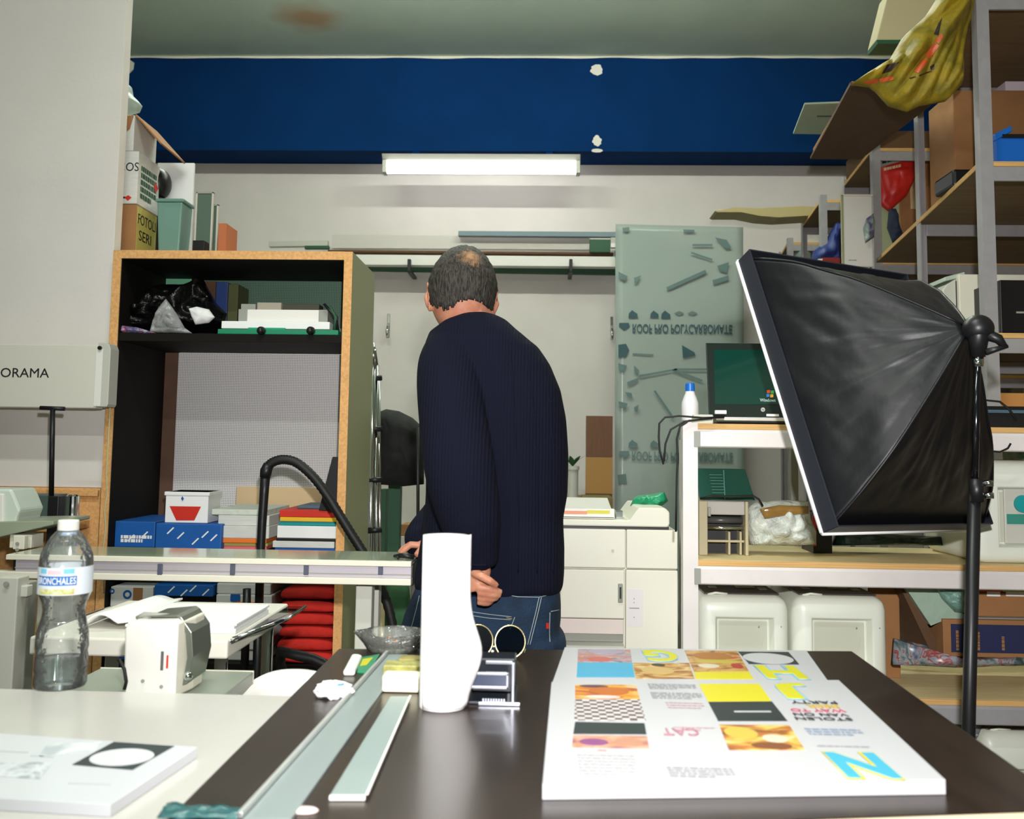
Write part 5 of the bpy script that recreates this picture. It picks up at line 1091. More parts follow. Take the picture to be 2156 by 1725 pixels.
# second shelf: green box, small printer, wrapped parcel
zs = zB2
b_ = PB(1472, 1056, 1576, 1148, 2.56, .2, zs)
t = thing('small_printer', 'beige open-fronted printer with dark slots on the second rack shelf', 'printer', ((b_[0] + b_[1]) / 2, 2.65, zs))
m_bei = M('beige_plastic', C(178, 168, 136), .5)
x0, x1, z1_p = b_[0], b_[1], b_[5]; xi = A(1490, 1100, 2.56).x
bx('side', m_bei, (x0, xi, 2.56, 2.76, zs + .0003, z1_p), t); bx('side', m_bei, (x1 - .008, x1, 2.56, 2.76, zs + .0003, z1_p), t)
bx('cover', M('printer_grey', C(172, 168, 160), .45), (xi, x1 - .008, 2.565, 2.76, A(1530, 1085, 2.56).z, z1_p), t, bevel=.003)
bx('inside', m_blk, (xi, x1 - .008, 2.62, 2.75, zs + .0003, A(1530, 1086, 2.56).z), t, bevel=0)
MB().cyl((xi, 2.60, A(1530, 1097, 2.58).z), (x1 - .008, 2.60, A(1530, 1097, 2.58).z), .009, n=14).build('roller', M('roller_grey', C(76, 74, 72), .3), t, smooth=True)
MB().cyl((xi, 2.585, A(1530, 1112, 2.58).z), (x1 - .008, 2.585, A(1530, 1112, 2.58).z), .005, n=12).build('rod', m_chrome, t, smooth=True)
bx('cross_bar', m_bei, (xi, x1 - .008, 2.575, 2.585, A(1530, 1143, 2.57).z, A(1530, 1138, 2.57).z), t)
for u in (1536, 1560): p = A(u, 1130, 2.575); bx('divider', m_bei, (p.x - .003, p.x + .003, 2.576, 2.62, zs + .0005, A(u, 1120, 2.575).z), t)
bx('lever', m_gray, PB(1491, 1068, 1497, 1088, 2.555, .008), t)
g0, g1 = A(1477, 1050, 2.60), A(1592, 1050, 2.60); gz = A(1530, 988, 2.66).z
t = thing('green_case', 'dark green closed folder case standing on the small printer', 'case', ((g0.x + g1.x) / 2, 2.64, z1_p))
MB().prism([(g0.x, 2.62, z1_p + .0005), (g1.x + .002, 2.62, z1_p + .0005), (g1.x - .008, 2.70, gz), (g0.x, 2.70, gz)], (0, .012, 0)).build('case_body', M('case_green', C(36, 84, 72), .35), t, bevel=.002)
p0, p1 = A(1526, 1046, 2.62), A(1523, 992, 2.7); MB().tube([(p0.x, 2.618, z1_p + .004), (p1.x, 2.696, gz - .004)], .0014, 6).build('spine_line', M('case_line', C(110, 170, 150), .4), t)
for i in range(7): v = 1000 + i * 6; a = A(1492, v, 2.68); bx('fine_line', MATS['case_line'], (a.x, a.x + .035, 2.616 + .08 * (1040 - v) / 60 * .95, 2.618 + .08 * (1040 - v) / 60 * .95, a.z, a.z + .0008), t, bevel=0)
MB().tube([A(u, v, 2.55) for u, v in ((1474, 1050), (1500, 1044), (1540, 1046), (1585, 1044), (1598, 1052), (1606, 1066))], .003, 6).build('printer_cable', m_rub, smooth=True, label='black cable lying across the top of the small printer', cat='cable')
t = thing('wrapped_parcel', 'bubble-wrapped white parcel with shiny brown tape on the second shelf', 'parcel', (A(1645, 1140, 2.6).x, 2.62, zs))
m_bw = M('bubble_wrap', C(216, 222, 212), .3, bump=(55, .8), var=(35, .3))
MB().pillow([(1567, 1100), (1572, 1072), (1590, 1058), (1640, 1053), (1700, 1056), (1704, 1090), (1716, 1120), (1716, 1146), (1660, 1148), (1620, 1147), (1580, 1147), (1574, 1130)], 2.62, .08, .02, 16, 6, K=18, sub=6).build('wrap', m_bw, t, smooth=True)
MB().pillow([(1600, 1072), (1640, 1064), (1702, 1066), (1702, 1082), (1650, 1086), (1610, 1092)], 2.545, .008, .004, 20, 3).build('brown_tape', M('brown_tape', C(138, 104, 50), .15, coat=.5), t, smooth=True)
b_ = PB(1712, 1080, 1752, 1148, 2.66, .12, zs); bx('dark_toolbox', m_blk, b_, label='dark box with a red edge right of the wrapped parcel', cat='box'); 
bx('red_edge', m_redc, (b_[0] - .001, b_[0] + .008, 2.657, 2.664, zs + .02, b_[5] - .005), bpy.data.objects['dark_toolbox'], bevel=.001)
MB().pillow([(1752, 1148), (1760, 1122), (1800, 1118), (1860, 1124), (1910, 1128), (1985, 1130), (1990, 1148)], 2.7, .06, .02, 14, 4).build('dark_film', M('dark_green_film', C(36, 58, 48), .3, bump=(40, .6)), smooth=True, label='dark green crumpled plastic under the softbox on the second shelf', cat='plastic')
b_ = PB(1660, 930, 1675, 1005, 2.9, .02); t = thing('wall_frame', 'dark L-shaped bracket seen behind the rack left of the softbox edge', 'bracket', (b_[0], 2.9, b_[4]))
bx('upright', m_gray, (b_[0], b_[1], 2.87, 2.89, zs, b_[5]), t); bx('foot', m_blk, (b_[0], b_[1] + .03, 2.87, 2.89, zs + .0002, zs + .012), t)

# --- white rounded machines
m_mac = M('machine_white', C(226, 230, 216), .35); m_win = M('machine_window', C(196, 198, 180), .4); m_tp = M('machine_dark_top', C(70, 64, 62), .35)
def machine(bb, label, wu=(.19, .83, .77), top=True, group='white rounded machines on the rack'):
    x0, x1, y0, y1, z0, z1 = bb; w, h = x1 - x0, z1 - z0
    t = thing('white_machine', label, 'machine', ((x0 + x1) / 2, (y0 + y1) / 2, z0), group)
    a, b2 = x0 + w * wu[0], x0 + w * wu[1]; zt2 = z0 + h * wu[2]; zb2 = z0 + h * .16; dp = .03
    vs = [(x0, y0, z0), (x1, y0, z0), (x1, y0, z1), (x0, y0, z1), (a, y0, zb2), (b2, y0, zb2), (b2, y0, zt2), (a, y0, zt2), (a + .008, y0 + dp, zb2 + .006), (b2 - .008, y0 + dp, zb2 + .006), (b2 - .008, y0 + dp, zt2 - .008), (a + .008, y0 + dp, zt2 - .008),
          (x0, y1, z0), (x1, y1, z0), (x1, y1, z1), (x0, y1, z1)]
    fs = [(0, 1, 5, 4), (1, 2, 6, 5), (2, 3, 7, 6), (3, 0, 4, 7), (4, 5, 9, 8), (5, 6, 10, 9), (6, 7, 11, 10), (7, 4, 8, 11), (8, 9, 10, 11), (0, 12, 13, 1), (1, 13, 14, 2), (2, 14, 15, 3), (3, 15, 12, 0), (12, 15, 14, 13)]
    cs = MB().add(vs, fs).build('case', m_mac, t, smooth=True, bevel=.032, seg=5)
    me_ = cs.data; at_ = me_.attributes.new('bevel_weight_edge', 'FLOAT', 'EDGE'); inner_ = [Vector(v_) for v_ in vs[4:12]]; isin = [any((p_.co - q_).length < 1e-5 for q_ in inner_) for p_ in me_.vertices]
    for e_ in me_.edges:
        a_, b_i = isin[e_.vertices[0]], isin[e_.vertices[1]]
        at_.data[e_.index].value = 0.12 if (a_ and b_i) else (0.0 if (a_ or b_i) else 1.0)
    cs.modifiers['bevel'].limit_method = 'WEIGHT'
    bx('window', m_win, (a + .012, b2 - .012, y0 + dp - .002, y0 + dp + .004, zb2 + .01, zt2 - .012), t, bevel=.006)
    c = Vector(((a + b2) / 2, y0 + dp - .0025, zt2 - (zt2 - zb2) * .35)); r = (b2 - a) * .36
    MB().rings([[c + Vector((math.cos(q) * r * s, 0, math.sin(q) * r * s * 1.1)) for q in [math.pi + math.pi * i / 20 for i in range(21)]] for s in (1, .97)], cap=False, closed=False).build('window_arc', m_lgray, t, solid=.0008)
    fine_print(t, (c.x, y0 + dp - .003, zb2 + (zt2 - zb2) * .18), (1, 0, 0), (0, 0, 1), (b2 - a) * .4, .006, 1, m_gray, 3, .8)
    for sx in (x0 + w * .66, x1 - w * .1): c2 = Vector((sx, y0 + .0002, z1 - h * .32)); MB().cyl(c2, c2 + Vector((0, -.0015, 0)), .0018, n=8).build('screw', m_gray, t)
    if top:
        bx('top_panel', m_tp, (x0 + .02, x1 - .02, y0 + .03, y1 - .02, z1 - .0004, z1 + .004), t, bevel=.003)
        xm = (x0 + x1) / 2
        for q, (dx, dy, sw, m_) in enumerate(((-.06, .10, .02, m_lgray), (.03, .12, .05, m_lgray), (-.02, .20, .03, m_gray), (.07, .09, .02, m_lgray))):
            bx('control_key', m_, (xm + dx - sw / 2, xm + dx + sw / 2, y0 + dy, y0 + dy + .03, z1 + .004, z1 + .007), t, bevel=.001)
        MB().tube([(x0 + .03, y0 + .03, z1 - .001), (x0 + .05, y0 + .026, z1 + .004), (x0 + .08, y0 + .03, z1 + .001)], .003, 8).build('trim_bead', m_mac, t, smooth=True)
    return t
zs = zC2
z_top = A(1570, 1256, 2.50).z
machine((A(1470, 1300, 2.50).x, A(1664, 1300, 2.50).x, 2.50, 2.80, zs, z_top), 'left white rounded machine under the second rack shelf')
machine((A(1672, 1320, 2.50).x, A(1872, 1320, 2.50).x, 2.50, 2.80, zs, A(1770, 1258, 2.50).z), 'middle white rounded machine beside the cardboard upright')
bb = (A(2075, 1100, 2.42).x, A(2075, 1100, 2.42).x + .34, 2.48, 2.82, zB2, A(2120, 970, 2.48).z)
tm = machine(bb, 'large white rounded machine on the second shelf at the right edge', (.18, .9, .74), top=False)
bx('panel', m_lgray, (bb[0] + .085, bb[0] + .19, 2.500, 2.5075, bb[4] + .05, bb[5] - .07), tm); c = Vector((bb[0] + .13, 2.499, bb[5] - .11)); MB().cyl(c, c + Vector((0, -.008, 0)), .022, n=24).build('dial', m_teal, tm)
bx('teal_strip', M('teal_dull', C(60, 140, 124), .4), (bb[0] + .09, bb[0] + .185, 2.497, 2.4998, bb[4] + .10, bb[4] + .125), tm, bevel=0)
machine((A(2072, 1560, 2.52).x, A(2072, 1560, 2.52).x + .3, 2.52, 2.82, .16, A(2120, 1545, 2.52).z), 'white rounded machine on the lowest rack shelf, cut by the table edge', top=True)
MB().pillow([(1985, 1545), (1995, 1505), (2040, 1500), (2070, 1512), (2062, 1545), (2030, 1560)], 2.62, .05, .015, 14, 8).build('black_case', M('scuffed_black', C(48, 48, 48), .4, var=(20, .7), col2=C(120, 124, 124)), smooth=True, label='scuffed black bag beside the lowest white machine', cat='bag')
# cardboard upright, blue box, film, printed bags under the second shelf
bx('cardboard_upright', m_card, PB(1832, 1226, 1895, 1420, 2.66, .015, zs), label='upright cardboard sheet right of the middle white machine', cat='cardboard')
pts = [A(u, v, 2.60) for u, v in ((1893, 1232), (1906, 1228), (1990, 1385), (1966, 1386))]
MB().prism(pts, (0, .2, 0)).build('cardboard_flap', m_card2, label='slanted cardboard panel leaning on the blue carton', cat='cardboard')
b_ = PB(1986, 1306, 2200, 1385, 2.56, .2)
t = thing('navy_carton', 'tilted brown carton with a navy printed front at the lower right', 'box', ((b_[0] + b_[1]) / 2, 2.66, b_[4]))
bx('body', m_card, b_, t); bx('navy_front', m_navyc, (b_[0] + .02, b_[1], 2.558, 2.5605, b_[4] + .012, b_[5] - .012), t, bevel=0); bx('grey_top', m_gray, (b_[0] - .005, b_[1], 2.57, 2.76, b_[5], b_[5] + .004), t)
for u in (2016, 2060, 2112): p = A(u, 1345, 2.557); fine_print(t, (p.x, 2.5575, p.z), (0, 0, 1), (-1, 0, 0), .06, .008, 1, m_card, u, .9)
pts = [A(u, v, 2.57) for u, v in ((1900, 1228), (1958, 1228), (2030, 1295), (2040, 1306), (1984, 1308), (1960, 1318))]
MB().prism(pts, (0, .15, .01)).build('film_sheet', M('pale_film', C(176, 200, 180), .25, trans=.2, bump=(30, .5)), label='pale green translucent film sheet over the navy carton', cat='film')
MB().pillow([(1965, 1228), (2040, 1228), (2055, 1260), (2040, 1292), (2010, 1288), (1985, 1262)], 2.56, .03, .015, 18, 5).build('bubble_film', M('bubble_film', C(120, 160, 146), .25, bump=(50, .8), trans=.15), smooth=True, label='crumpled bubble film behind the stand pole under the second shelf', cat='film')
b_ = PB(2052, 1252, 2200, 1276, 2.6, .1); z_o = A(2100, 1276, 2.6).z
bx('brown_carton', m_card, (b_[0], b_[1], 2.6, 2.72, A(2100, 1304, 2.6).z, A(2100, 1248, 2.6).z), label='small brown carton with white labels under the second shelf, far right', cat='box')
o = bpy.data.objects['brown_carton']
for a, b2 in ((2078, 2106), (2118, 2170)): bx('white_label', m_paper, PB(a, 1246, b2, 1256, 2.5985, .001), o, bevel=0)
bx('orange_box', M('neon_orange', C(236, 100, 40), .5), (b_[0], A(2110, 1240, 2.6).x, 2.6, 2.7, A(2100, 1247, 2.6).z, A(2100, 1236, 2.6).z), label='flat neon orange box on the small brown carton', cat='box')
bx('lime_box', M('lime', C(170, 206, 90), .5), (A(2111, 1240, 2.6).x, b_[1], 2.6, 2.7, A(2100, 1247, 2.6).z, A(2100, 1240, 2.6).z), label='flat lime green box beside the neon orange box', cat='box')
mm = ramp_mat('printed_bag', ((.30, C(30, 54, 48)), (.42, C(84, 100, 104)), (.49, C(150, 158, 160)), (.52, C(150, 44, 40)), (.54, C(140, 148, 156)), (.68, C(40, 50, 96))), 14, 6, .3)
MB().pillow([(1878, 1398), (1882, 1345), (1905, 1350), (1940, 1368), (1990, 1384), (2160, 1380), (2200, 1384), (2200, 1398), (2000, 1404)], 2.58, .05, .015, 18, 9, K=12, sub=6).build('printed_bags', mm, smooth=True, label='crumpled printed plastic bags under the navy carton', cat='bag')
# things at the right end of the top shelf
b_ = PB(2068, 856, 2240, 878, 2.56, .25, zA_ + .0003)
t = thing('dark_tray', 'flat dark tray lying on the rack top right of the stand pole', 'tray', (b_[0], 2.65, zA_)); bx('body', m_blk, (b_[0], b_[1], 2.56, 2.8, zA_ + .0003, b_[5]), t, bevel=.004); bx('blue_band', M('slate_blue', C(70, 96, 110), .5), (b_[0], b_[1], 2.558, 2.561, b_[5] - .018, b_[5] - .010), t, bevel=0)
MB().tube([A(u, v, 2.54) for u, v in ((2050, 850), (2075, 843), (2105, 846), (2125, 862), (2140, 885))], .003, 6).build('black_lead', m_rub, smooth=True, label='black lead curving over the dark tray', cat='cable')
MB().tube([A(u, v, 2.44) for u, v in ((2070, 938), (2085, 950), (2105, 952), (2122, 944), (2128, 934))], .0025, 6).build('black_lead', m_rub, smooth=True, label='short black lead looping below the rack top at the right edge', cat='cable')
bx('leaf_carton', M('leaf_carton', C(196, 206, 190), .6, var=(22, .5), col2=C(90, 160, 100)), (A(2098, 950, 2.84).x, A(2200, 950, 2.84).x, 2.62, 2.80, bb[5] + .001, A(2120, 936, 2.62).z), label='pale carton with green leaf print on the large white machine', cat='box')
# ================================================================ RIGHT: tall racks receding along the wall
def rack(label, Y0, Y1, uf, ub, levels, hz, xr, nm_edge=True):
    xf = A(uf, 600, Y0).x; xk = A(ub, 600, Y1).x
    t = thing('tall_shelf_rack', label, 'rack', ((xf + xr) / 2, (Y0 + Y1) / 2, 0), 'tall steel racks along the right wall')
    lpost(xf, Y0, hz, t, m_steel, 1, 1); lpost(xk, Y1, hz, t, m_steel, 1, -1); lpost(xr, Y0, hz, t, m_steel, -1, 1); lpost(xr + (xk - xf), Y1, hz, t, m_steel, -1, -1)
    for z, ext in levels:
        xe = xf + (xk - xf) * (ext - Y0) / (Y1 - Y0)
        MB().prism([(xf + .005, Y0 + .006, z), (xr - .005, Y0 + .006, z), (xr - .005 + xe - xf, ext - .006, z), (xe + .005, ext - .006, z)], (0, 0, -.016)).build('shelf_board', m_ply2, t)
        MB().box(xf + .039, xr - .039, Y0 + .001, Y0 + .0058, z - .016, z - .0004).build('board_edge', m_plyedge, t)
        MB().box(xf + .034, xr - .034, Y0 + .001, Y0 + .012, z - .062, z - .0165).build('front_beam', m_steel, t, bevel=.002)
        MB().box(xk + .034, xr + xk - xf - .034, Y1 - .012, Y1 - .001, z - .062, z - .0165).build('rear_beam', m_steel, t, bevel=.002)
        MB().prism([(xf + .001, Y0 + .04, z - .0162), (xe + .001, ext - .04, z - .0162), (xe + .0048, ext - .04, z - .0162), (xf + .0048, Y0 + .04, z - .0162)], (0, 0, .0158)).build('board_edge', m_plyedge, t)
    return t, xf, xk
m_ply2 = M('dark_plywood', C(122, 100, 72), .75, var=(7, .15), stretch=(1, 6, 6))  # plywood in a darker brown for the tall racks
L0, L1, L2 = 1.615, 2.15, 2.70
YA0, YA1 = 2.92, 3.70
rA, xA, xA2 = rack('nearest tall grey steel rack at the right edge, holding brown cartons', YA0, YA1, 2073, 1932, ((L0, YA1), (L1, 4.46), (L2, YA1), (1.09, YA1), (.45, YA1)), 3.35, 2.10)
rB, xB, xB2 = rack('second tall grey steel rack, behind the yellow bag', 4.5, 5.15, 1842, 1776, ((L0, 5.15), (L1, 5.15), (L2, 5.15), (1.09, 5.15)), L2 + .03, 2.42)
rC, xC, xC2 = rack('third tall grey steel rack near the back wall', 5.46, 6.1, 1730, 1688, ((L0, 6.1), (L1, 6.1), (L2, 6.1)), L2 + .03, 2.62)
rD, xD, xD2 = rack('farthest tall grey steel rack in the back right corner', 6.6, 7.1, 1660, 1640, ((L0, 7.1), (L1, 7.1), (L2, 7.1)), L2 + .03, 2.75)

# --- nearest rack: cartons
def rb(name, u0, v0, u1, v1, Y, d, zb, mat, label, cat='box', **kw):
    b_ = PB(u0, v0, u1, v1, Y, d, zb); t = thing(name, label, cat, ((b_[0] + b_[1]) / 2, Y + d / 2, b_[4]))
    bx('body', mat, b_, t, bevel=.003); return t, b_
t, b_ = rb('cardboard_box', 2008, 190, 2260, 330, 3.40, .22, L1 + .0005, m_card, 'big brown cardboard box on the near rack under the top shelf')
bx('tape_seam', m_card2, (b_[0] + .002, b_[1], 3.399, 3.401, b_[4] + (b_[5] - b_[4]) * .12, b_[4] + (b_[5] - b_[4]) * .13), t, bevel=0)
t, b2_ = rb('blue_tool', 2096, 284, 2200, 312, 2.96, .07, L1 + .0005, M('tool_blue', C(20, 100, 190), .4), 'bright blue tool lying in front of the big brown box', 'tool')
MB().prism([A(u, v, 2.955) for u, v in ((2094, 282), (2130, 264), (2132, 276), (2096, 296))], (0, .02, 0)).build('arm', MATS['tool_blue'], t, bevel=.003)
bx('blade', m_blk, PB(2110, 282, 2190, 290, 2.955, .006), t, bevel=.001)
bx('white_card', M('lilac_white', C(214, 202, 212), .5), PB(2117, 171, 2230, 186, 3.42, .15, b_[5] + .0005), label='pale flat packet on top of the big brown box', cat='packet')
pts = [A(u, v, 3.02) for u, v in ((2006, 330), (2022, 312), (2068, 316), (2068, 352), (2052, 356), (2010, 346))]
# black case hanging at the shelf level further back
pb = A(2040, 334, 3.66)
MB().box(A(2006, 334, 3.2).x, A(2066, 334, 3.2).x, 3.2, 3.36, L1 + .0005, L1 + .06).build('black_case', m_blk, label='small black case on the near rack behind its corner post', cat='case', bevel=.01)
# second level (L0): white printer and dark space
t, b_ = rb('white_printer', 2020, 578, 2200, 690, 3.2, .35, L0 + .0005, m_cream, 'white printer on the near rack behind the softbox head', 'printer')
x0 = b_[0]
MB().prism([(x0 - .045, 3.22, b_[4] + .002), (x0, 3.22, b_[4] + .002), (x0, 3.22, b_[5] - .012), (x0 - .03, 3.22, b_[5] - .03), (x0 - .045, 3.22, b_[5] - .05)], (0, .3, 0)).build('front_cover', m_lgray, t, bevel=.004)
MB().prism([(x0 - .04, 3.22, b_[5] - .022), (x0 + .03, 3.22, b_[5] - .004), (x0 + .03, 3.22, b_[5] + .012), (x0 - .036, 3.22, b_[5] - .006)], (0, .3, 0)).build('flip_lid', M('mint_lid', C(176, 192, 176), .4), t, bevel=.003)
bx('dark_gap', m_blk, (x0 - .002, x0 + .002, 3.218, 3.222, b_[4] + .002, b_[5] - .02), t, bevel=0)
t, b_ = rb('dark_crate', 2106, 590, 2240, 680, 3.02, .3, L0 + .0005, m_blk, 'black crate on the near rack at the right edge, above the middle beam', 'crate')
bx('name_plate', m_gray, PB(2140, 656, 2156, 660, 3.018, .003), t, bevel=0)
t, b_ = rb('ochre_carton', 2106, 828, 2200, 860, 2.98, .3, 1.0905, M('ochre_card', C(186, 130, 70), .8), 'ochre carton low on the near rack behind the dark tray', 'box')

# --- second rack (B): cartons, red bag, white panel
t, b_ = rb('cardboard_box', 1894, 332, 1990, 470, 4.70, .34, L1 + .0005, m_card, 'tall brown carton with a white label on the second rack')
bx('shipping_label', m_paper, PB(1968, 336, 1988, 366, 4.698, .002), t, bevel=0)
bx('tan_strip', m_tan, PB(1917, 330, 1935, 440, 4.692, .008), t, bevel=0)
bx('olive_side', m_olive, (b_[0] - .002, b_[0], 4.71, 5.0, b_[4] + .004, b_[5] - .004), t, bevel=0)
MB().pillow([(1838, 310), (1890, 306), (1940, 306), (1942, 330), (1928, 372), (1908, 412), (1872, 446), (1852, 430), (1836, 350)], 4.61, .04, .012, 12, 3, K=12).build('red_bag', M('red_bag', C(196, 34, 26), .4), smooth=True, label='red plastic bag with a dark printed band hanging on the second rack', cat='bag')
o = bpy.data.objects['red_bag']
q = [A(u, v, 4.555) for u, v in ((1854, 338), (1932, 320), (1932, 330), (1854, 352))]; MB().prism(q, (0, .004, 0)).build('printed_band', m_gray, o)
fine_print(o, q[0].lerp(q[2], .5) + Vector((0, -.003, 0)), (q[1] - q[0]), (0, 0, 1), .17, .02, 1, m_blk, 5, .7)
fine_print(o, A(1882, 352, 4.55), (q[1] - q[0]), (0, 0, 1), .10, .02, 1, m_tan, 6, .7)
MB().pillow([(1885, 440), (1890, 470), (1900, 500), (1880, 512), (1868, 480), (1872, 440)], 4.60, .04, .015, 14, 6).build('navy_bundle', M('navy_cloth', C(40, 48, 70), .8), smooth=True, label='dark navy bundle between the red bag and the white door panel', cat='bundle')
bx('door_panel', m_white, PB(1774, 412, 1838, 562, 4.42, .02), label='white door panel with rounded corner hanging in front of the second rack', cat='panel', bevel=.006)
o = bpy.data.objects['door_panel']
bx('frame_edge', m_olive, PB(1772, 410, 1777, 564, 4.415, .012), o, bevel=.001); bx('frame_edge', m_cream, PB(1772, 409, 1838, 413, 4.415, .012), o, bevel=.001); fine_print(o, A(1800, 548, 4.4185), (1, 0, 0), (0, 0, 1), .06, .008, 1, m_gray, 4)
MB().pillow([(1818, 480), (1824, 460), (1838, 450), (1842, 470), (1840, 500), (1832, 505), (1822, 512)], 4.38, .02, .008, 20, 7).build('purple_rag', ramp_mat('rag', ((.35, C(84, 70, 110)), (.55, C(130, 150, 140)), (.7, C(214, 218, 210))), 18), smooth=True, label='purple and grey rag hanging on the white door panel', cat='rag')
# --- third/fourth rack: blue bags, red box
MB().pillow([(1706, 560), (1712, 530), (1735, 512), (1760, 470), (1774, 470), (1774, 560), (1740, 568)], 5.5, .08, .03, 8, 3).build('blue_sack', M('blue_sack', C(34, 50, 110), .5, bump=(30, .5)), smooth=True, label='dark blue sack slumped on the third rack', cat='sack')
bx('red_tin', M('dark_red', C(130, 34, 28), .5), PB(1732, 543, 1770, 572, 5.38, .12), label='dark red box in front of the blue sack', cat='box')
o = bpy.data.objects['red_tin']; bx('cream_side', m_cream, PB(1724, 545, 1732, 572, 5.381, .11), o, bevel=.001)
MB().blob(A(1690, 540, 6.65), (.06, .06, .07), .2, 3, 2, 24, 14).build('grey_bundle', M('greybundle', C(120, 132, 122), .6), smooth=True, label='grey wrapped bundle on the farthest rack', cat='bundle')
bx('dark_carton', M('dark_olive_card', C(62, 54, 38), .8), (A(1742, 430, 5.55).x, 2.4, 5.55, 5.95, L1 + .0005, L1 + .28), label='dark carton on the third rack below the top shelf', cat='box')
bx('brown_stack', m_card2, (xB + .05, 2.3, 4.55, 5.05, L2 + .0005, L2 + .10), label='flat brown cartons on the very top of the second rack', cat='box')
# pale plank sticking out to the left on the third rack
MB().prism([A(u, v, 5.86) for u, v in ((1505, 444), (1545, 437), (1600, 438), (1690, 434), (1740, 436), (1740, 452), (1640, 458), (1600, 455), (1560, 447), (1510, 447))], (0, .2, 0)).build('pale_plank', M('plank_pale', C(170, 156, 110), .6), label='pale wooden plank sticking out left from the far rack top', cat='plank', bevel=.002)
# --- big cardboard sheets and foam board sticking out of the racks' top
def slab(name, pts, vec, mat, label, cat='board', **kw): return MB().prism([A(u, v, Y) for u, v, Y in pts], vec).build(name, mat, label=label, cat=cat, **kw)
slab('cardboard_sheet', ((1706, 335, 4.55), (1790, 180, 3.2), (1985, 203, 3.2), (1812, 336, 4.55)), (0, 0, .012), m_card2, 'big dark brown cardboard sheet lying across the rack tops under the yellow bag')
slab('cardboard_sheet', ((1712, 318, 4.5), (1794, 178, 3.25), (1975, 195, 3.25), (1812, 323, 4.5)), (0, 0, .012), m_card, 'second cardboard sheet lying on the dark brown one')
slab('foam_board', ((1670, 282, 5.0), (1694, 220, 4.3), (1800, 216, 4.3), (1800, 284, 5.0)), (0, 0, .008), M('foam_board', C(176, 196, 176), .6), 'pale green foam board sticking out left of the rack tops')
o = bpy.data.objects['foam_board']
for u0, v0, u1, v1 in ((1728, 222, 1756, 228), (1720, 242, 1752, 245)):
    MB().prism([A(u, v, Y - .002) - Vector((0, 0, .003)) for u, v, Y in ((u0, v0, 4.36), (u1, v0, 4.36), (u1, v1, 4.42), (u0, v1, 4.42))], (0, 0, -.0006)).build('printed_mark', m_dgreen, o)
# beige carton near the ceiling
t = thing('beige_carton', 'beige carton on the very top of the near rack, touching the top of the photo', 'box', (A(1900, 60, 3.6).x, 3.6, A(1900, 90, 3.6).z))
pts = [A(u, v, 3.3) for u, v in ((1846, 84), (1872, -20), (2010, -40), (1990, 84))]
m_bc = M('beige_card', C(190, 180, 140), .8)
MB().prism(pts, (0, .10, 0)).build('body', m_bc, t, bevel=.004); MB().prism([A(u, v, 3.298) for u, v in ((1846, 84), (1990, 84), (1990, 92), (1848, 92))], (0, .10, 0)).build('dark_base', m_dgreen, t)
# yellow plastic bag draped over the corner
m_yb = M('yellow_bag', C(160, 136, 26), .6, var=(18, .3), bump=(28, .7), col2=C(118, 108, 20))
o = MB().pillow([(1990, -30), (2060, -30), (2050, 20), (2036, 60), (2024, 120), (2021, 182), (1992, 212), (1938, 222), (1912, 234), (1872, 222), (1845, 192), (1832, 182), (1795, 176), (1832, 152), (1872, 128), (1900, 80), (1948, 36)], 2.98, .10, .04, 12, 12, K=34, sub=10, an=(Vector((-.45, 0, -.89)), .22)).build('yellow_plastic_bag', m_yb, smooth=True, label='yellow plastic shopping bag with red print hanging off the top of the near rack', cat='bag')
# red, black and grey print pressed on the bag surface
bv = BVHTree.FromPolygons([tuple(v.co) for v in o.data.vertices], [tuple(p.vertices) for p in o.data.polygons])
def on_bag(u, v):
    d = ray(u, v).normalized(); h = bv.ray_cast(Vector((0, 0, ZC)), d); return (h[0] - d * .003) if h[0] else None
def bag_print(poly_, mat, name):
    mb = MB(); N = 6; a, b2, c, d = poly_; g = []
    for j in range(N + 1):
        for i in range(N + 1):
            s, t_ = i / N, j / N; u = (a[0] * (1 - s) + b2[0] * s) * (1 - t_) + (d[0] * (1 - s) + c[0] * s) * t_; v = (a[1] * (1 - s) + b2[1] * s) * (1 - t_) + (d[1] * (1 - s) + c[1] * s) * t_
            g.append(on_bag(u, v))
    if any(p is None for p in g): return
    mb.v = g; mb.f = [[j * (N + 1) + i, j * (N + 1) + i + 1, (j + 1) * (N + 1) + i + 1, (j + 1) * (N + 1) + i] for j in range(N) for i in range(N)]
    mb.build(name, mat, o, smooth=True)
m_br = M('bag_red', C(206, 88, 44), .4); m_bk = M('bag_black', C(52, 40, 36), .4)
for pl, m_, nm in ((((1924, 150), (1944, 122), (1956, 128), (1934, 154)), m_br, 'red_print'), (((1946, 118), (1966, 90), (1978, 96), (1958, 124)), m_br, 'red_print'), (((1968, 86), (1982, 70), (1986, 78), (1976, 92)), m_br, 'red_print'),
        (((1816, 172), (1846, 166), (1850, 174), (1828, 178)), m_br, 'red_print'), (((1850, 166), (1880, 160), (1882, 168), (1854, 174)), m_br, 'red_print'), (((1966, 72), (1976, 48), (1984, 36), (1976, 74)), m_bk, 'black_print'), (((1856, 156), (1868, 136), (1894, 130), (1876, 150)), m_bk, 'black_print'),
        (((1935, 158), (1962, 148), (1963, 150), (1936, 161)), m_bk, 'black_print'), (((1914, 164), (1928, 160), (1929, 162), (1916, 166)), m_bk, 'black_print'), (((1958, 140), (1968, 134), (1966, 146), (1960, 148)), m_bk, 'black_print')):
    bag_print(pl, m_, nm)

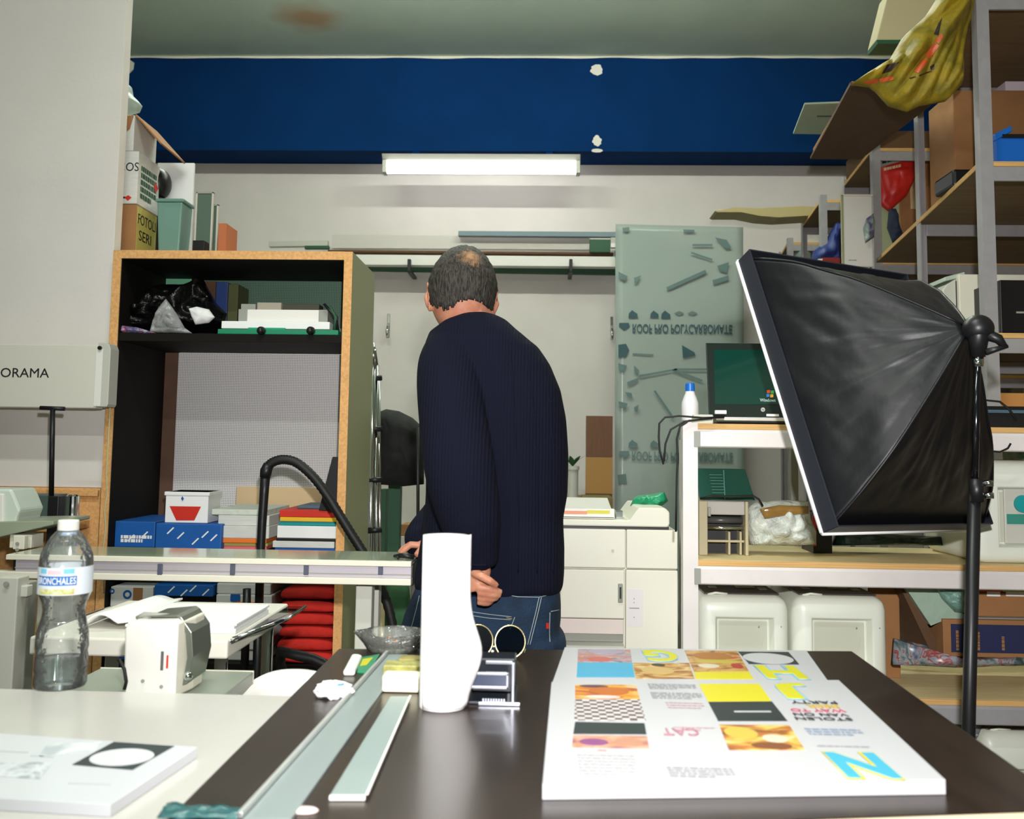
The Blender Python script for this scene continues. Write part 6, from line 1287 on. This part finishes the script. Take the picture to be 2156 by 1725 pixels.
# ================================================================ SOFTBOX on stand
PA, PBt, PC_ = A(1567, 545, 2.20), A(1746, 1112, 1.98), A(2066, 1106, 2.34)
PD = A(1892, 594, 2.52); AP = A(2044, 688, 1.93)
t = thing('softbox', 'large black softbox seen from behind on a slim stand', 'softbox', (AP.x, 1.95, 0))
m_sb = M('softbox_black', C(13, 14, 17), .45, bump=(7, .35)); m_sbr = M('softbox_rim', C(40, 43, 52), .5)
m_diff = M('diffuser_cloth', C(240, 240, 236), .8)
cen = (PA + PBt + PC_ + PD) / 4; nrm = (cen - AP).normalized()
def bow(s): return math.sin(math.pi * s)
def panel(P, Q, seed):
    # rib bows outwards; fabric sags slightly between the ribs
    def f(s, u):
        e = P.lerp(Q, s); d = e - cen; p = AP.lerp(e, .04 + .96 * u)
        p = p + d.normalized() * .055 * bow(u) * (1 - .38 * bow(s)) - (e - cen) * 0
        return p + nrm * (.007 * noise.noise(Vector((s * 7, u * 5, seed))) * bow(u)) + d * (.016 * noise.noise(Vector((s * 9 + u * 6, u * 2, seed + 5))) + .010 * noise.noise(Vector((s * 26, u * 2.2, seed + 9))) + .006 * noise.noise(Vector((s * 14 + u * 16, u * 9, seed + 3)))) * bow(u) * bow(s) ** .5
    return f
for i, (P, Q) in enumerate(((PA, PBt), (PBt, PC_), (PC_, PD), (PD, PA))):
    MB().grid(panel(P, Q, i * 7 + 1), 60, 40).build('fabric_panel', m_sb, t, smooth=True, solid=.002)
    MB().tube([panel(P, Q, i * 7 + 1)(0, u / 20) + (panel(P, Q, i * 7 + 1)(0, u / 20) - cen).normalized() * .001 for u in range(21)], .003, 6).build('rib_seam', m_sb, t, smooth=True)
    # front skirt: dark band then white diffuser edge
    mb = MB(); dP, dQ = (P - cen).normalized() * .006, (Q - cen).normalized() * .006
    mb.add([P + dP - nrm * .035, Q + dQ - nrm * .035, Q + dQ + nrm * .02, P + dP + nrm * .02], [(0, 1, 2, 3)]).build('skirt', m_sbr, t, solid=.003)
    mb = MB(); mb.tube([P + dP + nrm * .024, Q + dQ + nrm * .024], .006, 8).build('white_rim', m_diff, t, smooth=True)
MB().add([PA + nrm * .015, PBt + nrm * .015, PC_ + nrm * .015, PD + nrm * .015], [(0, 1, 2, 3)]).build('diffuser', m_diff, t, solid=.002)
# head, tilt bracket, stand
MB().sphere(AP + Vector((.01, -.01, -.005)), (.03, .03, .028), 18, 12).build('lamp_head', m_blk, t, smooth=True)
bt_ = A(2058, 720, 1.92)
MB().tube([AP + Vector((.012, -.012, 0)), bt_ + Vector((.0, -.005, .012)), bt_ + Vector((.0, 0, -.03))], [.022, .02, .014], 14).build('tilt_bracket', m_blk, t, smooth=True)
MB().tube([bt_ + Vector((.01, -.01, .015)), bt_ + Vector((.035, -.015, .004)), bt_ + Vector((.045, -.018, -.012))], [.012, .010, .006], 10).build('knob', m_blk, t, smooth=True)
MB().tube([bt_ + Vector((.01, -.012, -.022)), bt_ + Vector((.05, -.02, -.010))], [.007, .004], 8).build('lever', m_blk, t, smooth=True)
s0 = bt_ + Vector((0, 0, -.02)); s1 = A(2052, 1035, 1.92); s2 = A(2040, 1500, 1.92); s3 = s2 + (s2 - s1) * 1.0; s3 = Vector((s3.x, 1.92, .25))
MB().tube([s0, s1], .0068, 14).build('upper_tube', M('polished_black', C(60, 60, 64), .15, .9), t, smooth=True)
MB().tube([s1, s2, s3], .0125, 14).build('lower_tube', m_blk, t, smooth=True)
MB().tube([bt_ + Vector((0, 0, -.030)), bt_ + Vector((0, 0, -.05))], [.011, .0105], 14).build('spigot', m_chrome, t, smooth=True)
cc = A(2056, 1030, 1.915)
MB().tube([cc + Vector((0, 0, .02)), cc + Vector((0, 0, -.025))], .014, 14).build('collar', m_blk, t, smooth=True)
for dz in (.012, -.012): MB().tube([cc + Vector((.012, -.005, dz)), cc + Vector((.028, -.012, dz))], .006, 10).build('clamp_screw', m_chrome, t, smooth=True)
for a in (30, 150, 270): MB().tube([(s3.x, 1.92, .32), (s3.x + .42 * math.cos(R(a)), 1.92 + .42 * math.sin(R(a)), .012)], .009, 10).build('tripod_leg', m_blk, t, smooth=True)
MB().tube([(s3.x, 1.92, .25), (s3.x, 1.92, .12)], .0125, 12).build('stand_foot', m_blk, t, smooth=True)
# ================================================================ THE MAN (seen from behind, stooping, facing away to the left)
YM_ = 2.30
def remesh(mb, name, vox, it=6, fac=.5):
    me = mb.mesh('tmp'); o = bpy.data.objects.new('tmp', me); S.collection.objects.link(o)
    md = o.modifiers.new('r', 'REMESH'); md.mode = 'VOXEL'; md.voxel_size = vox
    if it: sm = o.modifiers.new('s', 'SMOOTH'); sm.iterations = it; sm.factor = fac
    bpy.context.view_layer.update()
    out = bpy.data.meshes.new_from_object(o.evaluated_get(bpy.context.evaluated_depsgraph_get())); out.name = name
    bpy.data.objects.remove(o); bpy.data.meshes.remove(me); return out
def from_mesh(name, me, mat, parent, **kw):
    me.materials.clear(); me.materials.append(mat); o = bpy.data.objects.new(name, me); S.collection.objects.link(o); return finish(o, parent, smooth=True, **kw)
def ringpx(v, L, Rr, Yc, b, n=44, p=2.3, tilt=0, sh=0):
    c = A((L + Rr) / 2, v, Yc); a = (A(Rr, v, Yc).x - A(L, v, Yc).x) / 2; out = []
    for i in range(n):
        q = 2 * math.pi * i / n; cs, sn = math.cos(q), math.sin(q)
        x = math.copysign(abs(cs) ** (2 / p), cs); y = math.copysign(abs(sn) ** (2 / p), sn)
        out.append(Vector((c.x + a * x, Yc + b * y, c.z + tilt * b * y + sh * a * x)))
    return out
def ell(c, a, b, z, n=28): return [Vector((c[0] + a * math.cos(2 * math.pi * i / n), c[1] + b * math.sin(2 * math.pi * i / n), z)) for i in range(n)]

# head frame
HC = A(973, 620, 2.37)
HM = Matrix.Translation(HC) @ Matrix.Rotation(R(9), 4, 'Z') @ Matrix.Rotation(R(-20), 4, 'X') @ Matrix.Rotation(R(4), 4, 'Y')
def headp(d, off=0.0):
    x, y, z = d.x, d.y, d.z
    w, l, h = .0815, .100, .118
    p = Vector((x * w, y * l, z * h))
    if z < 0:
        t = min(1, -z); p.x *= 1 - .28 * t * t
        if y < 0: p.y *= 1 - .38 * t
        else: p.y *= 1 + .04 * t
    g = lambda cx, cz, s: math.exp(-(((x - cx) / s) ** 2 + ((z - cz) / s) ** 2)) if y > 0 else 0
    p.y += .026 * math.exp(-((x / .13) ** 2 + ((z + .2) / .16) ** 2)) * (y > 0) - .010 * (g(.36, .02, .18) + g(-.36, .02, .18)) + .006 * (g(.3, .22, .2) + g(-.3, .22, .2)) + .006 * (g(0, -.58, .16)) + .008 * g(0, -.85, .2)
    return p * (1 + off / .09)
def head_rings(off=0.0, n=48, m=36):
    return [[HM @ headp(Vector((math.cos(2 * math.pi * k / n) * math.sin(t), math.sin(2 * math.pi * k / n) * math.sin(t), -math.cos(t))), off) for k in range(n)] for t in [math.pi * (.01 + .98 * j / m) for j in range(m + 1)]]
body = MB(); body.rings(head_rings())
# neck
nb = HM @ Vector((0, -.02, -.05)); nm_ = A(985, 668, 2.37); nt_ = A(1005, 735, 2.36)
body.tube([nb, nb.lerp(nm_, .6), nm_, nt_], [.058, .06, .064, .08], 24)
for s in (-1, 1):   # ears: dish with rim and lobe
    e = [HM @ Vector((s * (.082 + .012 * math.sin(a) * .4), -.004 + .019 * math.cos(a) - .004 * math.sin(a), -.018 + .033 * math.sin(a))) for a in [2 * math.pi * i / 20 for i in range(21)]]
    body.tube(e, .0055, 8, cap=False)
    c = HM @ Vector((s * .084, -.002, -.02)); body.tube([HM @ Vector((s * .080, .004, .004)), c, HM @ Vector((s * .079, .004, -.042))], [.009, .012, .009], 10)
# torso and limbs inside the clothes
body.rings([ringpx(700, 925, 1080, 2.35, .06), ringpx(800, 915, 1160, 2.35, .10), ringpx(1000, 920, 1170, 2.34, .11), ringpx(1200, 905, 1165, 2.33, .11), ringpx(1330, 880, 1160, 2.33, .10)])
SH, EL, WR = A(935, 752, 2.27), A(975, 985, 2.165), A(1007, 1192, 2.165)
body.tube([SH, EL, WR, A(1006, 1205, 2.165)], [.05, .042, .028, .03], 16)
SH2, EL2, WR2 = A(1105, 780, 2.44), A(1010, 1010, 2.58), Vector((A(899, 1165, 2.40).x, 2.42, zb + .035))
body.tube([SH2, EL2, WR2], [.05, .042, .028], 16)
def chain(pts, r): body.tube([A(*p) if len(p) == 3 and p[0] > 50 else Vector(p) for p in pts], r, 10)
# visible hand: palm, four curled fingers, thumb
body.tube([A(1005, 1198, 2.165), A(1000, 1220, 2.16), A(1006, 1242, 2.16)], [.028, .036, .030], 14, flat=.8)
for i, (dv, dy, ln) in enumerate(((0, -.016, 1.04), (11, -.012, 1.0), (21, -.006, .86), (30, .0, .64))):
    b0 = (1006, 1236 + dv, 2.155 + dy); m0 = (1006 + 22 * ln, 1240 + dv, 2.152 + dy); m1 = (1006 + 36 * ln, 1243 + dv * .9, 2.155 + dy); t0 = (1006 + 48 * ln, 1247 + dv * .6, 2.165 + dy)
    chain((b0, m0, m1, t0), [.0092, .0078, .0072, .006])
chain(((998, 1204, 2.135), (1014, 1214, 2.120), (1032, 1224, 2.122), (1047, 1234, 2.135)), [.012, .0102, .009, .007])
# other hand resting on the bench end
w = WR2; hz_ = zb
for i in range(4):
    yy = w.y - .03 + i * .017; body.tube([(w.x - .012, yy, w.z - .006), (w.x - .04, yy - .004, w.z - .004), (w.x - .062 + abs(i - 1.4) * .006, yy - .006, w.z - .016), (w.x - .072 + abs(i - 1.4) * .006, yy - .006, hz_ + .008)], [.0095, .009, .0085, .007], 8)
body.tube([w + Vector((.004, 0, 0)), w + Vector((-.02, -.006, -.006))], [.03, .034], 12, flat=.6)
body.tube([w + Vector((.0, -.03, -.008)), w + Vector((-.012, -.052, -.016)), w + Vector((-.02, -.07, -.026))], [.011, .010, .008], 8)
hipL, hipR = A(925, 1320, 2.33), A(1100, 1320, 2.33)
fl, fr_ = Vector((hipL.x - .10, 2.30, .09)), Vector((hipR.x + .05, 2.36, .09))
for hp, ft in ((hipL, fl), (hipR, fr_)):
    kn = hp.lerp(ft, .52) + Vector((0, .02, 0)); body.tube([hp, hp.lerp(kn, .5), kn, kn.lerp(ft, .35), ft, ft - Vector((0, 0, .05))], [.075, .07, .052, .05, .036, .036], 16)
bm_ = remesh(body, 'person', .0034, 2, .5)
m_skin = M('skin', C(206, 146, 116), .5, var=(30, .12), col2=C(190, 122, 96))
nt, b = nodes_of(m_skin); b.inputs['Subsurface Weight'].default_value = .08; b.inputs['Subsurface Radius'].default_value = (.01, .004, .002)
man = from_mesh('person', bm_, m_skin, None, label='man in a navy knit jumper and jeans, stooping with his back to the camera', cat='person')

# hair: shell over crown and back with a greying nape and thin crown
m_hair = M('hair', C(46, 40, 34), .65); nt, b = nodes_of(m_hair)
tc = nt.nodes.new('ShaderNodeTexCoord'); mp = nt.nodes.new('ShaderNodeMapping'); mp.inputs['Scale'].default_value = (1, 1, .18)
nz = nt.nodes.new('ShaderNodeTexNoise'); nz.inputs['Scale'].default_value = 260; nz.inputs['Detail'].default_value = 6
nt.links.new(tc.outputs['Object'], mp.inputs[0]); nt.links.new(mp.outputs[0], nz.inputs['Vector'])
cr = nt.nodes.new('ShaderNodeValToRGB'); e = cr.color_ramp.elements; e[0].position, e[0].color = .38, C(20, 18, 15); e[1].position, e[1].color = .66, C(70, 64, 56)
nt.links.new(nz.outputs['Fac'], cr.inputs[0])
crown = A(990, 543, 2.30)
hv = [q for q in head_rings(.006)]
cp = min((p for r in hv for p in r if p.y < HC.y + .03), key=lambda p: (Vector((p.x, p.z)) - Vector((A(990, 541, 2.31).x, A(990, 541, 2.31).z))).length)
vd = nt.nodes.new('ShaderNodeVectorMath'); vd.operation = 'DISTANCE'; vd.inputs[1].default_value = cp
nt.links.new(tc.outputs['Object'], vd.inputs[0])
n2 = nt.nodes.new('ShaderNodeTexNoise'); n2.inputs['Scale'].default_value = 90; nt.links.new(tc.outputs['Object'], n2.inputs['Vector'])
ma = nt.nodes.new('ShaderNodeMath'); ma.operation = 'MULTIPLY_ADD'; ma.inputs[1].default_value = .05; nt.links.new(n2.outputs['Fac'], ma.inputs[0]); nt.links.new(vd.outputs['Value'], ma.inputs[2])
c2 = nt.nodes.new('ShaderNodeValToRGB'); c2.color_ramp.elements[0].position = .026; c2.color_ramp.elements[0].color = (1, 1, 1, 1); c2.color_ramp.elements[1].position = .058; c2.color_ramp.elements[1].color = (0, 0, 0, 1)
nt.links.new(ma.outputs[0], c2.inputs[0]); mx = nt.nodes.new('ShaderNodeMix'); mx.data_type = 'RGBA'; mx.inputs[7].default_value = C(176, 130, 90)
nt.links.new(c2.outputs[0], mx.inputs[0]); nt.links.new(cr.outputs[0], mx.inputs[6]); nt.links.new(mx.outputs[2], b.inputs['Base Color'])
bp = nt.nodes.new('ShaderNodeBump'); bp.inputs['Strength'].default_value = .8; bp.inputs['Distance'].default_value = .006; nt.links.new(nz.outputs['Fac'], bp.inputs['Height']); nt.links.new(bp.outputs[0], b.inputs['Normal'])
hair = MB(); n, m = 120, 90
for j in range(m + 1):
    t = math.pi * (.004 + .992 * j / m)
    for k in range(n):
        d = Vector((math.cos(2 * math.pi * k / n) * math.sin(t), math.sin(2 * math.pi * k / n) * math.sin(t), -math.cos(t)))
        hair.v.append(HM @ headp(d, .0065 + .0022 * noise.noise(d * 9) + .0016 * noise.noise(d * 40)))
def hairy(k, j):
    t = math.pi * (.004 + .992 * j / m); a = 2 * math.pi * k / n; d = Vector((math.cos(a) * math.sin(t), math.sin(a) * math.sin(t), -math.cos(t)))
    jag = .06 * noise.noise(Vector((a * 7, 0, 3))) + .07 * noise.noise(Vector((a * 31, 1, 3)))
    if d.y < -.25: lim = -.46 - .16 * math.exp(-((d.x + .45) / .3) ** 2) + .04 * abs(d.x)
    elif d.y < .15: lim = -.12 + (-.26 if d.y < -.02 else 0)
    else: lim = .12 + .75 * d.y
    if abs(d.x) > .8 and -.12 < d.y < .2: lim = .12
    return d.z > lim + jag
hair.f = [[j * n + k, j * n + (k + 1) % n, (j + 1) * n + (k + 1) % n, (j + 1) * n + k] for j in range(m) for k in range(n) if hairy(k, j)]
hair.build('hair', m_hair, man, smooth=True, solid=.004)

# jumper
jm = MB()
jm.rings([ringpx(664, 975, 1042, 2.345, .052), ringpx(676, 935, 1068, 2.345, .085), ringpx(700, 905, 1100, 2.345, .108), ringpx(730, 895, 1134, 2.345, .122), ringpx(770, 893, 1160, 2.345, .13), ringpx(820, 896, 1181, 2.345, .135), ringpx(880, 900, 1191, 2.345, .138),
          ringpx(960, 898, 1195, 2.345, .138), ringpx(1040, 896, 1194, 2.345, .136), ringpx(1090, 892, 1186, 2.345, .134), ringpx(1150, 884, 1189, 2.34, .136), ringpx(1200, 876, 1188, 2.34, .136), ringpx(1228, 874, 1185, 2.34, .135), ringpx(1242, 876, 1180, 2.34, .130)])
def sm(pts, n=6):
    out = []
    for i in range(len(pts) - 1):
        a, b2, c, d = pts[max(i - 1, 0)], pts[i], pts[i + 1], pts[min(i + 2, len(pts) - 1)]
        for q in range(n):
            t = q / n; out.append(.5 * ((2 * b2) + (c - a) * t + (2 * a - 5 * b2 + 4 * c - d) * t * t + (3 * b2 - a - 3 * c + d) * t ** 3))
    return out + [pts[-1]]
def smr(r, n=6):
    v = sm([Vector((x, 0, 0)) for x in r], n); return [p.x for p in v]
jm.tube(sm([A(948, 722, 2.31), A(942, 770, 2.26), A(948, 860, 2.20), A(968, 985, 2.155), A(990, 1090, 2.15), A(1003, 1160, 2.16), A(1008, 1191, 2.165)]), smr([.055, .070, .075, .080, .070, .052, .043]), 24)
jm.tube(sm([SH2 + Vector((0, -.02, 0)), EL2, A(900, 1130, 2.46), WR2 + Vector((.012, .0, .012))]), smr([.075, .075, .06, .043]), 24)
# soft folds
jme = remesh(jm, 'jumper', .0062, 8, .5)
nrms = [v.normal.copy() for v in jme.vertices]
for v in jme.vertices:
    p = v.co.copy(); f = .004 * noise.noise(Vector((p.x * 9 + p.z * 2, p.y * 5, p.z * 4))) + .003 * noise.noise(Vector((p.x * 22, p.y * 8, p.z * 3.0 + p.x * 5)))
    v.co = p + nrms[v.index] * f
m_knit = M('navy_knit', C(17, 19, 34), .95, spec=.15); nt, b = nodes_of(m_knit)
tc = nt.nodes.new('ShaderNodeTexCoord'); wv = nt.nodes.new('ShaderNodeTexWave'); wv.bands_direction = 'X'; wv.inputs['Scale'].default_value = 42; wv.inputs['Distortion'].default_value = 1.2; wv.inputs['Detail'].default_value = 2
nt.links.new(tc.outputs['Object'], wv.inputs['Vector'])
n1_ = nt.nodes.new('ShaderNodeTexNoise'); n1_.inputs['Scale'].default_value = 260; nt.links.new(tc.outputs['Object'], n1_.inputs['Vector'])
ad = nt.nodes.new('ShaderNodeMath'); ad.operation = 'ADD'; nt.links.new(wv.outputs['Fac'], ad.inputs[0]); nt.links.new(n1_.outputs['Fac'], ad.inputs[1])
bp = nt.nodes.new('ShaderNodeBump'); bp.inputs['Strength'].default_value = .35; bp.inputs['Distance'].default_value = .004; nt.links.new(ad.outputs[0], bp.inputs['Height']); nt.links.new(bp.outputs[0], b.inputs['Normal'])
jumper = from_mesh('jumper', jme, m_knit, man)
bvj = BVHTree.FromPolygons([tuple(v.co) for v in jme.vertices], [tuple(p.vertices) for p in jme.polygons])
def on(bv, u, v, off=.0015):
    d = ray(u, v).normalized(); h = bv.ray_cast(Vector((0, 0, ZC)), d); return (h[0] - d * off) if h[0] else None
def seam(bv, pts, r, mat, name, n=8, off=.0005):
    P = []
    for i in range(len(pts) - 1):
        for q in range(n):
            t = q / n; w_ = on(bv, pts[i][0] * (1 - t) + pts[i + 1][0] * t, pts[i][1] * (1 - t) + pts[i + 1][1] * t, off)
            if w_ is not None: P.append(w_)
    if len(P) > 3: MB().tube(P, r, 6).build(name, mat, man, smooth=True)
for x_ in ((1075, 1082, 1088, 1092, 1090), (1108, 1122, 1130, 1132, 1130), (1140, 1158, 1166, 1166, 1164)):
    seam(bvj, list(zip(x_, (740, 850, 960, 1080, 1225))), .0022, m_knit, 'knit_rib', off=-.0006)
seam(bvj, ((985, 1186), (1000, 1190), (1030, 1190)), .004, m_knit, 'cuff')
# jeans
jn = MB()
jn.rings([ringpx(1222, 882, 1176, 2.335, .122), ringpx(1262, 866, 1181, 2.335, .13), ringpx(1300, 850, 1181, 2.335, .132), ringpx(1345, 842, 1174, 2.335, .13), ringpx(1390, 838, 1162, 2.335, .122)])
for hp, ft in ((hipL, fl), (hipR, fr_)):
    kn = hp.lerp(ft, .52) + Vector((0, .02, 0)); jn.tube(sm([hp + Vector((0, 0, -.02)), hp.lerp(kn, .5), kn, kn.lerp(ft, .5), ft + Vector((0, 0, .0))]), smr([.105, .098, .078, .068, .062]), 24)
jne = remesh(jn, 'jeans', .0075, 8, .5)
m_den = M('denim', C(24, 50, 76), .85, var=(14, .4), col2=C(14, 32, 52), bump=(220, .3))
from_mesh('jeans', jne, m_den, man)
bvn = BVHTree.FromPolygons([tuple(v.co) for v in jne.vertices], [tuple(p.vertices) for p in jne.polygons])
m_st = M('stitch', C(150, 160, 160), .7); m_st2 = M('stitch_tan', C(176, 140, 90), .7)
for pts, m_ in ((((1055, 1250), (1090, 1257), (1135, 1258), (1180, 1246)), m_st), (((1135, 1258), (1128, 1290), (1118, 1330), (1110, 1362)), m_st), (((1140, 1258), (1133, 1290), (1123, 1330), (1115, 1362)), m_st), (((990, 1288), (1030, 1294), (1084, 1300)), m_st), (((990, 1296), (1030, 1302), (1082, 1306)), m_st),
               (((1084, 1300), (1072, 1330)), m_st), (((1160, 1288), (1180, 1284)), m_st), (((1158, 1290), (1157, 1330), (1158, 1355)), m_st), (((866, 1322), (876, 1285), (884, 1250)), m_st), (((1066, 1301), (1080, 1304)), m_st2)):
    seam(bvn, pts, .0009, m_, 'stitching')
q = [on(bvn, u, v, .002) for u, v in ((1150, 1312), (1156, 1312), (1156, 1324), (1150, 1324))]
if all(q): MB().prism(q, (0, -.001, 0)).build('red_tab', m_redc, man)
# shoes
for ft in (fl, fr_):
    MB().rings([ell((ft.x - .02, ft.y + .06), .048, .14, .0), ell((ft.x - .02, ft.y + .06), .05, .145, .02), ell((ft.x - .018, ft.y + .05), .047, .13, .05), ell((ft.x - .005, ft.y + .01), .042, .07, .085), ell((ft.x, ft.y), .04, .05, .10)]).build('shoe', m_blk, man, smooth=True)

# ---------------------------------------------------------------- small pieces belong to the part they sit on (thing > part > sub-part)
def kids(o): return [q for q in bpy.data.objects if q.parent == o]
def base(n): return n.split('.')[0]
def nest(thing_name, part, subs):
    for th in [q for q in bpy.data.objects if base(q.name) == thing_name and q.parent is None]:
        ch = kids(th); ps = [c for c in ch if base(c.name) == part]
        if not ps: continue
        for c in ch:
            if base(c.name) in subs and c.type == 'MESH':
                cc = sum((Vector(b_) for b_ in c.bound_box), Vector()) / 8
                p_ = min(ps, key=lambda q: (sum((Vector(b_) for b_ in q.bound_box), Vector()) / 8 - cc).length)
                c.parent = p_; c.matrix_parent_inverse = Matrix.Identity(4)
nest('laptop', 'lid', ('screen', 'lettering', 'logo_pane', 'maker_badge')); nest('laptop', 'base', ('palm_edge', 'front_latch', 'foot'))
nest('water_bottle', 'label', ('label_band', 'label_picture', 'label_mark', 'lettering'))
nest('photocopier', 'front_door', ('handle_recess', 'handle')); nest('photocopier', 'side_door', ('service_plate', 'plate_dot', 'plate_line')); nest('photocopier', 'paper_tray', ('orange_label', 'yellow_label'))
nest('colour_print', 'sheets', ('food_photo', 'burger_photo', 'cyan_block', 'yellow_block', 'black_block', 'dark_block', 'white_line', 'white_circle', 'lettering', 'lettering_outline', 'fine_print', 'pattern_block', 'photo_detail'))
nest('monochrome_print', 'sheets', ('black_square', 'white_circle', 'grey_photo', 'pale_photo', 'caption_line'))
nest('low_shelf_rack', 'shelf_board', ('board_edge',)); nest('tall_shelf_rack', 'shelf_board', ('board_edge',)); nest('low_shelf_rack', 'front_beam', ('beam_hook',))
nest('round_sunglasses', 'rim', ('lens', 'nose_pad')); nest('softbox', 'collar', ('clamp_screw',)); nest('softbox', 'tilt_bracket', ('knob', 'lever')); nest('softbox', 'fabric_panel', ('rib_seam',))
nest('polycarbonate_sheet', 'sheet_body', ('lettering', 'printed_icon', 'printed_badge', 'printed_line', 'printed_shape'))
nest('paper_ream', 'wrapper', ('printed_mark', 'fine_print')); nest('white_machine', 'case', ('screw', 'trim_bead')); nest('white_machine', 'top_panel', ('control_key',)); nest('white_machine', 'window', ('window_arc', 'fine_print'))
nest('light_bench', 'front_rail', ('rail_clip', 'rail_groove')); nest('bench_machine', 'body', ('slot', 'screw')); nest('shelf_cabinet', 'side_panel', ('edge_strip', 'liner')); nest('shelf_cabinet', 'top_panel', ('top_liner',))
nest('cardboard_box', 'body', ('handwriting', 'side_label', 'printed_bar', 'red_mark', 'fine_print', 'brown_tape', 'tape_seam', 'shipping_label', 'tan_strip', 'olive_side', 'flap'))
nest('roll_cassette', 'front', ('lettering', 'label_strip')); nest('label_box', 'body', ('red_trapezoid',)); nest('folding_loupe', 'base_plate', ('scale_tooth',)); nest('folding_loupe', 'lens_frame', ('lens',))
nest('person', 'jeans', ('stitching', 'red_tab')); nest('person', 'jumper', ('knit_rib', 'cuff'))
